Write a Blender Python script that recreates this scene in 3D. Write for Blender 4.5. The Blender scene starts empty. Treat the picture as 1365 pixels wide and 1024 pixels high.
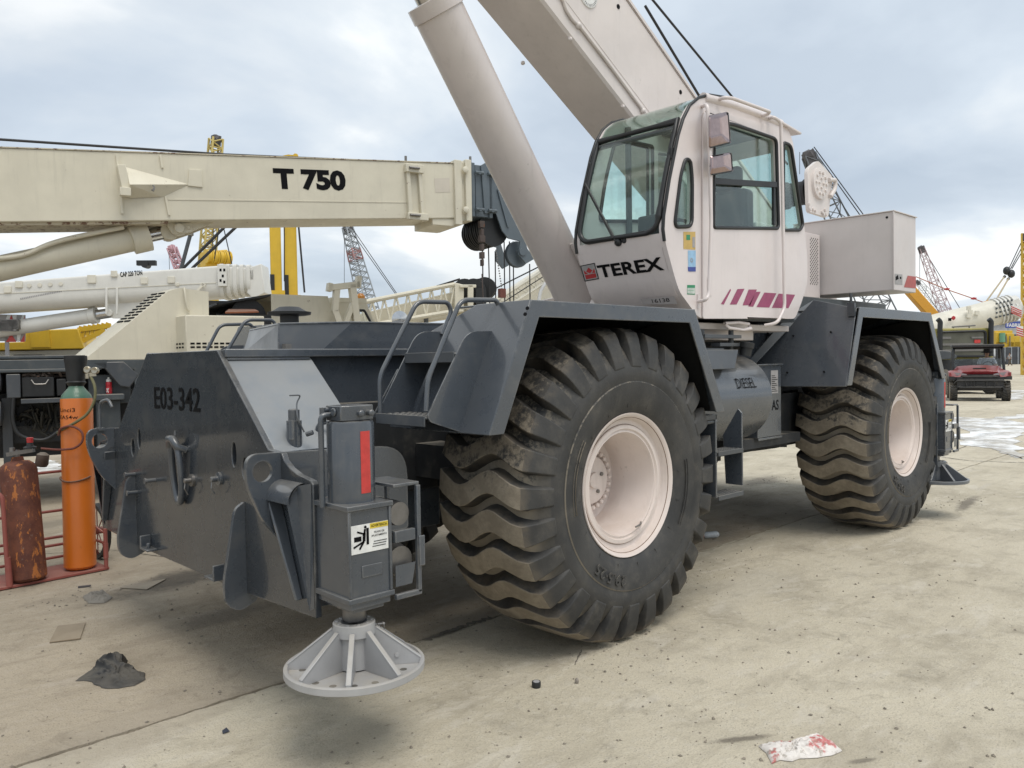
import bpy, bmesh, math, random
import numpy as np
from mathutils import Matrix, Vector
from math import sin, cos, pi, radians, atan2, sqrt, tan
random.seed(7)
S = bpy.context.scene
COL = S.collection

# ------------------------------------------------------------------ camera
CAM = Vector((-3.69056, -2.87194, 1.64049))
HEAD, PITCH, ROLL, FPX = 0.806556, 0.028365, -0.0160423, 1066.0
_F = Vector((cos(HEAD)*cos(PITCH), sin(HEAD)*cos(PITCH), -sin(PITCH)))
_R0 = Vector((sin(HEAD), -cos(HEAD), 0)); _U0 = _R0.cross(_F)
_R = cos(ROLL)*_R0 + sin(ROLL)*_U0
_U = cos(ROLL)*_U0 - sin(ROLL)*_R0
cd = bpy.data.cameras.new('camera')
cam = bpy.data.objects.new('camera', cd); COL.objects.link(cam)
m = Matrix((( _R.x, _U.x, -_F.x, CAM.x), (_R.y, _U.y, -_F.y, CAM.y), (_R.z, _U.z, -_F.z, CAM.z), (0, 0, 0, 1)))
cam.matrix_world = m
cd.sensor_fit = 'HORIZONTAL'; cd.sensor_width = 36.0; cd.lens = FPX/1365*36.0
cd.clip_start = 0.05; cd.clip_end = 6000
S.camera = cam

# ------------------------------------------------------------------ sky, sun, exposure
SUN_EL, SUN_AZ = radians(66), radians(-100)       # direction towards the sun, azimuth from +x
w = bpy.data.worlds.new('World'); S.world = w; w.use_nodes = True
nt = w.node_tree; nt.nodes.clear()
def N(t, **k):
    n = nt.nodes.new(t)
    for a, b in k.items(): setattr(n, a, b)
    return n
def Lk(a, b): nt.links.new(a, b)
sky = N('ShaderNodeTexSky'); sky.sky_type = 'NISHITA'; sky.sun_disc = False
sky.sun_elevation = SUN_EL; sky.sun_rotation = pi/2 - SUN_AZ
sky.air_density = 1.0; sky.dust_density = 3.0; sky.ozone_density = 1.0
bg1 = N('ShaderNodeBackground'); Lk(sky.outputs[0], bg1.inputs[0]); bg1.inputs[1].default_value = 0.08
tc = N('ShaderNodeTexCoord')
sep = N('ShaderNodeSeparateXYZ'); Lk(tc.outputs['Generated'], sep.inputs[0])
zz = N('ShaderNodeMath', operation='MAXIMUM'); Lk(sep.outputs[2], zz.inputs[0]); zz.inputs[1].default_value = 0.0
za = N('ShaderNodeMath', operation='ADD'); Lk(zz.outputs[0], za.inputs[0]); za.inputs[1].default_value = 0.22
dx = N('ShaderNodeMath', operation='DIVIDE'); Lk(sep.outputs[0], dx.inputs[0]); Lk(za.outputs[0], dx.inputs[1])
dy = N('ShaderNodeMath', operation='DIVIDE'); Lk(sep.outputs[1], dy.inputs[0]); Lk(za.outputs[0], dy.inputs[1])
cv = N('ShaderNodeCombineXYZ'); Lk(dx.outputs[0], cv.inputs[0]); Lk(dy.outputs[0], cv.inputs[1]); cv.inputs[2].default_value = 3.7
n1 = N('ShaderNodeTexNoise'); n1.inputs['Scale'].default_value = 1.15; n1.inputs['Detail'].default_value = 9; n1.inputs['Roughness'].default_value = 0.52; n1.inputs['Distortion'].default_value = 0.25
Lk(cv.outputs[0], n1.inputs['Vector'])
n2 = N('ShaderNodeTexNoise'); n2.inputs['Scale'].default_value = 0.62; n2.inputs['Detail'].default_value = 6; n2.inputs['Roughness'].default_value = 0.5
Lk(cv.outputs[0], n2.inputs['Vector'])
r1 = N('ShaderNodeValToRGB')
e = r1.color_ramp.elements
e[0].position = 0.37; e[0].color = (0.43, 0.49, 0.56, 1)
e[1].position = 0.61; e[1].color = (0.735, 0.755, 0.76, 1)
x = e.new(0.47); x.color = (0.495, 0.555, 0.62, 1)
x = e.new(0.55); x.color = (0.585, 0.63, 0.67, 1)
Lk(n1.outputs[0], r1.inputs[0])
bg2 = N('ShaderNodeBackground'); Lk(r1.outputs[0], bg2.inputs[0]); bg2.inputs[1].default_value = 1.0
r2 = N('ShaderNodeValToRGB'); r2.color_ramp.elements[0].position = 0.34; r2.color_ramp.elements[1].position = 0.52
r2.color_ramp.elements[0].color = (0.72, 0.72, 0.72, 1); r2.color_ramp.elements[1].color = (0.97, 0.97, 0.97, 1)
Lk(n2.outputs[0], r2.inputs[0])
mx = N('ShaderNodeMixShader'); Lk(r2.outputs[0], mx.inputs[0]); Lk(bg1.outputs[0], mx.inputs[1]); Lk(bg2.outputs[0], mx.inputs[2])
wo = N('ShaderNodeOutputWorld'); Lk(mx.outputs[0], wo.inputs[0])
sl = bpy.data.lights.new('sun', 'SUN'); sl.energy = 1.5; sl.angle = radians(34); sl.color = (1.0, 0.95, 0.87)
so = bpy.data.objects.new('sun', sl); COL.objects.link(so)
sd = Vector((cos(SUN_EL)*cos(SUN_AZ), cos(SUN_EL)*sin(SUN_AZ), sin(SUN_EL)))
so.rotation_euler = sd.to_track_quat('Z', 'Y').to_euler(); so.location = (0, 0, 30)
vs = S.view_settings; vs.view_transform = 'Standard'; vs.look = 'None'; vs.exposure = 0.55; vs.gamma = 1.0
try: vs.use_curve_mapping = False
except Exception: pass

# ------------------------------------------------------------------ survey helpers: photo pixel -> point of the place
def ray(u, v): return _F + (u-682.5)/FPX*_R - (v-512)/FPX*_U
def at(u, v, d): return CAM + ray(u, v)*d                       # at camera depth d metres
def px(u, v, **k):                                             # on the plane x=, y= or z=
    (ax, val), = k.items(); i = 'xyz'.index(ax); r = ray(u, v)
    return CAM + r*((val-CAM[i])/r[i])
def pxp(u, v, p0, n):                                          # on any plane
    r = ray(u, v); n = Vector(n); return CAM + r*((Vector(p0)-CAM).dot(n)/r.dot(n))

# ------------------------------------------------------------------ mesh helpers
class MB:
    def __init__(s): s.v = []; s.f = []
    def add(s, vs, fs):
        b = len(s.v); s.v += [tuple(p) for p in vs]; s.f += [tuple(i+b for i in f) for f in fs]; return s
    def box(s, x0, x1, y0, y1, z0, z1):
        return s.add([(x0,y0,z0),(x1,y0,z0),(x1,y1,z0),(x0,y1,z0),(x0,y0,z1),(x1,y0,z1),(x1,y1,z1),(x0,y1,z1)],
                     [(3,2,1,0),(4,5,6,7),(0,1,5,4),(1,2,6,5),(2,3,7,6),(3,0,4,7)])
    def hexa(s, a, b):     # two quads (4 pts each) joined
        return s.add(list(a)+list(b), [(3,2,1,0),(4,5,6,7),(0,1,5,4),(1,2,6,5),(2,3,7,6),(3,0,4,7)])
    def prism(s, pts, plane, a, b):
        n = len(pts)
        f3 = {'xz': lambda p, t: (p[0], t, p[1]), 'yz': lambda p, t: (t, p[0], p[1]), 'xy': lambda p, t: (p[0], p[1], t)}[plane]
        vs = [f3(p, a) for p in pts] + [f3(p, b) for p in pts]
        fs = [tuple(range(n-1, -1, -1)), tuple(range(n, 2*n))] + [(i, (i+1) % n, n+(i+1) % n, n+i) for i in range(n)]
        return s.add(vs, fs)
    def slab(s, pts, th):  # 3d polygon thickened along its normal (centred)
        P = [Vector(p) for p in pts]; nn = Vector((0,0,0))
        for i in range(len(P)): nn += (P[i]-P[0]).cross(P[(i+1) % len(P)]-P[0])
        nn.normalize(); n = len(P)
        vs = [p-nn*th/2 for p in P] + [p+nn*th/2 for p in P]
        return s.add(vs, [tuple(range(n-1, -1, -1)), tuple(range(n, 2*n))] + [(i, (i+1) % n, n+(i+1) % n, n+i) for i in range(n)])
    def tube(s, path, r, n=10, cap=True, closed=False):
        P = [Vector(p) for p in path]; m_ = len(P)
        rr = r if isinstance(r, (list, tuple)) else [r]*m_
        rings = []; up = None
        for i in range(m_):
            if closed: t = (P[(i+1) % m_]-P[i-1])
            else: t = (P[min(i+1, m_-1)]-P[max(i-1, 0)])
            t.normalize()
            if up is None:
                up = Vector((0,0,1)) if abs(t.z) < .9 else Vector((1,0,0))
            up = (up - t*up.dot(t)); up.normalize(); sd_ = t.cross(up)
            k = 1.0
            if 0 < i < m_-1:
                c = (P[i]-P[i-1]).normalized().dot((P[i+1]-P[i]).normalized()); k = 1/max(.6, sqrt(max(.05, (1+c)/2)))
            rings.append([P[i] + (up*cos(2*pi*j/n)+sd_*sin(2*pi*j/n))*rr[i]*k for j in range(n)])
        vs = [p for R in rings for p in R]; fs = []
        L = m_ if closed else m_-1
        for i in range(L):
            a = i*n; b = ((i+1) % m_)*n
            for j in range(n): fs.append((a+j, a+(j+1) % n, b+(j+1) % n, b+j))
        if cap and not closed:
            fs.append(tuple(range(n-1, -1, -1))); fs.append(tuple((m_-1)*n+j for j in range(n)))
        return s.add(vs, fs)
    def lathe(s, o, ax, prof, n=32, caps=True, a0=0, a1=2*pi):   # prof: (along axis, radius)
        o = Vector(o); ax = Vector(ax).normalized()
        u = ax.orthogonal().normalized(); v = ax.cross(u)
        full = abs(a1-a0-2*pi) < 1e-6; k = n if full else n+1
        vs = []
        for (h, r) in prof:
            for j in range(k):
                t = a0+(a1-a0)*j/n; vs.append(o+ax*h+(u*cos(t)+v*sin(t))*r)
        fs = []
        for i in range(len(prof)-1):
            for j in range(n if full else n):
                a = i*k+j; b = i*k+(j+1) % k
                fs.append((a, b, b+k, a+k))
        if caps and full:
            if prof[0][1] > 1e-6: fs.append(tuple(range(k-1, -1, -1)))
            if prof[-1][1] > 1e-6: fs.append(tuple((len(prof)-1)*k+j for j in range(k)))
        return s.add(vs, fs)
    def cyl(s, a, b, r, n=16, r2=None):
        a = Vector(a); b = Vector(b)
        return s.lathe(a, b-a, [(0, r), ((b-a).length, r if r2 is None else r2)], n)
    def bar(s, p, q, wd, ht, up=(0,0,1)):
        p = Vector(p); q = Vector(q); t = (q-p).normalized(); up = Vector(up)
        if abs(t.dot(up)) > .97: up = Vector((1,0,0))
        sd_ = t.cross(up).normalized(); u2 = sd_.cross(t)
        a = [p+sd_*wd/2*i+u2*ht/2*j for i, j in ((-1,-1),(1,-1),(1,1),(-1,1))]
        b = [x_+(q-p) for x_ in a]
        return s.hexa(a, b)
    def ico(s, c, r, sub=1, sq=(1,1,1), jit=0):
        bm = bmesh.new(); bmesh.ops.create_icosphere(bm, subdivisions=sub, radius=1)
        vs = []
        for v_ in bm.verts:
            j = 1+random.uniform(-jit, jit); vs.append((c[0]+v_.co.x*r*sq[0]*j, c[1]+v_.co.y*r*sq[1]*j, c[2]+v_.co.z*r*sq[2]*j))
        bm.verts.index_update(); fs = [[x_.index for x_ in f.verts] for f in bm.faces]; bm.free()
        return s.add(vs, fs)
    def xf(s, M_):
        s.v = [tuple(M_ @ Vector(p)) for p in s.v]; return s
    def merge(s, o): return s.add(o.v, o.f)
    def mirror_y(s, yc):
        s.v = [(p[0], 2*yc-p[1], p[2]) for p in s.v]; s.f = [tuple(reversed(f)) for f in s.f]; return s
    def copy(s):
        o = MB(); o.v = list(s.v); o.f = list(s.f); return o

def bend(pts, r, n=5):          # round the corners of a polyline
    P = [Vector(p) for p in pts]; out = [P[0]]
    for i in range(1, len(P)-1):
        a = P[i-1]-P[i]; b = P[i+1]-P[i]
        d = min(r, a.length*.48, b.length*.48)
        A = P[i]+a.normalized()*d; B = P[i]+b.normalized()*d
        for k in range(n+1):
            t = k/n; out.append(A*(1-t)**2+P[i]*2*t*(1-t)+B*t*t)
    out.append(P[-1]); return out
def rpoly(pts, r, n=4):         # 2d polygon with rounded corners; r may be a list
    out = []; L = len(pts)
    for i in range(L):
        p = Vector(pts[i]); a = Vector(pts[i-1])-p; b = Vector(pts[(i+1) % L])-p
        ri = r[i] if isinstance(r, (list, tuple)) else r
        d = min(ri, a.length*.49, b.length*.49)
        if d < 1e-5: out.append(tuple(p)); continue
        A = p+a.normalized()*d; B = p+b.normalized()*d
        for k in range(n+1):
            t = k/n; q = A*(1-t)**2+p*2*t*(1-t)+B*t*t; out.append((q.x, q.y))
    return out
def circ2(c, r, n=20, ry=None): return [(c[0]+r*cos(2*pi*i/n), c[1]+(ry or r)*sin(2*pi*i/n)) for i in range(n)]

ROOT = {}; WM = {}
def thing(name, label, cat, loc=(0,0,0), rz=0.0, group=None):
    o = bpy.data.objects.new(name, None); COL.objects.link(o)
    o.empty_display_size = .2; o.location = loc; o.rotation_euler = (0, 0, rz)
    o['label'] = label; o['category'] = cat
    if group: o['group'] = group
    WM[o.name] = Matrix.Translation(loc) @ Matrix.Rotation(rz, 4, 'Z'); ROOT[o.name] = o.name
    return o
def tag(o, label=None, cat=None, group=None, kind=None):
    if label: o['label'] = label
    if cat: o['category'] = cat
    if group: o['group'] = group
    if kind: o['kind'] = kind
    return o
def mesh_of(name, mb, smooth=32, weld=False):
    me = bpy.data.meshes.new(name)
    bm = bmesh.new(); V = [bm.verts.new(p) for p in mb.v]
    for f in mb.f:
        if len(set(f)) < 3: continue
        try: bm.faces.new([V[i] for i in f])
        except ValueError: pass
    if weld: bmesh.ops.remove_doubles(bm, verts=bm.verts, dist=1e-5)
    bmesh.ops.recalc_face_normals(bm, faces=bm.faces)
    bm.to_mesh(me); bm.free()
    if smooth:
        me.polygons.foreach_set('use_smooth', [True]*len(me.polygons)); me.set_sharp_from_angle(angle=radians(smooth))
    return me
def obj(name, mb, mat, parent=None, bevel=0.0, smooth=32, local=False, seg=2, loc=None, weld=False):
    """link mb as ONE mesh object; vertices are world ones unless local=True (then in the root thing's frame)"""
    if parent is not None and not local:
        mb = mb.copy().xf(WM[ROOT[parent.name]].inverted())
    if loc is not None:
        mb = mb.copy(); mb.v = [(p[0]-loc[0], p[1]-loc[1], p[2]-loc[2]) for p in mb.v]
    me = mesh_of(name, mb, smooth, weld)
    me.materials.append(mat)
    o = bpy.data.objects.new(name, me); COL.objects.link(o)
    if loc is not None: o.location = loc
    if parent is not None:
        o.parent = parent; ROOT[o.name] = ROOT[parent.name]
    else:
        ROOT[o.name] = o.name; WM[o.name] = Matrix.Identity(4)
    if bevel:
        b = o.modifiers.new('bevel', 'BEVEL'); b.width = bevel; b.segments = seg; b.limit_method = 'ANGLE'; b.angle_limit = radians(38)
    return o
def copy_tree(o, parent=None):
    c = o.copy(); COL.objects.link(c)
    if parent is not None: c.parent = parent
    for ch in list(o.children): copy_tree(ch, c)
    return c

def curve_mb(splines, th):      # flat sheet from outline + holes, thickness th
    cu = bpy.data.curves.new('tmp', 'CURVE'); cu.dimensions = '2D'; cu.fill_mode = 'BOTH'; cu.extrude = th/2
    for pts in splines:
        sp = cu.splines.new('POLY'); sp.points.add(len(pts)-1); sp.use_cyclic_u = True
        for i, p in enumerate(pts): sp.points[i].co = (p[0], p[1], 0, 1)
    ob = bpy.data.objects.new('tmp', cu); me = bpy.data.meshes.new_from_object(ob)
    mb = MB(); mb.add([tuple(v.co) for v in me.vertices], [tuple(p.vertices) for p in me.polygons])
    bpy.data.objects.remove(ob); bpy.data.curves.remove(cu); bpy.data.meshes.remove(me)
    return mb
def frame(o, ex, ey):
    ex = Vector(ex).normalized(); ey = Vector(ey); ey = (ey-ex*ey.dot(ex)).normalized(); ez = ex.cross(ey)
    return Matrix(((ex.x, ey.x, ez.x, o[0]), (ex.y, ey.y, ez.y, o[1]), (ex.z, ey.z, ez.z, o[2]), (0,0,0,1)))
def plate(outline, holes, th, plane, pos):      # plane 'xz' at y=pos, 'yz' at x=pos, 'xy' at z=pos, centred thickness
    mb = curve_mb([outline]+list(holes), th)
    f3 = {'xz': lambda p: (p[0], pos+p[2], p[1]), 'yz': lambda p: (pos+p[2], p[0], p[1]), 'xy': lambda p: (p[0], p[1], pos+p[2])}[plane]
    mb.v = [f3(p) for p in mb.v]; return mb
def text_mb(body, height, bold=0.0, th=0.004, xs=1.0, spacing=1.0, shear=0.0):   # origin at the left of the baseline, width in mb.w
    cu = bpy.data.curves.new('tmp', 'FONT'); cu.body = body; cu.size = 1.0; cu.extrude = 0.0; cu.offset = bold; cu.space_character = spacing; cu.shear = shear
    cu.resolution_u = 3
    ob = bpy.data.objects.new('tmp', cu); me = bpy.data.meshes.new_from_object(ob)
    vs = [tuple(v.co) for v in me.vertices]; fs = [tuple(p.vertices) for p in me.polygons]
    bpy.data.objects.remove(ob); bpy.data.curves.remove(cu); bpy.data.meshes.remove(me)
    if not vs: return MB()
    ys = [v[1] for v in vs]; xs_ = [v[0] for v in vs]; h = max(ys)-min(ys); x0 = min(xs_); y0 = min(ys)
    k = height/h
    mb = MB(); mb.add([((v[0]-x0)*k*xs, (v[1]-y0)*k, th) for v in vs], fs); mb.w = (max(xs_)-x0)*k*xs
    return mb
def text_on(body, o, ex, ey, height, width=None, **k):      # lettering on a plane; stretched to width
    mb = text_mb(body, height, **k)
    if width:
        s_ = width/mb.w; mb.v = [(p[0]*s_, p[1], p[2]) for p in mb.v]
    return mb.xf(frame(o, ex, ey))

# ------------------------------------------------------------------ materials
class MT:
    def __init__(s, name):
        s.m = bpy.data.materials.new(name); s.m.use_nodes = True; s.t = s.m.node_tree; s.t.nodes.clear()
        s.out = s.n('ShaderNodeOutputMaterial'); s.co = s.n('ShaderNodeTexCoord').outputs['Object']; s.geo = s.n('ShaderNodeNewGeometry')
    def n(s, t, **k):
        n_ = s.t.nodes.new(t)
        for a, b in k.items(): setattr(n_, a, b)
        return n_
    def l(s, a, b): s.t.links.new(a, b)
    def noise(s, scale, detail=5, rough=.55, vec=None, dist=0):
        n_ = s.n('ShaderNodeTexNoise'); n_.inputs['Scale'].default_value = scale; n_.inputs['Detail'].default_value = detail
        n_.inputs['Roughness'].default_value = rough; n_.inputs['Distortion'].default_value = dist
        s.l(vec or s.co, n_.inputs['Vector']); return n_.outputs[0]
    def ramp(s, inp, a, b, va=0.0, vb=1.0):
        n_ = s.n('ShaderNodeMapRange'); n_.inputs[1].default_value = a; n_.inputs[2].default_value = b; n_.inputs[3].default_value = va; n_.inputs[4].default_value = vb
        n_.interpolation_type = 'SMOOTHSTEP'; s.l(inp, n_.inputs[0]); return n_.outputs[0]
    def math(s, op, a, b=None):
        n_ = s.n('ShaderNodeMath', operation=op)
        for i, q in enumerate((a, b)):
            if q is None: continue
            if isinstance(q, (int, float)): n_.inputs[i].default_value = q
            else: s.l(q, n_.inputs[i])
        return n_.outputs[0]
    def mix(s, fac, a, b):
        n_ = s.n('ShaderNodeMix', data_type='RGBA')
        for i, q in ((0, fac), (6, a), (7, b)):
            if isinstance(q, (int, float)): n_.inputs[i].default_value = q
            elif isinstance(q, tuple): n_.inputs[i].default_value = (*q[:3], 1)
            else: s.l(q, n_.inputs[i])
        return n_.outputs[2]
    def stretch(s, sx, sy, sz):
        n_ = s.n('ShaderNodeMapping'); n_.inputs['Scale'].default_value = (sx, sy, sz); s.l(s.co, n_.inputs[0]); return n_.outputs[0]
    def nz(s):
        n_ = s.n('ShaderNodeSeparateXYZ'); s.l(s.geo.outputs['Normal'], n_.inputs[0]); return n_.outputs[2]
    def bsdf(s, col, rough=.5, metal=0., coat=0., coatr=.1, spec=.5, bump=None, bstr=.2, bdist=.01, emit=None):
        p = s.n('ShaderNodeBsdfPrincipled')
        def put(k, q):
            if isinstance(q, tuple): p.inputs[k].default_value = (*q[:3], 1)
            elif isinstance(q, (int, float)): p.inputs[k].default_value = q
            else: s.l(q, p.inputs[k])
        put('Base Color', col); put('Roughness', rough); put('Metallic', metal); put('Coat Weight', coat); put('Coat Roughness', coatr); put('Specular IOR Level', spec)
        if bump is not None:
            b = s.n('ShaderNodeBump'); b.inputs['Strength'].default_value = bstr; b.inputs['Distance'].default_value = bdist
            s.l(bump, b.inputs['Height']); s.l(b.outputs[0], p.inputs['Normal'])
        s.l(p.outputs[0], s.out.inputs[0]); return p
def paint(name, col, rough=.4, dust=.3, var=.12, coat=0., coatr=.12, rust=0., dustc=(.36,.32,.255), metal=0., streak=.25, bstr=.03, spec=.5, wear=0., spots=0.):
    t = MT(name)
    big = t.noise(1.7, 6, .6); fine = t.noise(38, 4, .6); mid = t.noise(7, 5, .62)
    c = t.mix(t.ramp(big, .3, .7), tuple(x*(1-var) for x in col), tuple(min(1, x*(1+var)) for x in col))
    st = t.noise(3.0, 5, .65, t.stretch(5, 5, .45))
    c = t.mix(t.math('MULTIPLY', t.ramp(st, .52, .78), streak), c, tuple(x*.62+y*.12 for x, y in zip(col, dustc)))
    up = t.ramp(t.nz(), .25, .95)
    dm = t.math('MULTIPLY', t.math('MULTIPLY', t.ramp(mid, .28, .62, .35, 1.0), up), dust)
    lo = t.math('MULTIPLY', t.ramp(mid, .5, .75), dust*.28)
    dm = t.math('MAXIMUM', dm, lo)
    c = t.mix(dm, c, dustc)
    if rust:
        rm = t.math('MULTIPLY', t.ramp(t.noise(11, 8, .7), .66-rust*.1, .70-rust*.08), .9)
        c = t.mix(rm, c, (.13,.05,.022))
    if wear:
        bv = t.n('ShaderNodeBevel'); bv.samples = 3; bv.inputs[0].default_value = .012
        dv = t.n('ShaderNodeVectorMath', operation='DOT_PRODUCT'); t.l(bv.outputs[0], dv.inputs[0]); t.l(t.geo.outputs['Normal'], dv.inputs[1])
        em = t.math('MULTIPLY', t.ramp(dv.outputs['Value'], .985, .90), t.math('MULTIPLY', t.ramp(t.noise(6, 7, .7), .42, .60), wear))
        c = t.mix(em, c, (.27,.26,.245))
        sc = t.noise(9, 6, .7, t.stretch(1, 1, 6)); c = t.mix(t.math('MULTIPLY', t.ramp(sc, .66, .70), wear*.35), c, (.24,.235,.225))
    if spots:
        c = t.mix(t.math('MULTIPLY', t.ramp(t.noise(5.5, 7, .72), .66, .71), spots), c, (.16,.135,.115))
        c = t.mix(t.math('MULTIPLY', t.ramp(t.noise(1.1, 6, .6, t.stretch(3, 3, .5)), .55, .72), spots*.35), c, tuple(x*.72 for x in col))
    rg = t.math('ADD', t.math('MULTIPLY', dm, .4), t.ramp(mid, .3, .7, rough*.85, min(1, rough*1.2)))
    t.bsdf(c, rg, metal, coat, coatr, spec, bump=t.noise(4.5, 3, .5), bstr=bstr, bdist=.02)
    return t.m
def flat(name, col, rough=.5, metal=0., coat=0., spec=.5):
    t = MT(name); nz_ = t.noise(25, 4, .6)
    c = t.mix(t.ramp(nz_, .3, .7), tuple(x*.9 for x in col), tuple(min(1, x*1.08) for x in col))
    t.bsdf(c, rough, metal, coat, .1, spec); return t.m
def glass(name, tint, refl=1.5):
    t = MT(name); tr = t.n('ShaderNodeBsdfTransparent'); tr.inputs[0].default_value = (*tint, 1)
    gl = t.n('ShaderNodeBsdfGlossy'); gl.inputs[0].default_value = (.95, .97, .96, 1); gl.inputs['Roughness'].default_value = .015
    fr = t.n('ShaderNodeFresnel'); ir = t.n('ShaderNodeMapRange'); ir.inputs[3].default_value = refl; ir.inputs[4].default_value = 1/refl; t.l(t.geo.outputs['Backfacing'], ir.inputs[0]); t.l(ir.outputs[0], fr.inputs[0])
    du = t.n('ShaderNodeBsdfDiffuse'); du.inputs[0].default_value = (.35,.34,.30,1)
    m1 = t.n('ShaderNodeMixShader'); t.l(t.math('MULTIPLY', t.ramp(t.noise(6, 6, .65), .45, .8), .10), m1.inputs[0]); t.l(tr.outputs[0], m1.inputs[1]); t.l(du.outputs[0], m1.inputs[2])
    m2 = t.n('ShaderNodeMixShader'); t.l(fr.outputs[0], m2.inputs[0]); t.l(m1.outputs[0], m2.inputs[1]); t.l(gl.outputs[0], m2.inputs[2])
    t.l(m2.outputs[0], t.out.inputs[0]); return t.m

M = {}
M['grey'] = paint('grey_paint', (.057,.067,.081), .28, dust=.30, var=.10, coat=.6, coatr=.07, streak=.15, wear=.55)
M['grey_dark'] = paint('grey_paint_plate', (.033,.039,.047), .26, dust=.25, var=.14, coat=.55, coatr=.06, streak=.25, wear=.6)  # same grey, darkened for the dark reflection in the front plate
M['grey_pale'] = paint('grey_paint_pale', (.20,.222,.245), .36, dust=.25, var=.07, coat=.4, coatr=.12, streak=.15, wear=.5, spots=.25)  # paler copy of the grey for slope panels and slanted gusset
M['grey_mid'] = paint('grey_paint_mid', (.105,.116,.131), .36, dust=.25, var=.07, coat=.4, coatr=.12, streak=.15, wear=.4)  # grey between the two, for hood flank, hood front and rear floats
M['grey2'] = paint('grey_paint_matt', (.055,.062,.071), .42, dust=.5, var=.12, coat=.15, coatr=.25)
M['frame'] = paint('frame_dark', (.022,.024,.027), .6, dust=.5, var=.2)
M['white'] = paint('pinkish_white_paint', (.69,.625,.61), .36, dust=.2, var=.05, coat=.25, coatr=.15, streak=.22, spots=.18)
M['boomw'] = paint('boom_white_paint', (.66,.605,.575), .42, dust=.15, var=.06, coat=.12, coatr=.2, streak=.3, spots=.4)
M['cyl'] = paint('cylinder_paint', (.58,.525,.50), .32, dust=.15, var=.06, coat=.3, coatr=.16, streak=.3, spots=.45)
M['cw'] = paint('counterweight_paint', (.61,.565,.55), .42, dust=.2, var=.05, coat=.1, streak=.15)
M['rim'] = paint('rim_paint', (.68,.60,.56), .5, dust=.35, var=.06, streak=.35, dustc=(.30,.20,.12), spots=.35)
M['cream'] = paint('cream_paint', (.64,.60,.485), .5, dust=.15, var=.06, streak=.4, rust=.10, spots=.2)
M['cream_rust'] = paint('cream_paint_rusty', (.55,.50,.39), .6, dust=.2, var=.1, streak=.5, rust=1.3)
M['cream2'] = paint('cream_paint_pale', (.66,.63,.54), .5, dust=.15, var=.06, streak=.2)
M['offwhite'] = paint('off_white_paint', (.66,.65,.61), .45, dust=.12, var=.04, streak=.2)
M['carrier'] = paint('carrier_grey', (.055,.065,.072), .5, dust=.5, var=.2)
M['black'] = flat('black_plastic', (.016,.017,.018), .5)
M['seal'] = flat('rubber_seal', (.012,.013,.014), .42)
M['ink'] = flat('black_print', (.005,.005,.006), .7, spec=.12)
M['red'] = flat('red_reflective', (.52,.045,.04), .35)
M['magenta'] = flat('magenta_print', (.30,.060,.135), .5)
M['logo_red'] = flat('logo_red', (.42,.03,.035), .45)
M['label_white'] = flat('label_white', (.72,.72,.70), .5)
M['label_yellow'] = flat('label_yellow', (.62,.47,.045), .5)
M['label_gold'] = flat('label_gold', (.55,.38,.12), .5)
M['label_blue'] = flat('label_blue', (.30,.50,.70), .5)
M['label_navy'] = flat('label_navy', (.05,.08,.32), .5)
M['label_green'] = flat('label_green', (.03,.25,.12), .5)
M['label_grey'] = flat('label_grey', (.34,.33,.33), .55)
M['steel'] = flat('bright_steel', (.55,.55,.55), .18, 1.0)
M['dullsteel'] = flat('dull_steel', (.22,.21,.20), .45, .8)
M['rope'] = flat('wire_rope', (.035,.035,.037), .6, .3)
M['mirror'] = flat('mirror_shell', (.36,.27,.26), .08, 1.0)
M['float'] = paint('cast_aluminium', (.44,.44,.445), .5, dust=.55, var=.14, metal=.25, streak=.5, spots=.6, wear=.3)
M['yellow'] = paint('yellow_paint', (.62,.40,.03), .45, dust=.15, var=.06)
M['glass'] = glass('green_glass', (.88,.96,.935), 1.5)
M['glass_roof'] = glass('roof_glass', (.74,.83,.80), 1.7)
M['glass_clear'] = glass('clear_glass', (.92,.94,.94), 1.45)

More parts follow.
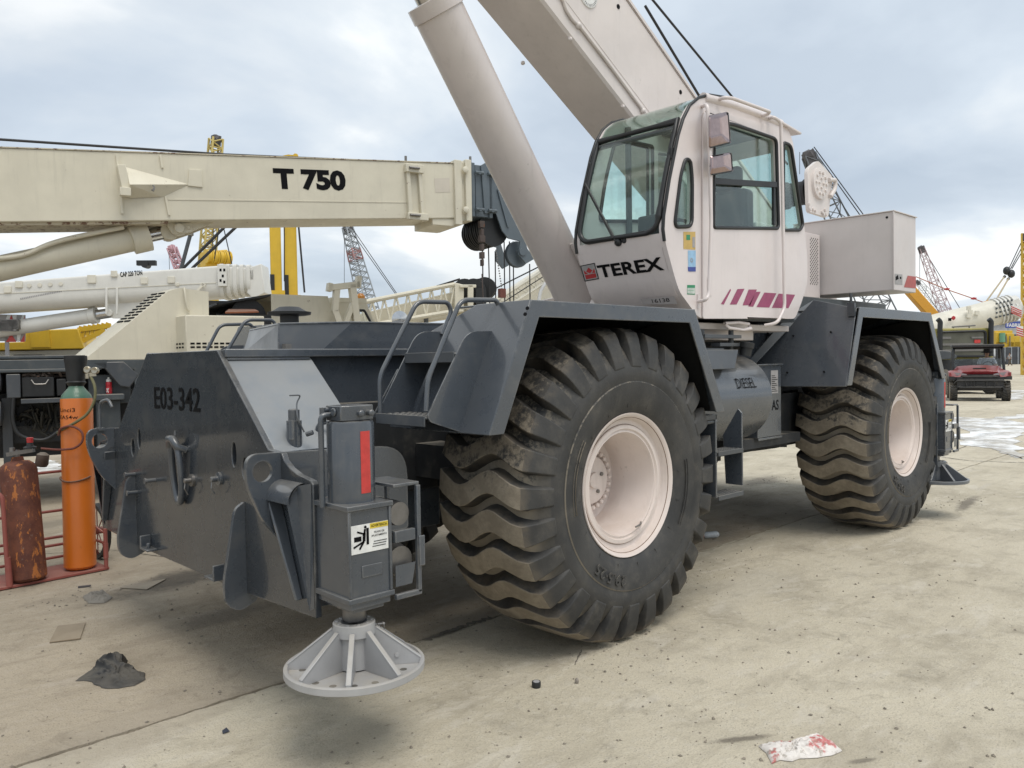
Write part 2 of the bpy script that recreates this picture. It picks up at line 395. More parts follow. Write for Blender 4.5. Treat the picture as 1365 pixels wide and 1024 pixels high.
# ================================================================== GROUND
def ground_mat():
    t = MT('dusty_concrete')
    big = t.noise(.35, 7, .6); mid = t.noise(1.9, 8, .62); fine = t.noise(16, 8, .68); vfine = t.noise(110, 5, .7)
    c = t.mix(t.ramp(big, .32, .68), (.485,.43,.325), (.605,.545,.425))
    c = t.mix(t.math('MULTIPLY', t.ramp(mid, .46, .70), .62), c, (.345,.305,.235))
    c = t.mix(t.math('MULTIPLY', t.ramp(fine, .48, .68), .5), c, (.60,.55,.455))
    c = t.mix(t.math('MULTIPLY', t.ramp(vfine, .50, .66), .55), c, (.27,.24,.19))
    sp = t.noise(30, 6, .75); c = t.mix(t.math('MULTIPLY', t.ramp(sp, .60, .68), .6), c, (.19,.165,.13))
    m4 = t.noise(4.5, 9, .74, None, .6); c = t.mix(t.math('MULTIPLY', t.ramp(m4, .54, .66), .45), c, (.30,.265,.205))
    stx = t.noise(1.5, 8, .68, t.stretch(.55, 2.6, 1), .4); c = t.mix(t.math('MULTIPLY', t.ramp(stx, .50, .64), .40), c, (.36,.315,.24))
    stl = t.noise(2.2, 8, .7, t.stretch(.8, 2.2, 1), .5); c = t.mix(t.math('MULTIPLY', t.ramp(stl, .54, .66), .45), c, (.64,.59,.50))
    cl = t.noise(13, 9, .78, None, .3); c = t.mix(t.math('MULTIPLY', t.math('MULTIPLY', t.ramp(cl, .58, .66), t.ramp(mid, .40, .58)), .7), c, (.22,.19,.145))
    # oil and damp stains, other patches, and a float shadow put into the colour; the slab beyond the joint is an older, browner pour
    sep = t.n('ShaderNodeSeparateXYZ'); t.l(t.co, sep.inputs[0])
    old = t.math('MULTIPLY', t.ramp(sep.outputs[1], .895, .925), t.ramp(sep.outputs[0], 7.0, 3.0))
    mlt = t.n('ShaderNodeMix', data_type='RGBA', blend_type='MULTIPLY'); t.l(old, mlt.inputs[0]); t.l(c, mlt.inputs[6]); mlt.inputs[7].default_value = (.76,.72,.70,1); c = mlt.outputs[2]
    wob = t.noise(2.6, 6, .65); wob2 = t.noise(9, 6, .7)
    def stain(c, x, y, rx, ry, ang, col, amt, edge=.5):
        dx = t.math('SUBTRACT', sep.outputs[0], x); dy = t.math('SUBTRACT', sep.outputs[1], y)
        u_ = t.math('ADD', t.math('MULTIPLY', dx, cos(ang)/rx), t.math('MULTIPLY', dy, sin(ang)/rx))
        v_ = t.math('ADD', t.math('MULTIPLY', dx, -sin(ang)/ry), t.math('MULTIPLY', dy, cos(ang)/ry))
        r = t.math('SQRT', t.math('ADD', t.math('MULTIPLY', u_, u_), t.math('MULTIPLY', v_, v_)))
        r = t.math('ADD', r, t.math('ADD', t.math('MULTIPLY', wob, 1.3), t.math('MULTIPLY', wob2, .9)))
        k = t.ramp(r, 1.55+edge, 1.55-edge*.3, 0, amt)
        return t.mix(k, c, col)
    for (u, v, rx, ry, a, col, am) in STAINS_AND_SHADE:
        p = px(u, v, z=0); c = stain(c, p.x, p.y, rx, ry, a, col, am)
    b = t.math('ADD', t.math('MULTIPLY', fine, .8), t.math('ADD', t.math('MULTIPLY', mid, 1.2), t.math('MULTIPLY', vfine, .35)))
    t.bsdf(c, t.ramp(mid, .3, .7, .78, .95), bump=b, bstr=.75, bdist=.03, spec=.3); return t.m
STAINS_AND_SHADE = [(230,775,.75,.30,.3,(.085,.075,.062),.75), (300,820,.5,.22,.1,(.13,.115,.095),.55), (990,985,.20,.035,-.55,(.15,.13,.105),.8), (1150,1014,.09,.02,-.5,(.17,.15,.12),.7),
          (1290,671,.75,.10,.15,(.15,.13,.105),.75), (1215,668,.4,.1,.1,(.14,.12,.095),.7), (1020,640,.8,.25,.1,(.14,.12,.10),.5), (600,842,.35,.05,.0,(.11,.10,.08),.7),
          (470,985,.35,.16,.2,(.36,.325,.26),.35), (150,990,.9,.35,.35,(.40,.345,.27),.55), (1180,590,1.2,.2,.1,(.2,.18,.15),.5), (860,800,.3,.2,.2,(.30,.27,.22),.4), (60,700,.6,.3,.3,(.19,.17,.14),.5),  # first on this row: soft shadow below the front float, painted in
          (1310,650,.5,.06,.1,(.5,.46,.40),.4), (1000,780,.9,.30,.2,(.52,.48,.40),.35)]
gm = ground_mat(); M['ground'] = gm
xs = [-400,-60,-20,-10,-6]; x = -6
while x < 10: x += .05 if -4 < x < 6 else .2; xs.append(x)
xs += [12,16,22,30,45,80,200,900,3500]
def jy(x):
    d = .905+.010*sin(x*2.1)+.006*sin(x*6.3+1)+.02*(x if -6 < x < 10 else 0)*0
    return d+random.uniform(-.006, .006)
ja = [(x, jy(x)) for x in xs]
a = MB()
n_ = len(xs)
for i, (x, y) in enumerate(ja):
    wd = .006+random.uniform(0, .009); a.v += [(x, -3500, 0), (x, y-wd, 0), (x, y+.004-wd, -.05), (x, y+wd, -.05), (x, y+wd+.003, 0), (x, 3500, 0)]
for i in range(n_-1):
    for k in range(5): a.f.append((i*6+k, (i+1)*6+k, (i+1)*6+k+1, i*6+k+1))
g = obj('ground', a, gm, smooth=0); g['kind'] = 'structure'
cracks = MB()
dark = paint('crack_dirt', (.12,.105,.085), .95, dust=.2, var=.3)
def crack(pts, wd, n=24):
    P = []
    for (u, v), (u2, v2) in zip(pts[:-1], pts[1:]):
        A = px(u, v, z=.004); B = px(u2, v2, z=.004)
        P += [A.lerp(B, k/n) for k in range(n)]
    P.append(px(*pts[-1], z=.004)); L = len(P); vs = []
    for i, p in enumerate(P):
        t_ = (P[min(i+1, L-1)]-P[max(i-1, 0)]).normalized(); s_ = Vector((-t_.y, t_.x, 0))
        o = random.uniform(-.5, .5)*wd; q = wd*random.uniform(.3, 1)
        vs += [p+s_*(o-q), p+s_*(o+q)]
    cracks.add(vs, [(2*i, 2*i+2, 2*i+3, 2*i+1) for i in range(L-1)])
crack([(1160,628),(1242,612),(1300,590),(1365,575)], .012)
crack([(1248,608),(1290,614),(1365,617)], .02)
crack([(568,853),(612,836),(655,823)], .03, 14)
crack([(0,742),(60,738),(150,733),(235,744)], .008)
crack([(1140,706),(1200,690)], .008)
crack([(766,886),(772,874),(776,866)], .006, 8)
c_ = obj('crack', cracks, dark, smooth=0); c_['kind'] = 'structure'
# spilled white cement slurry
def blob_sheet(name, outline_px, z, mat, label=None):
    mb = MB(); P = []
    L = len(outline_px)
    for i in range(L):
        A = px(*outline_px[i], z=z); B = px(*outline_px[(i+1) % L], z=z)
        for k in range(8):
            p = A.lerp(B, k/8); d = (B-A).length*.07
            P.append((p.x+random.uniform(-d, d), p.y+random.uniform(-d, d), z))
    mb.add(P, [tuple(range(len(P)))]); o = obj(name, mb, mat, smooth=0); o['kind'] = 'structure'; return o
t = MT('slurry'); c = t.mix(t.ramp(t.noise(1.1, 8, .7), .42, .6), (.80,.80,.79), (.42,.39,.34)); t.bsdf(c, t.ramp(t.noise(2, 4), .35, .65, .25, .8)); M['slurry'] = t.m
blob_sheet('white_slurry', [(1282,556),(1320,558),(1365,552),(1365,578),(1350,584),(1365,590),(1365,612),(1342,606),(1322,598),(1290,594),(1275,580)], .006, M['slurry'])
blob_sheet('white_slurry', [(1340,520),(1365,520),(1365,532),(1345,533),(1338,527)], .006, M['slurry'])
blob_sheet('white_slurry', [(1240,636),(1262,634),(1275,640),(1258,645),(1240,646)], .006, M['slurry'])
blob_sheet('white_slurry', [(40,618),(62,612),(84,618),(82,628),(60,630),(45,628)], .006, M['slurry'])
# gravel
gv = MB()
for i in range(7500):
    if i < 5200:
        d = 2.2+random.random()**1.6*7; an = HEAD+random.uniform(-.62, .62)
        x = CAM.x+d*cos(an); y = CAM.y+d*sin(an)
    else:
        c0 = random.choice([(230,775),(600,842),(1030,640),(1290,668),(840,880),(770,870),(960,760),(300,820),(150,790),(950,980)])
        p = px(*c0, z=0); x = random.gauss(p.x, .35); y = random.gauss(p.y, .15)
    r = .0015+random.random()**9*.011
    k = len(gv.v); a0 = random.random()*6
    q = [random.uniform(.6, 1.2) for _ in range(6)]
    gv.v += [(x+r*q[j]*cos(a0+j*1.571), y+r*q[j]*sin(a0+j*1.571), r*.25) for j in range(4)] + [(x, y, r*q[4]), (x, y, -.003)]
    gv.f += [(k+j, k+(j+1) % 4, k+4) for j in range(4)] + [(k+(j+1) % 4, k+j, k+5) for j in range(4)]
g = obj('gravel', gv, paint('pebble', (.20,.175,.14), .9, dust=.3, var=.5), smooth=0); g['kind'] = 'stuff'
# ================================================================== MAIN CRANE
YC = 1.56
crane = thing('rough_terrain_crane', 'large four-wheeled crane with dark grey body and pinkish white cab and boom, filling the foreground', 'crane', (2.1, YC, 0))
def both(mb): return mb.copy().mirror_y(YC)

# ---- tyres and rims
def tyre_mat():
    t = MT('tyre_rubber')
    sx = t.n('ShaderNodeSeparateXYZ'); t.l(t.co, sx.inputs[0])
    cm = t.n('ShaderNodeCombineXYZ'); t.l(sx.outputs[0], cm.inputs[0]); t.l(sx.outputs[2], cm.inputs[2])
    nm = t.n('ShaderNodeVectorMath', operation='NORMALIZE'); t.l(cm.outputs[0], nm.inputs[0])
    dt = t.n('ShaderNodeVectorMath', operation='DOT_PRODUCT'); t.l(nm.outputs[0], dt.inputs[0])
    # normal back to object space so that turned copies stay right
    vt = t.n('ShaderNodeVectorTransform', vector_type='NORMAL', convert_from='WORLD', convert_to='OBJECT'); t.l(t.geo.outputs['Normal'], vt.inputs[0]); t.l(vt.outputs[0], dt.inputs[1])
    rad = t.ramp(dt.outputs['Value'], .35, .85)
    W_ = t.geo.outputs['Position']; a = t.noise(9, 8, .72, W_); b = t.noise(2.3, 5, .6, W_); f = t.noise(60, 5, .7, W_)
    wz_ = t.n('ShaderNodeSeparateXYZ'); t.l(W_, wz_.inputs[0])
    base = t.mix(t.ramp(b, .3, .7), (.030,.0305,.031), (.058,.057,.055))
    base = t.mix(t.math('MULTIPLY', t.ramp(a, .45, .75), .5), base, (.115,.105,.09))
    low = t.ramp(wz_.outputs[2], 1.30, .35)             # the lower bars carry more dry mud
    spk = t.noise(34, 7, .75, W_)
    thr = t.math('ADD', t.math('MULTIPLY', a, .5), t.math('ADD', t.math('MULTIPLY', low, .42), t.math('MULTIPLY', spk, .40)))
    mud = t.math('MULTIPLY', rad, t.ramp(thr, .41, .53))
    c = t.mix(t.math('MULTIPLY', mud, .92), base, t.mix(t.ramp(b, .3, .7), (.25,.218,.168), (.37,.32,.25)))
    rr = t.n('ShaderNodeVectorMath', operation='LENGTH'); t.l(cm.outputs[0], rr.inputs[0])
    gro = t.math('MULTIPLY', t.math('MULTIPLY', t.ramp(rr.outputs['Value'], .83, .88), t.ramp(a, .35, .6)), .5)
    c = t.mix(gro, c, (.12,.098,.072))
    t.bsdf(c, t.math('ADD', t.math('MULTIPLY', mud, .3), .58), spec=.35, bump=t.math('ADD', t.math('MULTIPLY', f, .4), a), bstr=.35, bdist=.008); return t.m
M['tyre'] = tyre_mat()
HUBZ = .912; NL = 28
def lerp_prof(P, t):
    for i in range(len(P)-1):
        if P[i][0] <= t <= P[i+1][0]:
            k = (t-P[i][0])/(P[i+1][0]-P[i][0]); return [P[i][j]*(1-k)+P[i+1][j]*k for j in (1, 2)]
    return list(P[-1][1:])
TOP = [(0,0,.926),(.30,.17,.923),(.52,.27,.912),(.64,.325,.888),(.70,.343,.855),(.85,.368,.78),(1.0,.376,.69)]
BAS = [(0,0,.858),(.30,.17,.856),(.52,.255,.845),(.64,.300,.818),(.70,.318,.794),(.85,.354,.745),(1.0,.368,.690)]
def wave(w):                       # sideways snake of a bar, w in -1..1
    s = -1 if w > 0 else 1; a = abs(w)
    K = [(0,0),(.16,.62),(.32,.95),(.45,.92),(.62,.42),(.80,-.10),(.92,-.38),(1.0,-.48),(1.5,-.55)]
    for i in range(len(K)-1):
        if K[i][0] <= a <= K[i+1][0]:
            k = (a-K[i][0])/(K[i+1][0]-K[i][0]); return s*(K[i][1]*(1-k)+K[i+1][1]*k)
    return -s*.55
def lug_mb():
    mb = MB(); amp = .052/.93
    ts = [-1,-.9,-.8,-.7,-.64,-.6,-.52,-.44,-.36,-.28,-.2,-.12,-.05,.05,.12,.2,.28,.36,.44,.52,.6,.64,.7,.8,.9,1]
    rings = []
    for t_ in ts:
        s_ = 1 if t_ >= 0 else -1
        y1, r1 = lerp_prof(TOP, abs(t_)); y0, r0 = lerp_prof(BAS, abs(t_))
        off = amp*wave(s_*min(1.3, y1/.33 if abs(t_) <= .64 else 1.0+(abs(t_)-.64)*.55))
        tw = .061 if abs(t_) < .64 else .061-.006*(abs(t_)-.64)/.36
        bw = tw+.020 if abs(t_) < .7 else tw+.012
        ring = []
        for (hw, y, r) in ((-bw, y0, r0-.006), (-tw, y1, r1), (tw, y1, r1), (bw, y0, r0-.006)):
            a = off+hw/.93
            ring.append((r*sin(a), s_*y, r*cos(a)))
        rings.append(ring)
    n = len(rings); mb.v = [p for R in rings for p in R]
    for i in range(n-1):
        for j in range(3): mb.f.append((i*4+j, i*4+j+1, (i+1)*4+j+1, (i+1)*4+j))
    mb.f += [(0,1,2,3), ((n-1)*4+3, (n-1)*4+2, (n-1)*4+1, (n-1)*4)]
    return mb
M['rim_dirt'] = flat('rim_dirt', (.16,.10,.065), .9)
def make_wheel():
    half = [(0,.852),(.17,.850),(.255,.839),(.302,.812),(.332,.765),(.362,.710),(.374,.68),(.374,.625),(.3685,.612),(.368,.604),(.373,.598),(.370,.54),(.352,.47),(.332,.425),(.30,.40)]
    prof = [(-y, r) for y, r in reversed(half)] + half[1:]
    mb = MB().lathe((0,0,0), (0,1,0), prof, 96, caps=False)
    ty = obj('tyre', mb, M['tyre'], crane, local=True, smooth=40)
    lm = None
    for i in range(NL):
        if lm is None:
            lg = obj('tread_lug', lug_mb(), M['tyre'], ty, local=True, smooth=35, bevel=.0045); lm = lg.data
        else:
            lg = bpy.data.objects.new('tread_lug', lm); COL.objects.link(lg); lg.parent = ty
            b = lg.modifiers.new('bevel', 'BEVEL'); b.width = .0045; b.segments = 2; b.limit_method = 'ANGLE'; b.angle_limit = radians(38)
        lg.rotation_euler = (0, 2*pi*i/NL, 0)
    # raised lettering and bars on the outer sidewall
    le = MB()
    def ring_text(body, a0, r, h):
        a = a0
        for ch in body:
            tm = text_mb(ch, h if ch not in '-.' else h*.22, bold=.01, th=0)
            if ch == '-': tm.v = [(p[0]*.35, p[1]+h*.35, p[2]) for p in tm.v]; tm.w *= .35
            wdt = getattr(tm, 'w', h*.5); am = a+wdt/2/r
            er = Vector((cos(am), 0, sin(am))); et = Vector((-sin(am), 0, cos(am)))      # letters stand with their feet to the hub, read clockwise from outside
            o = er*(r)+et*(wdt/2)+Vector((0,-.374,0))
            le.merge(tm.xf(frame(o-er*h/2, -et, er))); a -= 0
            a = a+(wdt+h*.18)/r
    def ring_text_rev(body, a0, r, h):      # advance clockwise as seen from outside (-y)
        a = a0
        for ch in body:
            hh = h if ch not in '-.' else h*.2
            tm = text_mb(ch, hh, bold=.01, th=0)
            lift = h*.4 if ch == '-' else 0
            if ch == '-': tm.v = [(p[0]*.28, p[1], p[2]) for p in tm.v]; tm.w *= .28
            wdt = tm.w; am = a-wdt/2/r
            er = Vector((cos(am), 0, sin(am))); ec = Vector((sin(am), 0, -cos(am)))
            le.merge(tm.xf(frame(er*(r-h/2+lift)-ec*(wdt/2)+Vector((0,-.377,0)), ec, er)))
            a = am-(wdt/2+h*.2)/r
    ring_text_rev('29.5-25', radians(262), .545, .062)
    o = obj('sidewall_lettering', le, paint('raised_rubber', (.055,.054,.052), .6, dust=.25, var=.2), ty, local=True, smooth=0)
    sol = o.modifiers.new('solid', 'SOLIDIFY'); sol.thickness = .006; sol.offset = 0
    rb = MB()
    for a0 in (150, 330):
        for j in range(14):
            a = radians(a0+j*3.2); a2 = radians(a0+(j+1)*3.2)
            for r in (.515, .535):
                rb.bar((r*cos(a), -.370, r*sin(a)), (r*cos(a2), -.370, r*sin(a2)), .006, .006, up=(0,1,0))
    for k in range(16):
        a = radians(k*22.5+8); rb.bar((.455*cos(a), -.350, .455*sin(a)), (.60*cos(a), -.373, .60*sin(a)), .003, .003, up=(0,1,0))
    obj('sidewall_rib', rb, M['tyre'], ty, local=True, smooth=0)['kind'] = 'stuff'
    # rim: side towards -y is the outside
    pr = [(.30,.402),(-.262,.402),(-.285,.412),(-.299,.420),(-.305,.417),(-.300,.404),(-.286,.392),(-.262,.385),(-.247,.376),(-.245,.352),(-.256,.345),(-.258,.325),(-.246,.318),(-.250,.305),(-.240,.298),(-.06,.286),(-.052,.280),(.02,.276),(.055,.270),(.06,.02)]
    rim = obj('wheel_rim', MB().lathe((0,0,0), (0,1,0), pr, 72, caps=False), M['rim'], crane, local=True, smooth=36)
    hb = MB().lathe((0,0,0), (0,1,0), [(.056,.20),(.03,.198),(.025,.190),(.025,.155),(.01,.150),(-.012,.143),(-.018,.13),(-.020,.05),(-.035,.045),(-.037,.0)], 48, caps=False)
    for r_, y_ in ((.350,-.2475),(.3935,-.287),(.3215,-.247)):
        obj('rim_joint', MB().tube([(r_*cos(2*pi*k/64), y_, r_*sin(2*pi*k/64)) for k in range(64)], .0022, 5, closed=True), M['rim_dirt'], rim, local=True)
    obj('wheel_hub', hb, M['rim'], rim, local=True, bevel=0)
    nb = MB()
    for i in range(26):
        a = 2*pi*i/26; nb.lathe((.174*cos(a), .026, .174*sin(a)), (0,-1,0), [(0,.0165),(.026,.0165),(.034,.011)], 6)
    obj('wheel_nut', nb, M['rim'], rim, local=True, smooth=20)['kind'] = 'stuff'
    nb = MB()
    for i in range(4): nb.lathe((.08*cos(i*1.6+.4), -.018, .08*sin(i*1.6+.4)), (0,-1,0), [(0,.012),(.012,.012)], 8)
    nb.tube(bend([(.17,-.246,-.25),(.13,-.275,-.252),(.08,-.275,-.262)], .02), .006, 6)
    obj('hub_plug', nb, M['dullsteel'], rim, local=True)
    return ty, rim
ty, rim = make_wheel()
def put_wheel(o, x, far, spin):
    k_ = .032 if o.name.startswith('tyre') else 0
    o.location = (x-2.1, ((2.82-(k_ or 0)) if far else .30+(k_ or 0))-YC, HUBZ); o.rotation_euler = (0, spin, pi if far else 0)
put_wheel(ty, 0, False, .06); put_wheel(rim, 0, False, .0)
for x, far, sp in ((4.207, False, .14), (0, True, .1), (4.207, True, .03)):
    a = copy_tree(ty, crane); put_wheel(a, x, far, sp)
    b = copy_tree(rim, crane); put_wheel(b, x, far, sp*3)

# ---- frame, axles
mb = MB().box(-1.90, 6.0, 1.06, 1.22, .86, 1.42).box(-1.90, 6.0, 1.90, 2.06, .86, 1.42)
for x in (-1.2, .9, 2.0, 3.3, 5.2): mb.box(x, x+.18, 1.22, 1.90, .9, 1.38)
mb.box(.6, 3.4, 1.0, 2.12, 1.42, 1.60)
obj('chassis_frame', mb, M['frame'], crane, bevel=.01)
for x in (0, 4.207):
    mb = MB().lathe((x, .36, HUBZ), (0,1,0), [(0,.20),(.18,.20),(.25,.15),(.8,.15),(.95,.24),(1.2,.29),(1.45,.24),(1.6,.15),(2.15,.15),(2.22,.20),(2.4,.20)], 20)
    mb.box(x-.14, x+.14, 1.0, 2.1, 1.15, 1.30)
    mb.cyl((x-.5, .9, 1.0), (x+.05, .72, .95), .05).cyl((x+.5, .9, 1.15), (x+.2, .75, 1.0), .04)
    obj('axle', mb, M['frame'], crane)
mb = MB().cyl((0.2, YC, .95), (4.0, YC, .95), .06).box(1.2, 2.6, 1.0, 2.1, .72, .86).box(-.75, -.55, .3, 2.8, .95, 1.15)
mb.box(-.7,3.6,.72,.80,.82,1.3)
obj('drive_line', mb, M['frame'], crane)

# ---- front bumper plate with its holes
XF = -1.97
near = [(1.07,1.722),(.545,1.255),(.42,1.245),(.40,1.215),(.35,1.185),(.27,1.16),(.165,1.145),(.15,1.13),(.15,.56),(.86,.535)]
out = [(y, z) for y, z in near] + [(2*YC-y, z) for y, z in reversed(near)]
holes = []
for f in (lambda y: y, lambda y: 2*YC-y):
    holes.append(circ2((f(.905), 1.205), .026, 20, .062)); holes.append(circ2((f(.79), 1.145), .030, 20, .055))
obj('front_plate', plate(out, holes, .03, 'yz', XF+.015), M['grey_dark'], crane, bevel=.004, weld=True)
p1 = px(206,543.5,x=XF-.002); p2 = px(267,551,x=XF-.002); p3 = px(206,515,x=XF-.002)
obj('number_lettering', text_on('E03-342', (XF-.0015, p1.y, 1.398), (0,-1,0), (0,0,1), .128, abs(p1.y-p2.y), bold=.012, th=.0015), M['ink'], crane, smooth=0)
# body behind the plate
mb = MB().box(-1.93, -.55, 1.08, 2.04, .62, 1.685)
obj('front_body', mb, M['grey'], crane, bevel=.006)
for s in (0, 1):
    f = (lambda m_: both(m_)) if s else (lambda m_: m_)
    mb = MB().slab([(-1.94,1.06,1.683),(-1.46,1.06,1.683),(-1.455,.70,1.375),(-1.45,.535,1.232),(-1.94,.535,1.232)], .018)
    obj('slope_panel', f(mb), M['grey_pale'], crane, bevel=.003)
    mb = MB().box(-1.94,-1.475,1.020,1.050,1.668,1.682)
    obj('panel_edge', f(mb), M['grey'], crane, bevel=.004)
    # deck edge flange
    mb = MB().box(-1.95, -.36, 1.015, 1.045, 1.683, 1.726)
    obj('deck_flange', f(mb), M['grey'], crane, bevel=.005)
    # lifting-eye plate
    ol = rpoly([(-2.135,1.255),(-1.275,1.225),(-1.275,.80),(-1.93,.80),(-2.06,.95),(-2.135,1.12)], [.085,.16,.02,.02,.05,.09], 7)
    obj('lifting_eye', f(plate(ol, [circ2((-2.058,1.172), .047, 24)], .024, 'xz', .44)), M['grey'], crane, bevel=.004, weld=True)
    # fin under the plate
    ol = rpoly([(XF+.0,.985),(XF-.05,.955),(XF-.115,.60),(XF-.105,.50),(XF-.035,.455),(XF+.06,.50),(XF+.03,.60),(XF+.0,.7)], [.01,.03,.05,.05,.04,.02,.01,.01])
    obj('skid_fin', f(plate(ol, [], .022, 'xz', .81)), M['grey'], crane, bevel=.004, weld=True)
    # bent channel on the outer end of the plate
    mb = MB().hexa([(XF,.475,1.10),(XF-.07,.475,1.10),(XF-.07,.455,1.10),(XF,.455,1.10)], [(XF,.272,.62),(XF-.035,.272,.62),(XF-.035,.255,.62),(XF,.255,.62)])
    obj('channel_rib', f(mb), M['grey'], crane, bevel=.006)
    arc = [(XF-.0+(-.075)*sin(t), 1.045+.085*cos(t)) for t in [i*pi/2/7 for i in range(8)]]
    inner = [(XF+.0+(-.066)*sin(t), 1.045+.076*cos(t)) for t in [i*pi/2/7 for i in range(8)]]
    mb = MB(); n = 8
    vs = [(x, .455, z) for x, z in arc]+[(x, .23, z) for x, z in arc]
    mb.add(vs, [(i, i+1, i+9, i+8) for i in range(7)])
    vs = [(x, .455, z) for x, z in inner]+[(x, .23, z) for x, z in inner]; mb.add(vs, [(i+8, i+9, i+1, i) for i in range(7)])
    obj('channel_roll', f(mb), M['grey'], crane, smooth=60)
    mb = MB().hexa([(XF-.075,.245,1.045),(XF-.004,.165,1.125),(XF-.004,.245,1.125),(XF-.05,.25,1.10)], [(XF-.012,.19,.62),(XF-.003,.165,.62),(XF-.003,.19,.60),(XF-.01,.195,.60)])
    obj('channel_wing', f(MB().add([(XF-.076,.24,1.05),(XF-.03,.24,1.12),(XF-.001,.165,1.135),(XF-.001,.16,.60),(XF-.001,.20,.58)], [(0,1,2,3,4),(4,3,2,1,0)])), M['grey'], crane, smooth=0)
    # bracket feet on the lower edge
    mb = MB().box(XF-.06, XF, 1.04, 1.055, .56, .64).box(XF-.06, XF, 1.055, 1.16, .56, .572).cyl((XF-.03,1.10,.572),(XF-.03,1.10,.60),.012,8)
    obj('tow_bracket', f(mb), M['grey'], crane, bevel=.003)
    # outrigger beam housing
    mb = MB().box(-1.935,-1.56,.16,1.08,.60,1.02)
    obj('outrigger_housing', f(mb), M['grey2'], crane, bevel=.008)
# tow link on the plate, washers and keeper pins
p = px(243,594,x=XF); ring = []
lk = MB()
for k in range(28):
    t = 2*pi*k/28; ring.append((XF-.035-.012*cos(t), p.y+.058*sin(t), p.z-.135+.175*cos(t)))
lk.tube(ring, .018, 10, closed=True)
obj('tow_link', lk, M['grey'], crane, smooth=60)
hk = MB().tube([(XF+.0,p.y+.05,p.z-.02),(XF-.05,p.y+.045,p.z-.0),(XF-.062,p.y+.02,p.z+.042),(XF-.062,p.y-.025,p.z+.042),(XF-.05,p.y-.05,p.z+.0),(XF+.0,p.y-.055,p.z-.02)], .019, 10)
hk.cyl((XF-.04,p.y-.01,p.z+.06),(XF-.04,p.y-.01,p.z+.085),.008,8)
obj('tow_hook', hk, M['grey'], crane, smooth=60)
for (u, v, r) in ((257,640,.034),(293,638,.034)):
    q = px(u, v, x=XF); mb = MB().lathe((XF,q.y,q.z), (-1,0,0), [(0,r),(.012,r),(.014,r*.45),(.045,r*.42),(.048,r*.3)], 18)
    mb.tube([(XF-.04,q.y,q.z),(XF-.05,q.y-.01,q.z-.04),(XF-.03,q.y-.005,q.z-.075)], .003, 5)
    obj('keeper_pin', mb, M['dullsteel'] if u < 270 else M['grey'], crane)
for (u, v) in ((207,640),(180,632),(183,656)):
    q = px(u, v, x=XF); obj('stub_bolt', MB().lathe((XF,q.y,q.z), (-1,0,0), [(0,.012),(.05,.012),(.052,.017),(.062,.017)], 10), M['grey'], crane)
q = px(176,560,x=XF)
obj('lifting_hook', MB().tube(bend([(-2.05,2.68,1.25),(-2.05,2.68,1.42),(-2.02,2.60,1.44),(-2.01,2.57,1.39)], .04), .010, 8).merge(MB().box(-2.07,-2.03,2.64,2.72,1.24,1.255)), M['grey'], crane, smooth=60)
# little fittings on the slope panel
d_ = Vector((0,-.69,.72))
SN = (0,-.451,.525)
q = pxp(395.5,596,(-1.7,.535,1.232),SN)
mb = MB().lathe((q.x,q.y+.02,q.z-.01), (0,-.0,1), [(0,.036),(.135,.036),(.135,.027),(.185,.027),(.19,.02)], 18)
mb.box(q.x-.038,q.x-.028,q.y-.03,q.y-.0,q.z+.04,q.z+.13)
mb.tube(bend([(q.x+.03,q.y-.02,q.z+.07),(q.x-.01,q.y-.03,q.z+.14),(q.x+.01,q.y+.01,q.z+.21),(q.x+.03,q.y,q.z+.245),(q.x-.03,q.y,q.z+.245)], .03), .004, 6)
mb.cyl((q.x+.03,q.y-.04,q.z+.06),(q.x+.05,q.y-.065,q.z+.07),.012,8)
obj('pin_holder', mb, M['grey'], crane)
q = pxp(425,579,(-1.7,.535,1.232),SN)
obj('hose_stub', MB().tube(bend([(q.x,q.y+.02,q.z-.02),(q.x,q.y,q.z+.06),(q.x+.09,q.y-.06,q.z+.06),(q.x+.14,q.y-.10,q.z+.04)], .05), .013, 9), M['grey'], crane, smooth=60)

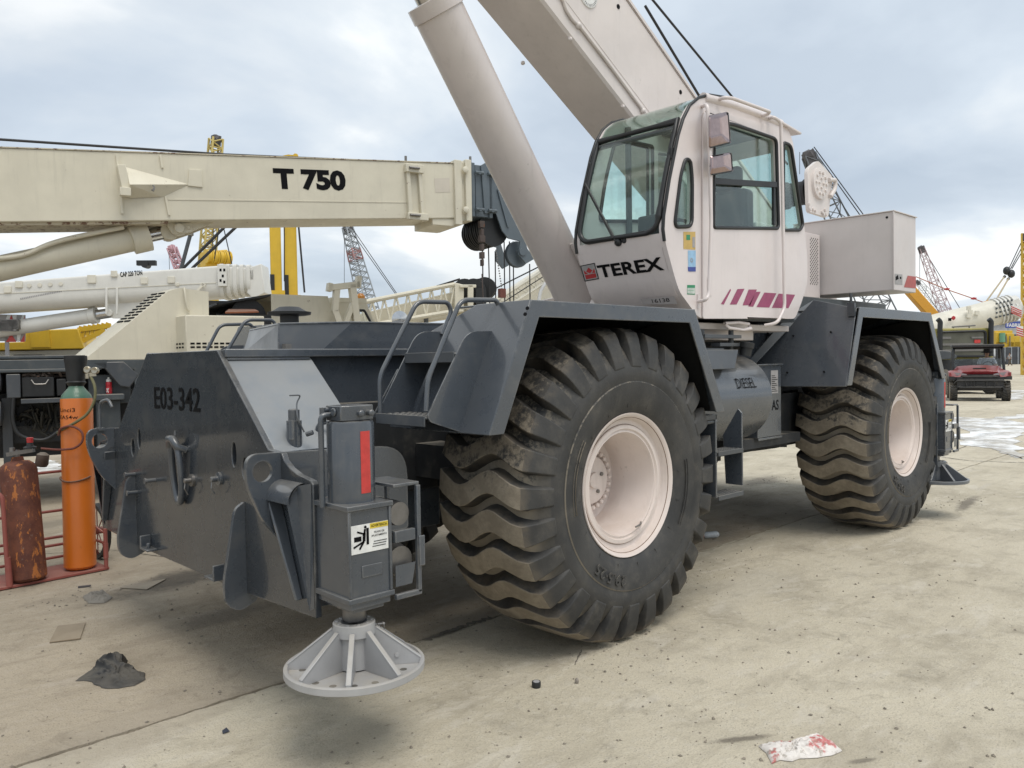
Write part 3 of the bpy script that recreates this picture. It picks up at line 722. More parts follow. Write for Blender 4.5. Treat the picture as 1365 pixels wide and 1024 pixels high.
# ---- outrigger jack (front near); mirrored for the far side, copied to the rear
def jack_parts(sx, tf, floatlow=0.0):
    FM = M['float'] if sx > 0 else M['grey_mid']
    """sx = +1 front, tf maps a mesh builder to its place"""
    JX, JY = -1.857, .03
    def put(name, mb, mat, **k): return obj(name, tf(mb), mat, crane, **k)
    bx = MB().box(-1.955,-1.758,-.100,.165,.672,1.045)
    box_ = put('jack_box', bx, M['grey'], bevel=.004)
    tr = MB()
    for z0, z1 in ((1.045,1.066),(.668,.690)): tr.box(-1.968,-1.745,-.112,.175,z0,z1)
    tr.box(-1.962,-1.950,-.108,-.096,.690,1.045).box(-1.765,-1.752,-.108,-.096,.690,1.045)
    tr.box(-1.955,-1.76,-.100,.165,.640,.668).box(-1.93,-1.78,-.08,.14,.620,.640)
    put('jack_box_rim', tr, M['grey'], bevel=.003)
    cy = MB().lathe((JX,JY,1.03), (0,0,1), [(0,.099),(.36,.099),(.372,.094),(.376,.06),(.38,0)], 40)
    put('jack_cylinder', cy, M['grey'], smooth=40)
    hd = MB().prism([(JX-.080,JY-.055),(JX+.0,JY-.078),(JX+.08,JY-.055),(JX+.08,JY+.06),(JX-.08,JY+.06)], 'xy', 1.405, 1.468)
    for x_ in (-.005, .045): hd.lathe((JX+x_,JY-.062,1.435), (.1,-1,0), [(0,.012),(.03,.015),(.036,.011)], 8)
    hd.lathe((JX-.08,JY-.01,1.442), (-1,0,0), [(0,.018),(.01,.018),(.01,.009)], 12)
    put('jack_head', hd, M['grey'], bevel=.004)
    pp = MB().tube(bend([(JX-.075,JY+.02,1.43),(JX-.125,JY+.025,1.43),(JX-.125,JY+.025,1.05)], .03), .012, 9)
    pp.tube([(JX-.10,JY+.05,1.40),(JX-.10,JY+.05,1.46)], .014, 8).tube([(JX-.10,JY+.05,1.45),(JX-.04,JY+.04,1.45)], .012, 8)
    put('jack_pipe', pp, M['grey'], smooth=50)
    a0 = None
    st = MB(); vs = []
    A0, A1 = radians(-99), radians(-71)
    for i in range(9):
        t = A0+(A1-A0)*i/8
        for z in (1.105, 1.362): vs.append((JX+.1005*cos(t), JY+.1005*sin(t), z))
    st.add(vs, [(2*i, 2*i+2, 2*i+3, 2*i+1) for i in range(8)])
    put('reflective_strip', st, M['red'])
    # name plate outline and warning sign
    put('name_plate', MB().box(-1.90,-1.80,-.104,-.100,.765,.815), M['grey'], bevel=.002)
    yy = -.1018
    put('warning_label', MB().box(-1.948,-1.768,yy-.001,yy+.001,.868,.985), M['label_white'], smooth=0)
    put('warning_label', MB().box(-1.858,-1.769,yy-.002,yy,.962,.984), M['label_yellow'], smooth=0)
    pk = MB(); y2 = yy-.0022
    def q2(pts): pk.add([(x_, y2, z_) for x_, z_ in pts], [tuple(range(len(pts)))])
    q2([(-1.935,.918),(-1.900,.918),(-1.900,.938),(-1.935,.938)]); q2([(-1.876,.900),(-1.864,.900),(-1.864,.968),(-1.876,.968)])
    for (xa, za, xb, zb, wd) in ((-1.882,.965,-1.886,.945,.010),(-1.886,.945,-1.92,.958,.007),(-1.886,.95,-1.888,.915,.014),(-1.888,.915,-1.91,.885,.009),(-1.888,.915,-1.938,.895,.008)):
        dx_, dz_ = xb-xa, zb-za; L = sqrt(dx_*dx_+dz_*dz_); nx, nz__ = -dz_/L*wd/2, dx_/L*wd/2
        q2([(xa+nx,za+nz__),(xb+nx,zb+nz__),(xb-nx,zb-nz__),(xa-nx,za-nz__)])
    q2(circ2((-1.8805,.973), .0065, 10))
    put('warning_pictogram', pk, M['ink'], smooth=0)
    tx = text_on('ADVERTENCIA', (-1.853,y2-.0003,.9675), (1,0,0), (0,0,1), .011, .078, bold=.01, th=.0)
    tx.merge(text_on('PELIGRO DE', (-1.838,y2-.0003,.942), (1,0,0), (0,0,1), .008, .05, bold=.01, th=0)).merge(text_on('APLASTAMIENTO', (-1.852,y2-.0003,.928), (1,0,0), (0,0,1), .008, .076, bold=.01, th=0))
    for k in range(3): tx.box(-1.848+.004*k,-1.782+.003*k,y2-.0004,y2-.0002,.886+.010*k,.889+.010*k)
    put('warning_lettering', tx, M['ink'], smooth=0)
    # open beam end with rollers
    fr = MB().box(-1.745,-1.612,-.115,.12,1.118,1.132)
    fr.box(-1.632,-1.612,-.125,-.105,.655,1.118).box(-1.632,-1.612,.10,.12,.655,1.118)
    fr.box(-1.745,-1.612,-.125,-.105,.645,.668).box(-1.745,-1.64,-.122,-.10,.885,.935).box(-1.63,-1.60,-.135,-.125,.77,.90)
    fr.add([(-1.745,-.118,.70),(-1.745,-.118,.79),(-1.64,-.118,.79),(-1.66,-.118,.70)], [(0,1,2,3),(3,2,1,0)])
    put('beam_end_frame', fr, M['grey'], bevel=.003)
    rl = MB().lathe((-1.70,-.09,1.0), (0,1,0), [(0,.05),(.05,.055),(.15,.055),(.2,.05)], 20).lathe((-1.70,-.09,.80), (0,1,0), [(0,.062),(.04,.07),(.06,.05),(.16,.05),(.18,.07),(.2,.062)], 20)
    put('beam_roller', rl, M['dullsteel'])
    # rod and float
    put('jack_rod', MB().lathe((JX,JY,.56), (0,0,1), [(0,.05),(.06,.05),(.06,.075),(.075,.075)], 24), M['dullsteel'])
    fx, fy, fz = -1.878, .0, .358
    R = .285
    fl = MB().lathe((fx,fy,fz), (0,0,1), [(0,0),(0,R),(.004,R+.006),(.030,R+.006),(.034,R),(.034,R-.010),(.030,R-.013),(.014,R-.015),(.012,0)], 56, caps=False)
    fo = put('float_dish', fl, FM, smooth=35)
    cb = MB().lathe((fx,fy,fz+.15), (0,0,1), [(0,.085),(.004,.088),(.052,.088),(.056,.084),(.056,.056),(.030,.052),(.030,0)], 36, caps=False)
    cb.lathe((fx,fy,fz+.018), (0,0,1), [(0,.075),(.14,.07)], 24, caps=False)
    for k in range(10):
        t = 2*pi*k/10; cb.lathe((fx+.071*cos(t),fy+.071*sin(t),fz+.205), (0,0,1), [(0,.007),(.004,.007)], 8)
    put('float_collar', cb, FM, smooth=35)
    for k in range(8):
        t = 2*pi*k/8+radians(232); c, s_ = cos(t), sin(t); sd_ = Vector((-s_, c, 0)); w_ = .009
        rb = MB(); pr = [(.065,.012),(R-.010,.012),(R-.010,.038),(.088,.178),(.065,.178)]
        vs = []
        for sg in (-1, 1):
            for (r, z) in pr: vs.append((fx+c*r+sd_.x*w_*sg, fy+s_*r+sd_.y*w_*sg, fz+z))
        rb.add(vs, [(4,3,2,1,0),(5,6,7,8,9)]+[(i, (i+1) % 5, 5+(i+1) % 5, 5+i) for i in range(5)])
        cap = [(.090,.176),(R-.010,.036)]
        rb.bar((fx+c*cap[0][0], fy+s_*cap[0][0], fz+cap[0][1]+.002), (fx+c*cap[1][0], fy+s_*cap[1][0], fz+cap[1][1]+.002), .022, .008)
        put('float_rib', rb, FM, bevel=.003)
    put('float_handle', MB().cyl((fx+.17,fy-.03,fz+.055),(fx+.13,fy-.12,fz+.055),.009,10), FM)
    dk = MB()
    for k in range(16):
        t = 2*pi*(k+.5)/16; dk.lathe((fx+(R-.07)*cos(t),fy+(R-.07)*sin(t),fz+.0125), (0,0,1), [(0,.015),(.0015,.015)], 12)
    put('float_drain', dk, M['frame'])['kind'] = 'stuff'
    rg = MB(); c0 = (fx+.085,fy-.045,fz+.18)
    rg.tube([(c0[0]+.02+.0*k, c0[1]-.008+.014*cos(2*pi*k/14), c0[2]-.012+.020*sin(2*pi*k/14)) for k in range(14)], .002, 5, closed=True).cyl(c0, (c0[0]+.03,c0[1]-.012,c0[2]), .007, 8)
    put('float_pin', rg, M['dullsteel'])
jack_parts(1, lambda m_: m_)
REARX = 3.215       # mirror plane for the rear jacks
def rear(m_, far=False):
    m_ = m_.copy(); DX = 5.02+1.857; m_.v = [(p[0]+DX, p[1]-.01, p[2]+.0) for p in m_.v]
    return both(m_) if far else m_
jack_parts(-1, lambda m_: rear(m_)); jack_parts(-1, lambda m_: rear(m_, True))
for s in (0, 1):
    f = (lambda m_: both(m_)) if s else (lambda m_: m_)
    obj('outrigger_housing', f(MB().box(4.98,5.36,.16,1.08,.60,1.02)), M['grey2'], crane, bevel=.008)
    obj('rear_guard', f(MB().box(4.90,4.915,-.05,.60,.47,1.15)), M['grey'], crane, bevel=.003)
obj('rear_body', MB().box(5.0,6.1,1.06,2.06,.7,1.75), M['grey2'], crane, bevel=.01)

# ---- hood with a paler diagonal piece of flank, air intake, deck
fh = px(333,437,y=1.96).x; fb = px(324,461,y=1.98).x
hv = [(-1.587,1.16,1.724),(-.36,1.16,1.724),(-.36,1.16,1.890),(-1.112,1.16,1.884),(-1.58,1.16,1.865), (fb,1.98,1.724),(fh,1.96,1.865),(-.36,1.96,1.890),(-.36,1.98,1.724),(-1.314,1.16,1.724)]
obj('engine_hood', MB().add(hv, [(9,1,2,3),(1,8,7,2),(5,6,7,8),(4,3,2,7,6),(0,9,1,8,5)]), M['grey'], crane, smooth=0)
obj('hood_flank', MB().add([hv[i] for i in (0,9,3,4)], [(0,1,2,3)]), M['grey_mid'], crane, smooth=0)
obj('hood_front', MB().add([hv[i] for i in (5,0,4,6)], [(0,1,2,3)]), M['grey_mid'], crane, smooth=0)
obj('hood_trim', MB().tube([hv[4],hv[3],hv[2]], .006, 6).tube([hv[0],hv[4]], .005, 6).tube([hv[4],hv[6]], .006, 6), M['grey'], crane)
obj('deck_plate', MB().box(-1.95,-.36,1.045,2.075,1.700,1.722), M['grey2'], crane, bevel=.003)
obj('deck_clip', MB().box(-1.575,-1.54,1.10,1.14,1.722,1.755), M['dullsteel'], crane)
q = px(386,431,y=1.5)
obj('air_intake', MB().lathe((q.x,1.5,1.86), (0,0,1), [(0,.055),(.075,.055),(.075,.10),(.080,.125),(.095,.128),(.10,.10),(.125,.06),(.13,0)], 28), M['black'], crane)
q = px(533,425,y=1.25)
obj('work_lamp', MB().lathe((q.x,q.y,q.z), (.55,.8,0), [(-.01,0),(0,.05),(.05,.05),(.075,.035),(.085,0)], 20).cyl((q.x+.02,q.y+.02,q.z-.03),(q.x+.02,q.y+.02,1.86),.01,8), M['steel'], crane)
# body between hood and turntable
obj('centre_body', MB().box(-.36,3.6,1.10,2.02,1.45,1.78), M['grey2'], crane, bevel=.01)

# ---- fenders
M['underseal'] = flat('underseal', (.014,.014,.014), .95, spec=.1)
def fender(xs_, zs, y0, y1, mat=None):
    """xs_: bottom front, top front, top rear, bottom rear; zs: bottom, top"""
    xa, xb, xc, xd = xs_; zb, zt = zs; t = .012; w_ = .085
    parts = []
    # flange on the outer side
    k = (zt-zb)
    def off(x0, x1): return w_*sqrt((x1-x0)**2+k*k)/k
    oa = off(xa, xb); od = off(xc, xd)
    sa = (xb-xa)/k; sd_ = (xc-xd)/k
    fl = [(xa,zb),(xb,zt),(xc,zt),(xd,zb),(xd-od,zb),(xd-od+sd_*(k-w_),zt-w_),(xa+oa+sa*(k-w_),zt-w_),(xa+oa,zb)]
    parts.append(('fender_flange', MB().prism(fl, 'xz', y0, y0+t)))
    # front slope with its inner corner cut off
    parts.append(('fender_front', MB().slab([(xa,y0+.001,zb),(xb,y0+.001,zt),(xb,y0+.40,zt),(xb-(xb-xa)*.22,y1,zt-.16),(xa,y1,zb)], t)))
    parts.append(('fender_top', MB().box(xb,xc,y0+t,y1-.22,zt-t,zt-.001).slab([(xb,y0+.40,zt-.006),(xc,y0+.40,zt-.006),(xc+(xd-xc)*.22,y1,zt-.166),(xb-(xb-xa)*.22,y1,zt-.166)], t)))
    parts.append(('fender_rear', MB().slab([(xc,y0+.001,zt),(xd,y0+.001,zb),(xd,y1,zb),(xc+(xd-xc)*.22,y1,zt-.16),(xc,y0+.40,zt)], t)))
    parts.append(('fender_liner', MB().slab([(xb+.02,y0+.03,zt-.018),(xc-.02,y0+.03,zt-.018),(xc-.02,y0+.40,zt-.02),(xb+.02,y0+.40,zt-.02)], .004).slab([(xb+.02,y0+.40,zt-.020),(xc-.02,y0+.40,zt-.020),(xc-.02,y1-.016,zt-.18),(xb+.02,y1-.016,zt-.18)], .004)
                  .slab([(xa+.03,y0+.09,zb+.01),(xb+.012,y0+.03,zt-.03),(xb+.012,y1-.016,zt-.19),(xa+.03,y1-.016,zb+.01)], .004).slab([(xd-.03,y0+.09,zb+.01),(xc-.012,y0+.03,zt-.03),(xc-.012,y1-.016,zt-.19),(xd-.03,y1-.016,zb+.01)], .004)
                  .prism([(xa+.05,zb+.01),(xb+.02,zt-.19),(xc-.02,zt-.19),(xd-.05,zb+.01)], 'xz', y1-.020, y1-.014)))
    parts.append(('fender_inner', MB().prism([(xa+.02,zb),(xb,zt-.17),(xc,zt-.17),(xd-.02,zb)], 'xz', y1-t, y1)))
    return parts
for s in (0, 1):
    f = (lambda m_: both(m_)) if s else (lambda m_: m_)
    for nm, mb in fender((-1.155,-.862,.575,.912), (1.29,1.945), -.07, .74): obj(nm, f(mb), M['underseal'] if nm == 'fender_liner' else M['grey'], crane, bevel=0 if nm == 'fender_liner' else .004)
    for nm, mb in fender((2.735,2.985,4.62,5.03), (1.40,2.045), -.085, .74):
        if nm == 'fender_front' and not s: continue
        obj(nm, f(mb), M['underseal'] if nm == 'fender_liner' else M['grey'], crane, bevel=0 if nm == 'fender_liner' else .004)
# holes in the near flanges, latch post on the rear fender
mb = MB()
for (u, v, y) in ((703,411,-.08),(700,419,-.09)): q = px(u, v, y=y); mb.lathe((q.x,q.y-.0,q.z),(-.5,-.8,.2),[(-.004,.009),(.004,.009)],10)
obj('fender_hole', mb, M['ink'], crane)
q = px(1149,408,y=.0); obj('latch_post', MB().cyl((2.96,-.02,2.04),(2.96,-.02,2.16),.012,8).box(2.93,2.96,-.06,.0,1.97,2.08), M['grey2'], crane)
mb = MB()
for (u, v) in ((1058,448),(1108,443),(1050,497),(1099,496)):
    q = pxp(u, v, (2.86,0,1.75), (1,0,-.39)); mb.lathe((q.x-.004,q.y,q.z),(-1,0,.39),[(0,.008),(.012,.008)],8)
obj('fender_bolt', mb, M['ink'], crane)
# upper deck piece rising behind the rear fender, and slanted plate beside the turntable
obj('rear_deck', MB().prism([(2.40,1.62),(3.02,2.05),(3.4,2.14),(4.6,2.14),(5.0,1.9),(5.0,1.62)], 'xz', .745, 2.375), M['grey'], crane, bevel=.01)
RFP = (2.735,0,1.40); RFN = Vector((1,0,-.3876)).normalized()
obj('fender_front', MB().slab([pxp(u, v, RFP, RFN) for u, v in ((1003,488),(1085,400),(1142,411),(1128,515.5),(1042,515.5))], .012), M['grey'], crane, bevel=.003)
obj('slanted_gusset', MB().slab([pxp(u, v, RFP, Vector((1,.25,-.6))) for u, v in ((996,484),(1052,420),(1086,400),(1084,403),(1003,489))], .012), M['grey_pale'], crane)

# ---- steps with grab rails in front of the fenders
def steps(f):
    yo, yi = .15, .56
    # outer side panel
    a = [px(u, v, y=yo) for u, v in ((573,563),(569,555),(622,442),(668,441),(616,577))]
    pts = [(p.x, p.z) for p in a]
    obj('step_side_panel', f(plate(rpoly(pts, [.05,.03,.07,.0,.0], 6), [], .008, 'xz', yo)), M['grey'], crane, bevel=.002, weld=True)
    a = [px(u, v, y=yi) for u, v in ((509,562),(503,552),(556,442),(592,442),(540,566))]
    pts = [(p.x, p.z) for p in a]
    obj('step_side_panel', f(plate(rpoly(pts, [.03,.03,.07,.0,.0], 6), [], .008, 'xz', yi)), M['grey'], crane, bevel=.002, weld=True)
    for x0, x1, z0 in ((-1.372,-1.14,1.335),(-1.185,-.96,1.640)):
        mb = MB().box(x0,x0+.008,yo+.004,yi-.004,z0-.0,z0+.052).box(x0+.008,x1,yo+.004,yi-.004,z0+.036,z0+.044).box(x1-.008,x1,yo+.004,yi-.004,z0,z0+.036)
        st = obj('step', f(mb), M['grey2'], crane, bevel=.002)
        mb = MB()
        for i in range(5):
            for j in range(9):
                mb.lathe((x0+.03+i*.042, yo+.03+j*.044, z0+.044), (0,0,1), [(0,.016),(.005,.013),(.0055,.007)], 8)
        obj('grip_button', f(mb), M['grey2'], st)['kind'] = 'stuff'
    mb = MB().box(-1.05,-1.04,yo,yi,1.30,1.64)
    obj('step_back', f(MB().slab([(-1.14,yo,1.30),(-.90,yo,1.78),(-.90,yi+.1,1.78),(-1.14,yi+.1,1.30)], .006)), M['grey'], crane)
    for y, P in ((yo+.02, ((568,548),(570,506),(614,400),(662,400),(666,412),(656,442))), (yi-.01, ((507,551),(506,501),(556,402),(597,403),(602,415),(589,446)))):
        pts = [px(u, v, y=y) for u, v in P]
        obj('grab_rail', f(MB().tube(bend(pts, .05, 5), .0125, 10)), M['grey'], crane, smooth=60)
steps(lambda m_: m_); steps(both)
a = [px(u, v, y=.72) for u, v in ((494,556),(528,492),(535,492),(520,560))]
obj('step_bracket', MB().prism([(p.x, p.z) for p in a], 'xz', .70, .71), M['grey'], crane)

# ---- fuel tank, filler, ladder, hydraulic box on the near side
TY, TZ, TR = .545, 1.325, .335
tk = obj('fuel_tank', MB().lathe((.62,TY,TZ), (1,0,0), [(0,TR-.03),(.02,TR),(1.44,TR),(1.455,TR-.012),(1.46,TR-.03)], 64), M['grey'], crane, smooth=30)
# lettering wrapped on the drum
tm = text_mb('DIESEL', .075, bold=.0, th=0, spacing=1.12); a = pxp(985,515,(0,TY-TR,1.3),(0,1,0)); b = pxp(1010,521,(0,TY-TR,1.3),(0,1,0))
kx = (b.x-a.x)/tm.w
bm = MB(); bm.v = []; bm.f = tm.f
z0 = a.z-.02
for (x, y, z) in tm.v:
    ang = math.asin(max(-1, min(1, (z0+y-TZ)/TR))); bm.v.append((a.x+x*kx, TY-(TR+.006)*cos(ang), TZ+(TR+.006)*sin(ang)))
obj('tank_lettering', bm, M['ink'], tk, smooth=0)
mb = MB()
for x in (.95,): mb.lathe((x,TY,TZ),(1,0,0),[(0,TR+.003),(.035,TR+.003)],64,caps=False)
obj('tank_strap', mb, M['grey2'], tk)
mb = MB().hexa([(1.02,.20,TZ+.235),(1.50,.20,TZ+.235),(1.50,.80,TZ+.235),(1.02,.80,TZ+.235)], [(1.02,.24,TZ+.375),(1.62,.24,TZ+.375),(1.62,.80,TZ+.375),(1.02,.80,TZ+.375)])
obj('tank_step', mb, M['grey2'], tk, bevel=.004)
q = px(993,462,y=.30)
obj('filler_cap', MB().lathe((q.x,q.y,q.z-.07), (.1,-.15,1), [(0,.045),(.06,.045),(.062,.055),(.10,.055),(.105,.045)], 20), M['black'], tk)
for (x0, x1) in ((.915,.93),(1.245,1.26)):
    obj('ladder_side', MB().prism([(0.0,.715),(0.0,1.27),(.30,1.27),(.32,.90),(.32,.715)] if x0 < 1 else [(.0,.76),(.0,1.02),(-.0,1.26),(.03,1.29),(.15,1.1),(.13,.76)], 'yz', x0, x1), M['grey'], crane, bevel=.003)
for z0 in (.715, 1.01):
    st = obj('ladder_step', MB().box(.93,1.245,-.005,.14,z0,z0+.006).box(.93,1.245,-.012,-.005,z0-.02,z0+.010), M['grey2'], crane, bevel=.002)
    mb = MB()
    for i in range(10):
        for j in range(4): mb.lathe((.955+i*.03,.02+j*.033,z0+.006),(0,0,1),[(0,.010),(.004,.008)],6)
    obj('grip_button', mb, M['grey2'], st)['kind'] = 'stuff'
obj('ladder_bracket', MB().box(.80,.93,.0,.12,1.235,1.27).cyl((.80,.02,1.22),(.95,.02,1.22),.015,8), M['grey2'], crane, bevel=.003)
a = px(1010,585,y=.42); b = px(1041,486,y=.42)
hb = obj('hydraulic_box', MB().box(a.x,b.x,.42,.9,a.z,b.z).box(a.x-.015,b.x+.01,.40,.42,b.z-.005,b.z+.008).box(a.x,b.x,.41,.42,a.z-.02,a.z+.0), M['grey'], crane, bevel=.005)
p = px(1029,540,y=.4185); p2 = px(1038,540,y=.4185)
obj('box_lettering', text_on('AS', (p.x,.4185,p.z-.045), (1,0,0), (0,0,1), .085, p2.x-p.x, bold=.015, th=.0), M['ink'], hb, smooth=0)
p = px(1027.5,494,y=.4185); p2 = px(1037,524,y=.4185)
mb = MB().box(p.x,p2.x,.417,.4195,p2.z,p.z)
obj('box_label', mb, M['label_grey'], hb)
mb = MB()
for i in range(9): mb.box(p.x+.01,p2.x-.01-.02*(i % 3),.4165,.4170,p2.z+.015+i*.016,p2.z+.021+i*.016)
obj('label_print', mb, M['ink'], hb, smooth=0)
mb = MB().box(1.9,3.0,.45,1.0,.90,.98); mb.bar((2.0,.5,.95),(3.0,.6,.86),.05,.05)
obj('side_beam', mb, M['frame'], crane)

# ================================================================== SUPERSTRUCTURE
obj('slewing_ring', MB().lathe((2.35,YC,1.60), (0,0,1), [(0,.72),(.14,.72),(.15,.62),(.26,.62),(.26,.74),(.33,.74)], 48), M['frame'], crane)
mb = MB().box(1.0,2.75,.42,1.1,1.855,1.905).box(1.15,2.3,.50,1.0,1.78,1.86)
obj('cab_floor', mb, M['boomw'], crane, bevel=.006)
a = [px(u, v, y=.33) for u, v in ((966,431),(972,437),(990,440),(1000,438),(998,432),(985,430))]
obj('towing_eye', MB().tube(a, .012, 8, closed=True), M['white'], crane, smooth=60)
mb = MB()
for (x, z, l) in ((1.3,1.80,.5),(1.5,1.74,.4),(1.25,1.70,.3)): mb.bar((x,.36,z),(x+l,.36,z),.08,.025)
mb.cyl((1.35,.38,1.6),(1.35,.38,1.85),.02).cyl((1.75,.38,1.62),(1.75,.38,1.85),.02)
obj('under_cab_bracket', mb, M['grey2'], crane)

# ---- cab: outline in x,z measured on the near side plane
CY0, CY1 = .30, 1.09
FR = [(1.19,1.925),(.955,2.10),(.905,2.19),(.795,2.43),(.780,2.51),(.790,2.60),(.858,2.85),(.968,3.17),(1.03,3.295),(1.11,3.40),(1.22,3.475),(1.36,3.525),(1.55,3.55)]
RE = [(2.40,3.545),(2.52,3.50),(2.60,3.42),(2.70,3.05),(2.80,2.72),(2.845,2.50),(2.845,2.27),(2.74,2.10),(2.62,1.955)]
OUT = FR+RE
def hole(P, r): return rpoly([(px(u, v, y=CY0).x, px(u, v, y=CY0).z) for u, v in P], r, 5)
qw = hole([(898,303),(907,232),(913,212),(920,214),(922.5,240),(922,302)], [.06,.15,.04,.05,.1,.06])
dw = hole([(949,304),(950,166),(972,165),(1033,186),(1036,305)], [.03,.03,.1,.05,.04])
rw = hole([(1044,307),(1044,190),(1054,194),(1070,300),(1066,307)], [.02,.03,.05,.03,.03])
cab = obj('cab_side', plate(rpoly(OUT, .05, 3), [qw, dw, rw], .04, 'xz', CY0+.02), M['white'], crane, bevel=.012, weld=True, smooth=40)
def holef(P, r): return rpoly([(px(u, v, y=CY1).x, px(u, v, y=CY1).z) for u, v in P], r, 5)
fw1 = holef([(793,296),(800,245),(813,193),(822,187),(864,197),(864,296)], [.05,.2,.05,.05,.02,.03])
xq = px(872,230,y=CY1).x
dwf = [(max(x, xq), z) for x, z in dw]
dwf = rpoly([(xq,2.58),(xq,3.34),(2.25,3.38),(2.33,3.30),(2.33,2.68)], .04)
obj('cab_side', plate(rpoly(OUT, .05, 3), [fw1, dwf, rw], .04, 'xz', CY1-.02), M['white'], crane, bevel=.012, weld=True, smooth=40)
def strip(P, y0, y1, th, name, mat, **k):
    vs = []; n = len(P); mb = MB()
    nr = []
    for i in range(n):
        a = Vector(P[max(i-1,0)]); b = Vector(P[min(i+1,n-1)]); d = (b-a).normalized(); nr.append(Vector((d.y, -d.x)))
    for i in range(n):
        for y in (y0, y1):
            vs.append((P[i][0], y, P[i][1])); 
    for i in range(n):
        for y in (y0, y1): vs.append((P[i][0]+nr[i].x*th, y, P[i][1]+nr[i].y*th))
    fs = []
    for i in range(n-1):
        fs += [(2*i, 2*i+1, 2*i+3, 2*i+2), (2*n+2*i+1, 2*n+2*i, 2*n+2*i+2, 2*n+2*i+3), (2*i, 2*i+2, 2*n+2*i+2, 2*n+2*i), (2*i+1, 2*n+2*i+1, 2*n+2*i+3, 2*i+3)]
    fs += [(0, 2*n, 2*n+1, 1), (2*n-2, 2*n-1, 4*n-1, 4*n-2)]
    mb.add(vs, fs); return obj(name, mb, mat, crane, smooth=45, **k)
# skins between the two sides (thickness goes inwards: profile runs from the front foot over the roof)
strip(FR[:4]+[(.782,2.485)], CY0+.035, CY1-.035, .03, 'cab_front', M['white'])
ws = [(.780,2.51),(.790,2.60),(.822,2.72),(.858,2.85),(.912,3.01),(.968,3.17),(1.018,3.275)]
# windshield with its black surround
def scale_in(P, k): return P
fr_y0, fr_y1 = CY0+.012, CY1-.012
wsg = strip(ws, fr_y0+.05, fr_y1-.05, .008, 'windshield', M['glass'])
mb = MB()
def prof_at(t):   # point on windshield profile by height fraction
    z = 2.50+t*(3.285-2.50)
    for (x0, z0), (x1, z1) in zip(ws[:-1], ws[1:]):
        if z <= z1: k = (z-z0)/(z1-z0); return (x0+(x1-x0)*k, z)
    return (1.022, z)
loop = []
yy0, yy1 = fr_y0+.03, fr_y1-.03
c = .10
bot = [(yy0+c, 0.0), (yy1-c, 0.0)]
lp = []
for k in range(7):
    t = k/6*pi/2; lp.append((yy1-c+c*sin(t), (c-c*cos(t))/.785))
for k in range(1, 9): lp.append((yy1-.0, c/.785+(1-c/.785)*k/8))
lp += [(yy1-.2, 1.0), (YC*0+.7, 1.0), (yy0+.2, 1.0), (yy0, 1.0)]
for k in range(1, 9): lp.append((yy0, 1-(1-c/.785)*k/8))
for k in range(7):
    t = k/6*pi/2; lp.append((yy0+c-c*cos(t)-0, (c-c*sin(t))/.785))
P3 = []
for (y, t) in lp: x, z = prof_at(min(1, max(0, t))); P3.append((x-.004, y, z))
obj('windshield_seal', MB().tube(P3, .019, 8, closed=True), M['seal'], crane, smooth=60)
# black edge between the front and the side, running up over the roof
obj('edge_trim', MB().tube([(x-.003, CY0+.004, z) for x, z in FR[3:]], .012, 8), M['seal'], crane, smooth=60)
obj('edge_trim', MB().tube([(x-.003, CY1-.004, z) for x, z in FR[3:]], .012, 8), M['seal'], crane, smooth=60)
strip([(1.018,3.275),(1.03,3.295),(1.11,3.40),(1.22,3.475),(1.36,3.525),(1.62,3.551),(1.75,3.553)], CY0+.035, CY1-.035, .008, 'roof_window', M['glass_roof'])
strip([(1.75,3.553),(2.05,3.556),(2.40,3.545),(2.52,3.50),(2.60,3.42)], CY0+.035, CY1-.035, .03, 'cab_roof', M['white'])
strip([(2.60,3.42),(2.615,3.36)], CY0+.03, CY1-.03, .03, 'rear_header', M['white'])
strip([(2.615,3.36),(2.70,3.05),(2.795,2.74)], CY0+.06, CY1-.06, .008, 'rear_window', M['glass'])
strip([(2.795,2.74),(2.845,2.50),(2.845,2.27),(2.74,2.10),(2.62,1.955)], CY0+.035, CY1-.035, .03, 'cab_back', M['white'])
# rounded roof edge with a drip visor to the rear
mb = MB().slab([(2.36,.272,3.522),(2.70,.272,3.492),(2.70,.55,3.512),(2.36,.55,3.556)], .02)
obj('roof_visor', mb, M['white'], crane, bevel=.006)
rr = MB().tube([(1.30,CY0+.02,3.497),(1.7,CY0+.02,3.525),(2.1,CY0+.02,3.53),(2.42,CY0+.02,3.525)], .038, 10)
obj('roof_edge', rr, M['white'], crane, smooth=60)
# door: a skin standing proud, with grooves
door = hole([(935,425),(935,152),(941,146),(1030,169),(1041,180),(1046,425)], [.02,.06,.06,.08,.06,.02])
dw2 = hole([(948,306),(949,164),(972,163),(1034.5,184.5),(1037.5,307)], [.035,.03,.1,.06,.05])
obj('cab_door', plate(door, [dw2], .012, 'xz', CY0-.008), M['white'], crane, bevel=.004, weld=True)
def loop_tube(P, y, r): return MB().tube([(x, y, z) for x, z in P], r, 7, closed=True)
for nm, P, y in (('window_seal', dw, CY0-.012), ('window_seal', qw, CY0-.002), ('window_seal', rw, CY0-.002), ('window_seal', dwf, CY1+.004), ('window_seal', fw1, CY1-.045), ('window_seal', fw1, CY1+.004), ('window_seal', rw, CY1+.004)):
    obj(nm, loop_tube(P, y, .014), M['seal'], crane, smooth=60)
a = px(949,242,y=CY0); b = px(1036,247,y=CY0)
obj('window_bar', MB().bar((a.x,CY0-.008,a.z),(b.x,CY0-.008,b.z),.02,.045), M['seal'], crane, bevel=.003)
c_ = px(1031,250,y=CY0); d_ = px(1031,300,y=CY0)
obj('window_bar', MB().bar((c_.x,CY0-.002,c_.z),(d_.x,CY0-.002,d_.z),.02,.03), M['seal'], crane)
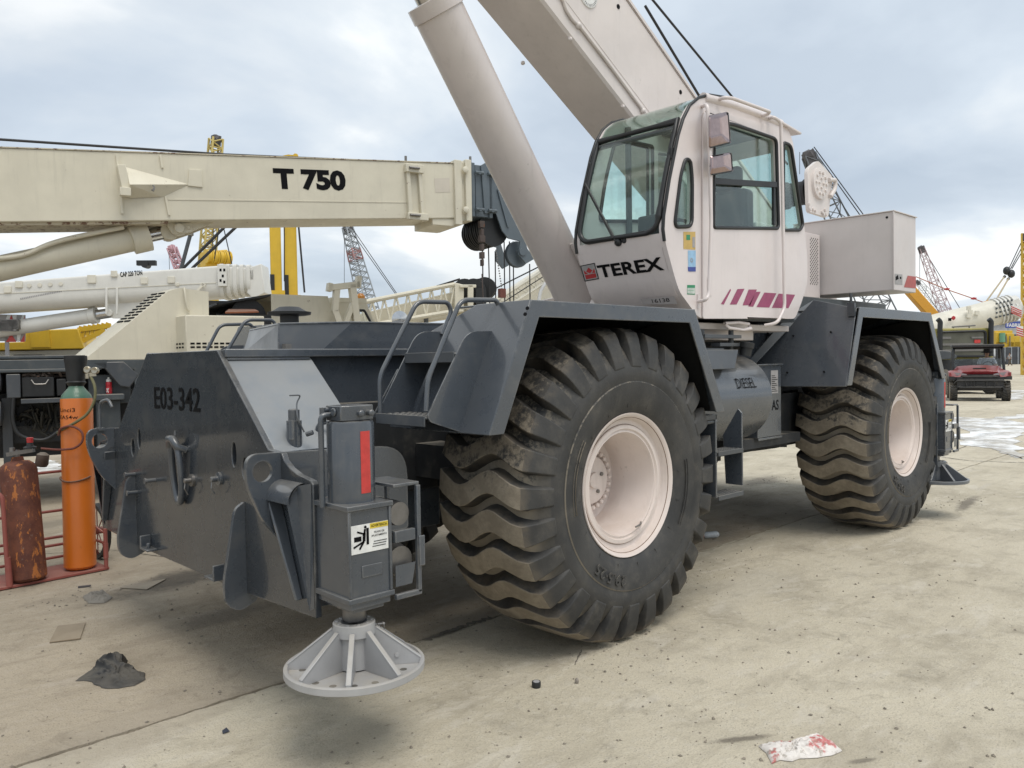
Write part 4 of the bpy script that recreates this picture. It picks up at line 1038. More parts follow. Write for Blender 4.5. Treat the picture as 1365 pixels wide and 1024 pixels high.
c_ = px(1012,256,y=CY0); d_ = px(1012,300,y=CY0)
for nm, P, y in (('door_glass', dw, CY0+.02), ('quarter_glass', qw, CY0+.02), ('rear_side_glass', rw, CY0+.02), ('far_glass', dwf, CY1-.02), ('far_glass', fw1, CY1-.02), ('rear_side_glass', rw, CY1-.02)):
    obj(nm, plate(P, [], .006, 'xz', y), M['glass'], crane, smooth=0)
# interior: seat, console, wheel, display, dash
mb = MB().box(1.75,2.25,.50,.92,2.30,2.44).box(2.18,2.34,.50,.92,2.40,3.02).box(2.22,2.32,.58,.84,3.03,3.22).box(1.8,2.2,.6,.8,1.95,2.3)
obj('seat', mb, M['black'], crane, bevel=.04, seg=3)
mb = MB().box(.98,1.25,.45,1.0,2.1,2.42).box(1.04,1.12,.44,.72,2.44,2.68).box(1.05,1.2,.75,1.0,2.42,2.50).box(1.5,2.1,.36,.48,2.3,2.46).box(1.5,2.1,.93,1.03,2.3,2.46)
obj('console', mb, M['black'], crane, bevel=.02)
st = MB().tube([(1.38+.10*cos(2*pi*k/20), .70+.19*sin(2*pi*k/20), 2.58+.12*cos(2*pi*k/20)) for k in range(20)], .014, 8, closed=True).cyl((1.38,.70,2.58),(1.2,.70,2.2),.03).bar((1.38,.52,2.58),(1.38,.88,2.58),.02,.02)
obj('steering_wheel', st, M['black'], crane, smooth=50)
obj('cab_lining', MB().box(1.0,2.7,CY0+.045,CY1-.045,1.93,1.96).box(1.80,2.5,CY0+.06,CY1-.06,3.47,3.50).tube([(1.35,CY1-.06,2.2),(1.35,CY1-.06,3.45)],.025).tube([(1.02,CY1-.05,3.24),(1.02,CY0+.05,3.24)],.02), M['carrier'], crane)
# wiper
a = pxp(825,323,(.79,.7,2.47),(-1,0,.2)); b = pxp(783,245,(.86,.7,2.85),(-1,0,.33))
wp = MB().lathe((a.x,a.y,a.z),(-1,0,-.2),[(0,.03),(.02,.026),(.03,.012)],14)
wp.bar((a.x-.03,a.y,a.z),(b.x-.028,b.y,b.z),.014,.010).bar((a.x-.03,a.y+.03,a.z+.03),(b.x-.024,b.y+.012,b.z),.010,.008)
obj('wiper', wp, M['black'], crane)
wb = MB(); P = []
q1 = pxp(838,322,(.785,.5,2.49),(-1,0,.05)); 
obj('wiper_motor', MB().lathe((a.x-.0,a.y-.05,a.z+.008),(-1,0,-.2),[(0,.022),(.012,.02),(.014,0)],12), M['black'], crane)
mb = MB()
for (u, v) in ((897,205),(789,225)):
    q = pxp(u, v, (.95,.5,3.1), (-1,0,.34)); mb.box(q.x-.03,q.x+.01,q.y-.012,q.y+.012,q.z-.04,q.z+.04)
obj('window_hinge', mb, M['black'], crane, bevel=.004)
# grab rails, mirrors
RY = CY0-.085
def rail(P, ys): return [px(u, v, y=y) for (u, v), y in zip(P, ys)]
fr = rail([(936,142),(943,139),(946,200),(948,300),(945,392),(941,400),(930,402)], [CY0,RY,RY,RY,RY,RY,CY0])
obj('grab_rail', MB().tube(bend(fr, .05), .0135, 10).box(fr[-1].x-.012,fr[-1].x+.012,CY0-.012,CY0,fr[-1].z-.05,fr[-1].z+.05), M['white'], crane, smooth=60)
rr = rail([(1025,158),(1031,156),(1041,163),(1043,250),(1045,360),(1046,410),(1036,431),(1019,434)], [CY0,RY,RY,RY,RY,RY,RY,CY0])
obj('grab_rail', MB().tube(bend(rr, .05), .0135, 10), M['white'], crane, smooth=60)
rl = [px(957,133,y=CY0+.0), px(966,130,y=CY0-.07), px(976,131,y=CY0-.09), px(1026,149,y=CY0-.09), px(1024,152,y=CY0-.07), px(1014,155,y=CY0+.0)]
obj('roof_rail', MB().tube(bend(rl, .04), .0135, 10), M['white'], crane, smooth=60)
def mirror_mb(P, d):
    pts = [px(u, v, y=RY-.02) for u, v in P]; c = sum(pts, Vector())/4
    fwd = Vector((-1,-.25,0)).normalized()
    back = [p+Vector((.015,0,0)) for p in pts]
    front = [c+(p-c)*.62+fwd*d for p in pts]
    mb = MB(); n = 4
    R2 = [c+(p-c)*1.0+fwd*.02 for p in pts]
    mb.add(back+R2+front, [(0,1,2,3),(11,10,9,8)]+[(i,(i+1)%4,4+(i+1)%4,4+i) for i in range(4)]+[(4+i,4+(i+1)%4,8+(i+1)%4,8+i) for i in range(4)])
    return mb, pts
for P, d in (([(946,155),(970,150),(973,190),(946,197)], .09), ([(948,209),(974,204),(976,228),(948,233)], .07)):
    mb, pts = mirror_mb(P, d)
    mr = obj('mirror', mb, M['mirror'], crane, smooth=180, weld=True); sb__ = mr.modifiers.new('round', 'SUBSURF'); sb__.levels = 3; sb__.render_levels = 3; sb__.use_limit_surface = False
    for e__ in mr.data.edges: pass
    cr = mr.data.attributes.new('crease_edge', 'FLOAT', 'EDGE'); cr.data.foreach_set('value', [.55]*len(mr.data.edges))
    obj('mirror_rim', MB().tube(bend([*pts, pts[0]], .02), .006, 6), M['black'], mr, smooth=60)
    obj('mirror_arm', MB().bar(px(946,(P[0][1]+P[3][1])/2,y=RY), pts[0].lerp(pts[3],.5)+Vector((.03,0,0)), .02, .02), M['black'], mr)
# door handle, lock and stickers
a = px(940,370,y=CY0); b = px(946,395,y=CY0)
obj('door_handle', MB().box(a.x,b.x,CY0-.017,CY0-.014,b.z,a.z).box(a.x+.015,a.x+.03,CY0-.022,CY0-.012,b.z+.03,a.z-.01), M['white'], crane, bevel=.003)
def sticker(name, P, mat, y, parent=crane):
    q = [px(u, v, y=y) for u, v in P]; return obj(name, MB().add([tuple(p) for p in q], [(0,1,2,3)]), mat, parent, smooth=0)
ys_ = CY0-.0015
sticker('gold_label', [(911,309),(927,309),(927,333),(911,332)], M['label_gold'], ys_)
sticker('label_print', [(915,313),(920,313),(920,320),(915,320)], M['label_green'], ys_-.001)
sticker('label_print', [(923,316),(926.5,316),(926.5,330),(923,330)], M['label_grey'], ys_-.001)
sticker('blue_label', [(917,334),(927.5,334),(927.5,362),(917.5,362)], M['label_blue'], ys_)
sticker('navy_label', [(917,356),(927.5,356),(927.5,362),(917.5,362)], M['label_navy'], ys_-.001)
q = px(922,347,y=ys_-.001); obj('label_print', MB().lathe((q.x,q.y,q.z),(0,-1,0),[(0,.016),(0.0005,.010)],14,caps=False), M['label_grey'], crane, smooth=0)
sticker('green_label', [(916,380),(926.5,380),(926.5,393),(916,392.5)], M['label_green'], ys_)
sticker('label_print', [(916.5,384),(926,384),(926,391.5),(916.5,391)], M['label_white'], ys_-.001)
mb = MB()
for i in range(3):
    q = [px(u, v, y=ys_-.002) for u, v in ((917,385+2*i),(925,385+2*i),(925,385.7+2*i),(917,385.7+2*i))]; mb.add([tuple(p) for p in q], [(0,1,2,3)])
obj('label_print', mb, M['label_green'], crane, smooth=0)
yd = CY0-.0158
for P in ([(973.5,385),(974.5,387),(965,406),(961,405.5)], [(983,385.5),(992.5,385),(982,406),(973,406)], [(998,386),(1009,386),(1000,407),(990,407)], [(1008,389),(1014,389),(1004,409),(997.5,408.5)], [(1019,390),(1035,391),(1025.5,410),(1008.5,409.5)]):
    sticker('magenta_stripe', P, M['magenta'], yd)
sticker('magenta_stripe', [(1038,391.5),(1045.2,392),(1045.2,410.8),(1029,410.5)], M['magenta'], yd)
sticker('magenta_stripe', [(1046.6,392),(1060,393),(1051,411),(1046.6,410.8)], M['magenta'], CY0-.0012)
# cab-front lettering and emblem on the sloping front panel
FP0 = Vector((.850,.7,2.31)); d1 = Vector((.905-.795,0,2.19-2.43)).normalized(); FN = Vector((-abs(d1.z),0,-abs(d1.x))).normalized()
FP = FP0+FN*.003
up_ = -d1
def fpt(u, v): return pxp(u, v, FP, FN)
A = fpt(800,370.5); B = fpt(886,360)
ex = (B-A).normalized(); ex = (ex-FN*ex.dot(FN)).normalized(); ey = FN.cross(ex)
Hh = (fpt(884,342)-fpt(886,360)).length*.98
obj('cab_lettering', text_on('TEREX', A, ex, ey, Hh, (B-A).length, bold=.03, th=.0006), M['ink'], crane, smooth=0)
def poly_on(name, P, mat, lift):
    return obj(name, MB().add([tuple(pxp(u, v, FP0+FN*lift, FN)) for u, v in P], [tuple(range(len(P)))]), mat, crane, smooth=0)
EM = [(773.5,354.5),(792.5,350.5),(798.5,372),(779.5,375.5)]
def em(a, b):   # unit square -> emblem
    p = [Vector(q) for q in EM]; t = p[0].lerp(p[1], a); d = p[3].lerp(p[2], a); r = t.lerp(d, b); return (r.x, r.y)
poly_on('emblem', [em(0,0),em(1,0),em(1,1),em(0,1)], M['ink'], .003)
poly_on('emblem', [em(.05,.05),em(.95,.05),em(.95,.95),em(.05,.95)], M['label_grey'], .0036)
for P in ([(.13,.62),(.87,.62),(.87,.88),(.13,.88)], [(.13,.30),(.36,.58),(.13,.58)], [(.87,.30),(.87,.58),(.64,.58)], [(.5,.20),(.72,.42),(.5,.58),(.28,.42)]):
    poly_on('emblem', [em(*p) for p in P], M['logo_red'], .0042)
a = px(855,403,x=.955)
FN2 = Vector((-.10*0-.09,0,-.05)).normalized()
p0 = Vector((.93,.7,2.145)); n2_ = Vector((-(2.19-2.10),0,-(.955-.905))).normalized()
p0 = p0+n2_*.003
obj('number_tag', MB().add([tuple(pxp(u, v, p0, n2_)) for u, v in ((854,399),(899,395),(903,405.5),(857,406))], [(0,1,2,3)]), paint('tag_grey', (.40,.37,.36), .5), crane, smooth=0)
A = pxp(870,404.3,p0+n2_*.001,n2_); B = pxp(893,402.3,p0+n2_*.001,n2_)
ex = (B-A).normalized(); obj('tag_lettering', text_on('16138', A, ex, n2_.cross(ex), .030, (B-A).length, bold=.004, th=0), M['ink'], crane, smooth=0)

# ---- boom
BY0, BY1 = 1.295, 1.825
EL = radians(31.0)
bd = Vector((-cos(EL),0,sin(EL))); bn = Vector((sin(EL),0,cos(EL)))     # along, up across
def bpt(s, h, y): p = BO+bd*s+bn*h; return (p.x, y, p.z)
LO = pxp(843,156,(0,BY0,0),(0,1,0)); UP = pxp(925,128,(0,BY0,0),(0,1,0))
BO = Vector((LO.x,0,LO.z))
HB = (Vector((UP.x,0,UP.z))-BO).dot(bn)
BO = BO - bd*3.2
def boom_sec(s0, s1, h0, h1, y0, y1, r=.0):
    pts = [(y0+.02,h0),(y1-.02,h0),(y1,h0+.02),(y1,h1-.02),(y1-.02,h1),(y0+.02,h1),(y0,h1-.02),(y0,h0+.02)]
    mb = MB(); n = len(pts)
    mb.v = [bpt(s0,h,y) for y,h in pts]+[bpt(s1,h,y) for y,h in pts]
    mb.f = [tuple(range(n)), tuple(range(2*n-1,n-1,-1))]+[(i,(i+1)%n,n+(i+1)%n,n+i) for i in range(n)]
    return mb
bo = obj('boom', boom_sec(-.2, 12.0, 0, HB, BY0, BY1), M['boomw'], crane)
for k, s0 in enumerate((12.0, 12.45, 12.9)):
    q = .03*(k+1); obj('boom_section', boom_sec(s0, s0+.5, q, HB-q, BY0+q, BY1-q), M['boomw'], bo)
mb = boom_sec(-.2, 12.0, HB-.002, HB+.012, BY0-.012, BY1+.012)
obj('boom_edge', mb, M['boomw'], bo)
P = [pxp(u, v, (0,BY0-.012,0), (0,1,0)) for u, v in ((751,0),(754,12),(764,28),(772,34),(812,86),(860,151))]
last = Vector(P[-1]); P.append(last-bd*1.2)
P = [P[0]+bd*2.0]+P
ho = MB().tube(bend(P, .08), .014, 8)
for (u, v) in ((771,34),(857,148)): q = pxp(u, v, (0,BY0-.012,0), (0,1,0)); ho.ico(q, .03, 1)
obj('boom_hose', ho, M['boomw'], bo, smooth=60)
mb = MB()
for (u, v) in ((824,9),(907,123)): q = pxp(u, v, (0,BY0,0), (0,1,0)); mb.lathe((q.x,q.y,q.z),(0,-1,0),[(0,.02),(.004,.02)],12)
obj('boom_hole', mb, M['ink'], bo)
mb = MB()
for (u, v) in ((760,52),(830,142),(697,84)): q = pxp(u, v, BO, bn); mb.ico(q, .02, 1)
obj('boom_nub', mb, M['boomw'], bo)
q = pxp(784,-7,(0,BY0,0),(0,1,0))
sm = MB()
for s_w in (1.9, 5.2): sm.bar(bpt(s_w,.0,BY0-.001), bpt(s_w,HB,BY0-.001), .012, .006, up=(0,1,0))
sm.bar(bpt(-.2,.20,BY0-.001), bpt(12,.20,BY0-.001), .008, .004, up=(0,1,0))
obj('weld_seam', sm, M['boomw'], bo)
dl = obj('angle_dial', MB().lathe((q.x,q.y,q.z),(0,-1,0),[(0,.105),(.006,.105),(.010,.10)],40), M['label_white'], bo)
tk_ = MB()
for k in range(32):
    t = 2*pi*k/32; c, s_ = cos(t), sin(t); tk_.bar((q.x+c*.075,q.y-.0105,q.z+s_*.075),(q.x+c*.095,q.y-.0105,q.z+s_*.095),.004,.001,up=(0,1,0))
obj('dial_mark', tk_, M['ink'], dl, smooth=0)
# boom foot and turntable side plates
for y in (1.17, 1.93):
    ol = rpoly([(1.05,1.80),(1.05,2.12),(1.6,2.22),(2.7,2.45),(3.5,3.0),(4.1,2.92),(4.72,3.05),(5.3,3.05),(5.3,2.2),(4.4,1.80)], .08)
    obj('turntable_plate', plate(ol, [], .05, 'xz', y), M['boomw'], crane, bevel=.006, weld=True)
obj('boom_pivot', MB().cyl((3.75,1.12,2.72),(3.75,1.98,2.72),.10,20), M['boomw'], crane)
mb = MB().box(4.1,5.3,1.2,1.9,2.0,2.9); obj('turntable_body', mb, M['boomw'], crane, bevel=.02)
# winch with its bolted side plate
wp_ = [(px(u, v, y=1.17).x, px(u, v, y=1.17).z) for u, v in ((1074,226),(1088,214),(1108,236),(1102,291),(1076,283))]
for y in (1.17, 1.75):
    w_ = obj('winch_plate', plate(rpoly([(x_-(.75 if y > 1.5 else 0), z_-(.25 if y > 1.5 else 0)) for x_, z_ in wp_], .06), [], .04, 'xz', y), M['boomw'], crane, bevel=.005, weld=True)
    if y < 1.5:
        q = px(1091,245,y=1.15); mb = MB().lathe((q.x,1.15,q.z),(0,-1,0),[(0,.17),(.03,.17),(.034,.15),(.03,.0)],32)
        for k in range(10): t = 2*pi*k/10; mb.lathe((q.x+.12*cos(t),1.12,q.z+.12*sin(t)),(0,-1,0),[(0,.018),(.02,.018)],6)
        for k in range(4): t = 2*pi*k/4; mb.lathe((q.x+.05*cos(t),1.12,q.z+.05*sin(t)),(0,-1,0),[(0,.015),(.02,.015)],6)
        for (u, v) in ((1077.5,272),(1079,279),(1083,279),(1086,281),(1095,283),(1099,280),(1100,286),(1097,286)):
            b_ = px(u, v, y=1.15); mb.lathe((b_.x,1.15,b_.z),(0,-1,0),[(0,.018),(.02,.018)],6)
        obj('winch_bolt', mb, M['boomw'], w_)['kind'] = 'stuff'
        hh = [px(u, v, y=1.13) for u, v in ((1105,240),(1114,240),(1113,252),(1107,262))]
        obj('winch_handle', MB().tube(bend(hh, .06), .025, 8), M['boomw'], w_, smooth=60)
q = px(1091,245,y=1.17)
obj('winch_drum', MB().lathe((q.x-.12,1.22,q.z-.1),(0,1,0),[(0,.15),(.03,.15),(.03,.13),(.25,.13),(.25,.15),(.28,.15)],28,caps=False), M['rope'], crane)
# hoist ropes
a = pxp(870,0,(0,YC,0),(0,1,0)); b = pxp(975,128,(0,YC,0),(0,1,0)); d_ = (b-a).normalized()
obj('hoist_rope', MB().tube([a-d_*9.5, b+d_*1.3], .011, 8), M['rope'], crane, smooth=60)
a = pxp(884,48,(0,BY1-.1,0),(0,1,0)); b = pxp(932,128,(0,BY1-.1,0),(0,1,0)); d_ = (b-a).normalized()
obj('hoist_rope', MB().tube([a-d_*.35, b+d_*.9], .013, 8), M['rope'], crane, smooth=60)
# lift cylinder
c0 = (pxp(552,15,(0,YC,0),(0,1,0))+pxp(609,4,(0,YC,0),(0,1,0)))/2
c1 = (pxp(693,300,(0,YC,0),(0,1,0))+pxp(750.6,300,(0,YC,0),(0,1,0)))/2
ax_ = (c1-c0).normalized(); L_ = (c1-c0).length
RC = .182
lc = obj('lift_cylinder', MB().lathe(c0, ax_, [(-.06,.13),(-.055,RC+.012),(.045,RC+.012),(.05,RC),(L_+.75,RC),(L_+.80,RC-.05)], 56), M['cyl'], crane, smooth=35)
obj('cylinder_rod', MB().cyl(c0-ax_*2.2, c0, .115, 40), M['steel'], lc)
obj('cylinder_mount', MB().lathe(c1+ax_*.95+Vector((0,-.30,0)), (0,1,0), [(0,.10),(.05,.17),(.55,.17),(.60,.10)], 28), M['cyl'], lc)
ar = [pxp(u, v, (0,1.30,0), (0,1,0)) for u, v in ((755,372),(757,385),(760,400),(765,412))]
obj('cylinder_pipe', MB().tube([c1+ax_*.2+Vector((-.0,-RC-.02,0)), c1+ax_*.6+Vector((0,-RC-.02,0)), c1+ax_*.95+Vector((.1,-RC-.05,0))], .015, 8), M['cyl'], lc, smooth=60)
# counterweight box and cooler grille
X0, X1, Y0, Y1, Z0, Z1 = 4.185, 4.75, .10, 1.10, 2.258, 3.0
cwb = obj('counterweight', MB().box(X0,X1,Y0,Y1,Z0,Z1), M['cw'], crane, bevel=.006)
mb = MB().box(X0-.012,X1+.012,Y0-.012,Y1,Z1,Z1+.010).box(X0-.010,X0+.004,Y0-.008,Y0+.006,Z0,Z1)
obj('counterweight_edge', mb, M['cw'], cwb, bevel=.002)
def st2(name, P, mat): q = [px(u, v, y=Y0-.002) for u, v in P]; return obj(name, MB().add([tuple(p) for p in q], [(0,1,2,3)]), mat, cwb, smooth=0)
st2('red_reflector', [(1210,367.5),(1221,369),(1221,384.5),(1205,383)], flat('red_faded', (.40,.09,.08), .5))
st2('counterweight_label', [(1193,365),(1203,366),(1203,380),(1193,379)], M['label_grey'])
q = [px(u, v, y=Y0-.003) for u, v in ((1194,369),(1197,366.5),(1198,372),(1194,374))]; q2_ = [px(u, v, y=Y0-.003) for u, v in ((1199.5,369),(1201.5,369),(1201.5,372),(1199.5,372))]
obj('label_print', MB().add(q, [(0,1,2,3)]).add(q2_, [(0,1,2,3)]), M['ink'], cwb, smooth=0)
q = px(1185,287,y=.1); obj('lifting_hole', MB().lathe((X0-.001,Y0+.06,Z1-.05),(-1,0,0),[(0,.012),(.002,.012)],10), M['ink'], cwb)
mb = MB().box(2.9,4.15,.80,1.14,2.15,2.86)
gx0 = px(1080,330,y=.80).x
cl_ = obj('cooler_housing', mb, M['white'], crane, bevel=.01)
mb = MB()
for i in range(4):
    for j in range(26): mb.lathe((gx0+.045*i+(.022 if j % 2 else 0), .7985, 2.36+j*.018),(0,-1,0),[(0,.0075),(.001,.0075)],6)
obj('grille_hole', mb, M['ink'], cl_, smooth=0)['kind'] = 'stuff'
obj('rear_floor', MB().box(2.7,5.3,.6,1.2,2.05,2.2), M['carrier'], crane, bevel=.01)

# ================================================================== T 750 TRUCK CRANE BEHIND
def heading_frame(p0, deg):
    e_ = Vector((cos(radians(deg)), sin(radians(deg)), 0)); n_ = Vector((-e_.y, e_.x, 0)); return Vector((p0[0], p0[1], 0)), e_, n_
class Fr:           # a vertical working plane: local s (along), t (away), z
    def __init__(s, p0, deg): s.p0, s.e, s.n = heading_frame(p0, deg); s.rz = radians(deg)
    def pk(s, u, v, t=0.):
        r = ray(u, v); k = (t-(CAM-s.p0).dot(s.n))/r.dot(s.n); p = CAM+r*k
        return ((p-s.p0).dot(s.e), t, p.z)
    def sz(s, u, v, t=0.): q = s.pk(u, v, t); return (q[0], q[2])
T = Fr(at(0,246,9.15), -13.8)
tc_ = thing('truck_crane', 'cream truck crane with T 750 on its level boom, parked behind the grey crane', 'crane', (T.p0.x, T.p0.y, 0), T.rz)
def tob(name, mb, mat, parent=None, **k): return obj(name, mb, mat, parent or tc_, local=True, **k)
BW = .72
A0 = T.sz(0,197); A1 = T.sz(0,296); B0_ = T.sz(606,218); B1_ = T.sz(606,291)
def ext(p, q, s): k = (s-p[0])/(q[0]-p[0]); return (s, p[1]+(q[1]-p[1])*k)
SL, SR = -9.0, B0_[0]
ol = [ext(A0,B0_,SL), ext(A0,B0_,SR), ext(A1,B1_,SR), ext(A1,B1_,SL)]
tb = tob('boom', MB().prism(ol, 'xz', 0, BW), M['cream'], bevel=.012)
def topz(s): return ext(A0,B0_,s)[1]
def botz(s): return ext(A1,B1_,s)[1]
mb = MB().prism([(SL,topz(SL)),(SR,topz(SR)),(SR,topz(SR)+.012),(SL,topz(SL)+.012)], 'xz', -.012, BW+.012)
s5, s6 = T.sz(225,300)[0], SR
mb.prism([(SL,botz(SL)-.03),(s5,botz(s5)-.03),(s5,botz(s5)+.01),(SL,botz(SL)+.01)], 'xz', .05, BW-.05)
tob('boom_edge', mb, M['cream_rust'], tb)
# doubler plates, weld line
mb = MB()
p = [T.sz(u, v) for u, v in ((154,206),(161,285)) ]; mb.prism([(p[0][0],p[0][1]-.0),(p[0][0]+.03,p[0][1]),(p[1][0]+.03,p[1][1]),(p[1][0],p[1][1])], 'xz', -.022, 0)
p = [T.sz(u, v) for u, v in ((212,207),(215,224))]; mb.prism([(p[0][0],p[0][1]),(p[0][0]+.025,p[0][1]),(p[1][0]+.025,p[1][1]),(p[1][0],p[1][1])], 'xz', -.022, 0)
p = [T.sz(u, v) for u, v in ((219,262),(224,287))]; mb.prism([(p[0][0],p[0][1]),(p[0][0]+.025,p[0][1]),(p[1][0]+.025,p[1][1]),(p[1][0],p[1][1])], 'xz', -.022, 0)
a = T.pk(224,266,-.003); b = T.pk(545,270,-.003); mb.bar(a, b, .006, .012)
tob('boom_stiffener', mb, M['cream'], tb)
# sloping side box on the boom
def t3(u, v, t): return T.pk(u, v, t)
q = [T.sz(u, v) for u, v in ((158,222),(252,247),(216,263),(170,264))]
mb = MB()
a = [t3(168,223,-.001), t3(216,224,-.001), t3(252,246,-.001), t3(215,264,-.001), t3(172,264,-.001)]
b = [t3(170,226,-.09), t3(206,226,-.09), t3(250,246,-.02), t3(250,248,-.02), t3(173,246,-.16)]
mb.add([t3(168,223,-.002), t3(216,224,-.002), t3(252,246,-.002), t3(173,246,-.20), t3(216,263,-.002), t3(172,264,-.02)], [(0,1,2,3),(3,2,4,5),(0,3,5)])
tob('boom_side_box', mb, M['cream'], tb, smooth=0)
mb = MB().prism([T.sz(u, v) for u, v in ((155,223),(166,223),(174,262),(163,262))], 'xz', -.15, -.0)
c_ = t3(167,256,-.16); mb.box(c_[0]-.06,c_[0]+.06,-.2,-.1,c_[2]-.05,c_[2]+.05)
tob('box_end', mb, M['cream'], tb, bevel=.006)
tob('patch_plate', MB().prism([T.sz(u, v) for u, v in ((252,226),(268,227),(270,250),(250,248))], 'xz', -.02, 0), M['cream'], tb, bevel=.003)
c_ = t3(204,250,-.16); tob('hook', MB().tube([(c_[0],-.15,c_[2]+.03),(c_[0]+.015,-.16,c_[2]),(c_[0],-.16,c_[2]-.04),(c_[0]-.02,-.16,c_[2]-.03)], .01, 6), M['dullsteel'], tb)
# T 750
A = T.pk(366,252.5,-.004); B = T.pk(462,255,-.004); Hh = T.pk(412,226,-.004)[2]-T.pk(412,254,-.004)[2]
exv = (Vector(B)-Vector(A)).normalized()
tob('boom_lettering', text_on('T 750', A, exv, (0,0,1), Hh, (Vector(B)-Vector(A)).length, bold=.05, th=.0, spacing=.98), M['ink'], tb, smooth=0)
# collars near the head
for (u0, u1) in ((540,557),):
    s0, s1 = T.sz(u0,225)[0], T.sz(u1,225)[0]
    mb = MB().prism([(s0,topz(s0)-.08),(s0+.05,topz(s0)-.08),(s0+.09,botz(s0)+.02),(s0+.02,botz(s0)+.02)], 'xz', -.06, 0).prism([(s1-.02,topz(s0)-.08),(s1+.03,topz(s0)-.08),(s1+.08,botz(s0)-.03),(s1+.02,botz(s0)-.03)], 'xz', -.06, 0)
    mb.box(s0-.02,s1+.06,-.09,0,topz(s0)-.16,topz(s0)-.04).box(s0,s1+.12,-.09,0,botz(s0)-.02,botz(s0)+.08)
    tob('collar_bracket', mb, M['cream'], tb, bevel=.008)
for k in range(2):
    z = (topz(s0)-.10, botz(s0)+.04)[k]
    tob('collar_bolt', MB().cyl((s0+.02,-.11,z),(s0+.18,-.11,z),.018,8), M['dullsteel'], tb)
s1 = T.sz(606,220)[0]; e0 = T.sz(604,217)[0]; e1 = T.sz(626,217)[0]
mb = MB().box(e0,e0+.12,-.05,BW+.05,botz(e0)-.10,topz(e0)+.05).box(e1-.10,e1,-.06,BW+.06,botz(e1)-.06,topz(e1)+.05).box(e0+.1,e1-.08,-.01,BW+.01,botz(e1)-.06,topz(e1)+.02)
mb.box(e0-.35,e0+.05,.02,BW-.02,botz(e0)-.12,botz(e0))
tob('end_collar', mb, M['cream'], tb, bevel=.01)
mb = MB()
for z in (topz(e1)-.12, botz(e1)+.10):
    for x in (e1-.12,): mb.lathe((x,-.07,z),(0,-1,0),[(0,.05),(.04,.05),(.05,.03)],10)
tob('collar_bolt', mb, M['cream'], tb)
tob('sticker_trace', MB().prism([T.sz(u, v) for u, v in ((579,238),(599,237),(600,256),(580,257))], 'xz', -.003, -.001), paint('sticker_ghost', (.585,.535,.45), .5, var=.06), tb, smooth=0)
# grey boom head with sheaves
hg = paint('boom_head_grey', (.10,.125,.145), .45, dust=.2, var=.1, coat=.1)
f0, f1 = T.sz(627,218)[0], T.sz(660,218)[0]
mb = MB().box(f0,f0+.06,-.03,BW+.03,botz(f0)+.02,topz(f0)+.02).box(f0+.08,f0+.34,.0,BW,botz(f0)+.03,topz(f0)).box(f0+.30,f0+.36,-.03,BW+.03,botz(f0)+.02,topz(f0)+.02)
hd = tob('boom_head', mb, hg, tb, bevel=.008)
for t_ in (-.03, BW+.0):
    ol = [T.sz(u, v) for u, v in ((640,221),(655,212),(672,232),(688,280),(697,315),(702,332),(712,345),(700,352),(690,340),(692,322),(676,318),(668,308),(660,285),(645,285))]
    mb = MB().prism(ol, 'xz', t_, t_+.03); tob('head_plate', mb, hg, tb, bevel=.004)
mb = MB()
for z in (topz(f0)-.13, botz(f0)+.13):
    for x in (f0+.07, f0+.29): mb.cyl((x-.02,-.06,z),(x+.12,-.06,z),.025,8).lathe((x+.05,-.03,z),(0,-1,0),[(0,.03),(.05,.03)],8)
mb.bar((f0+.45,-.04,topz(f0)-.35),(f0+.62,-.04,botz(f0)-.1),.03,.03)
tob('head_bolt', mb, hg, tb)
shv = MB(); c_ = T.sz(661,305)
for k in range(5): shv.lathe((c_[0],.08+k*.13,c_[1]),(0,1,0),[(0,.26),(.02,.26),(.03,.22),(.05,.22),(.06,.26),(.08,.26)],28)
tob('head_sheave', shv, M['black'], tb)
c2 = T.sz(695,338); tob('head_sheave', MB().lathe((c2[0],.1,c2[1]),(0,1,0),[(0,.20),(.02,.21),(.03,.18),(.06,.18),(.07,.21),(.09,.20)],28).lathe((c2[0],-.05,c2[1]+.02),(0,1,0),[(0,.06),(.1,.06)],12), hg, tb)
# hoist lines falling from the head
for k, (u, v0, v1, t_) in enumerate(((643,310,400,.1),(651,325,400,.2),(660,335,400,.3),(672,322,400,.1),(679,322,400,.25),(684,322,400,.4),(706,352,400,.15))):
    a = T.pk(u, v0, t_); b = T.pk(u+(3 if k in (1,) else 0), v1, t_); b = (b[0], t_, .8)
    tob('fall_rope', MB().tube([a, b], .011, 6), M['rope'], tb)
mb = MB(); a = Vector(T.pk(661,334,.0)); b = Vector(T.pk(669,385,.0))
for k in range(16):
    p = a.lerp(b, k/15); mb.lathe(p, (0,1,0) if k % 2 else (1,0,0), [(-.006,.012),(.006,.012)], 8)
mb0 = mb; mb = MB(); p = b; mb.box(p.x-.05,p.x+.05,-.04,.04,p.z-.14,p.z)
tob('chain', mb0, M['dullsteel'], tb); tob('chain_weight', mb, paint('weight_red', (.16,.05,.035), .6, rust=.3), tb)
mb = MB(); a = Vector(T.pk(642,295,-.02))
for k, (dz, w_) in enumerate(((0,.08),(-.12,.05),(-.22,.09),(-.35,.05),(-.47,.06),(-.58,.03))): mb.box(a.x-w_/2,a.x+w_/2,-.05,.03,a.z+dz-.10,a.z+dz)
mb.tube([(a.x,0,a.z-.8),(a.x+.03,0,a.z-1.6)], .01, 6)
tob('wedge_socket', mb, paint('socket_rust', (.075,.055,.048), .7, rust=.3), tb, bevel=.01)
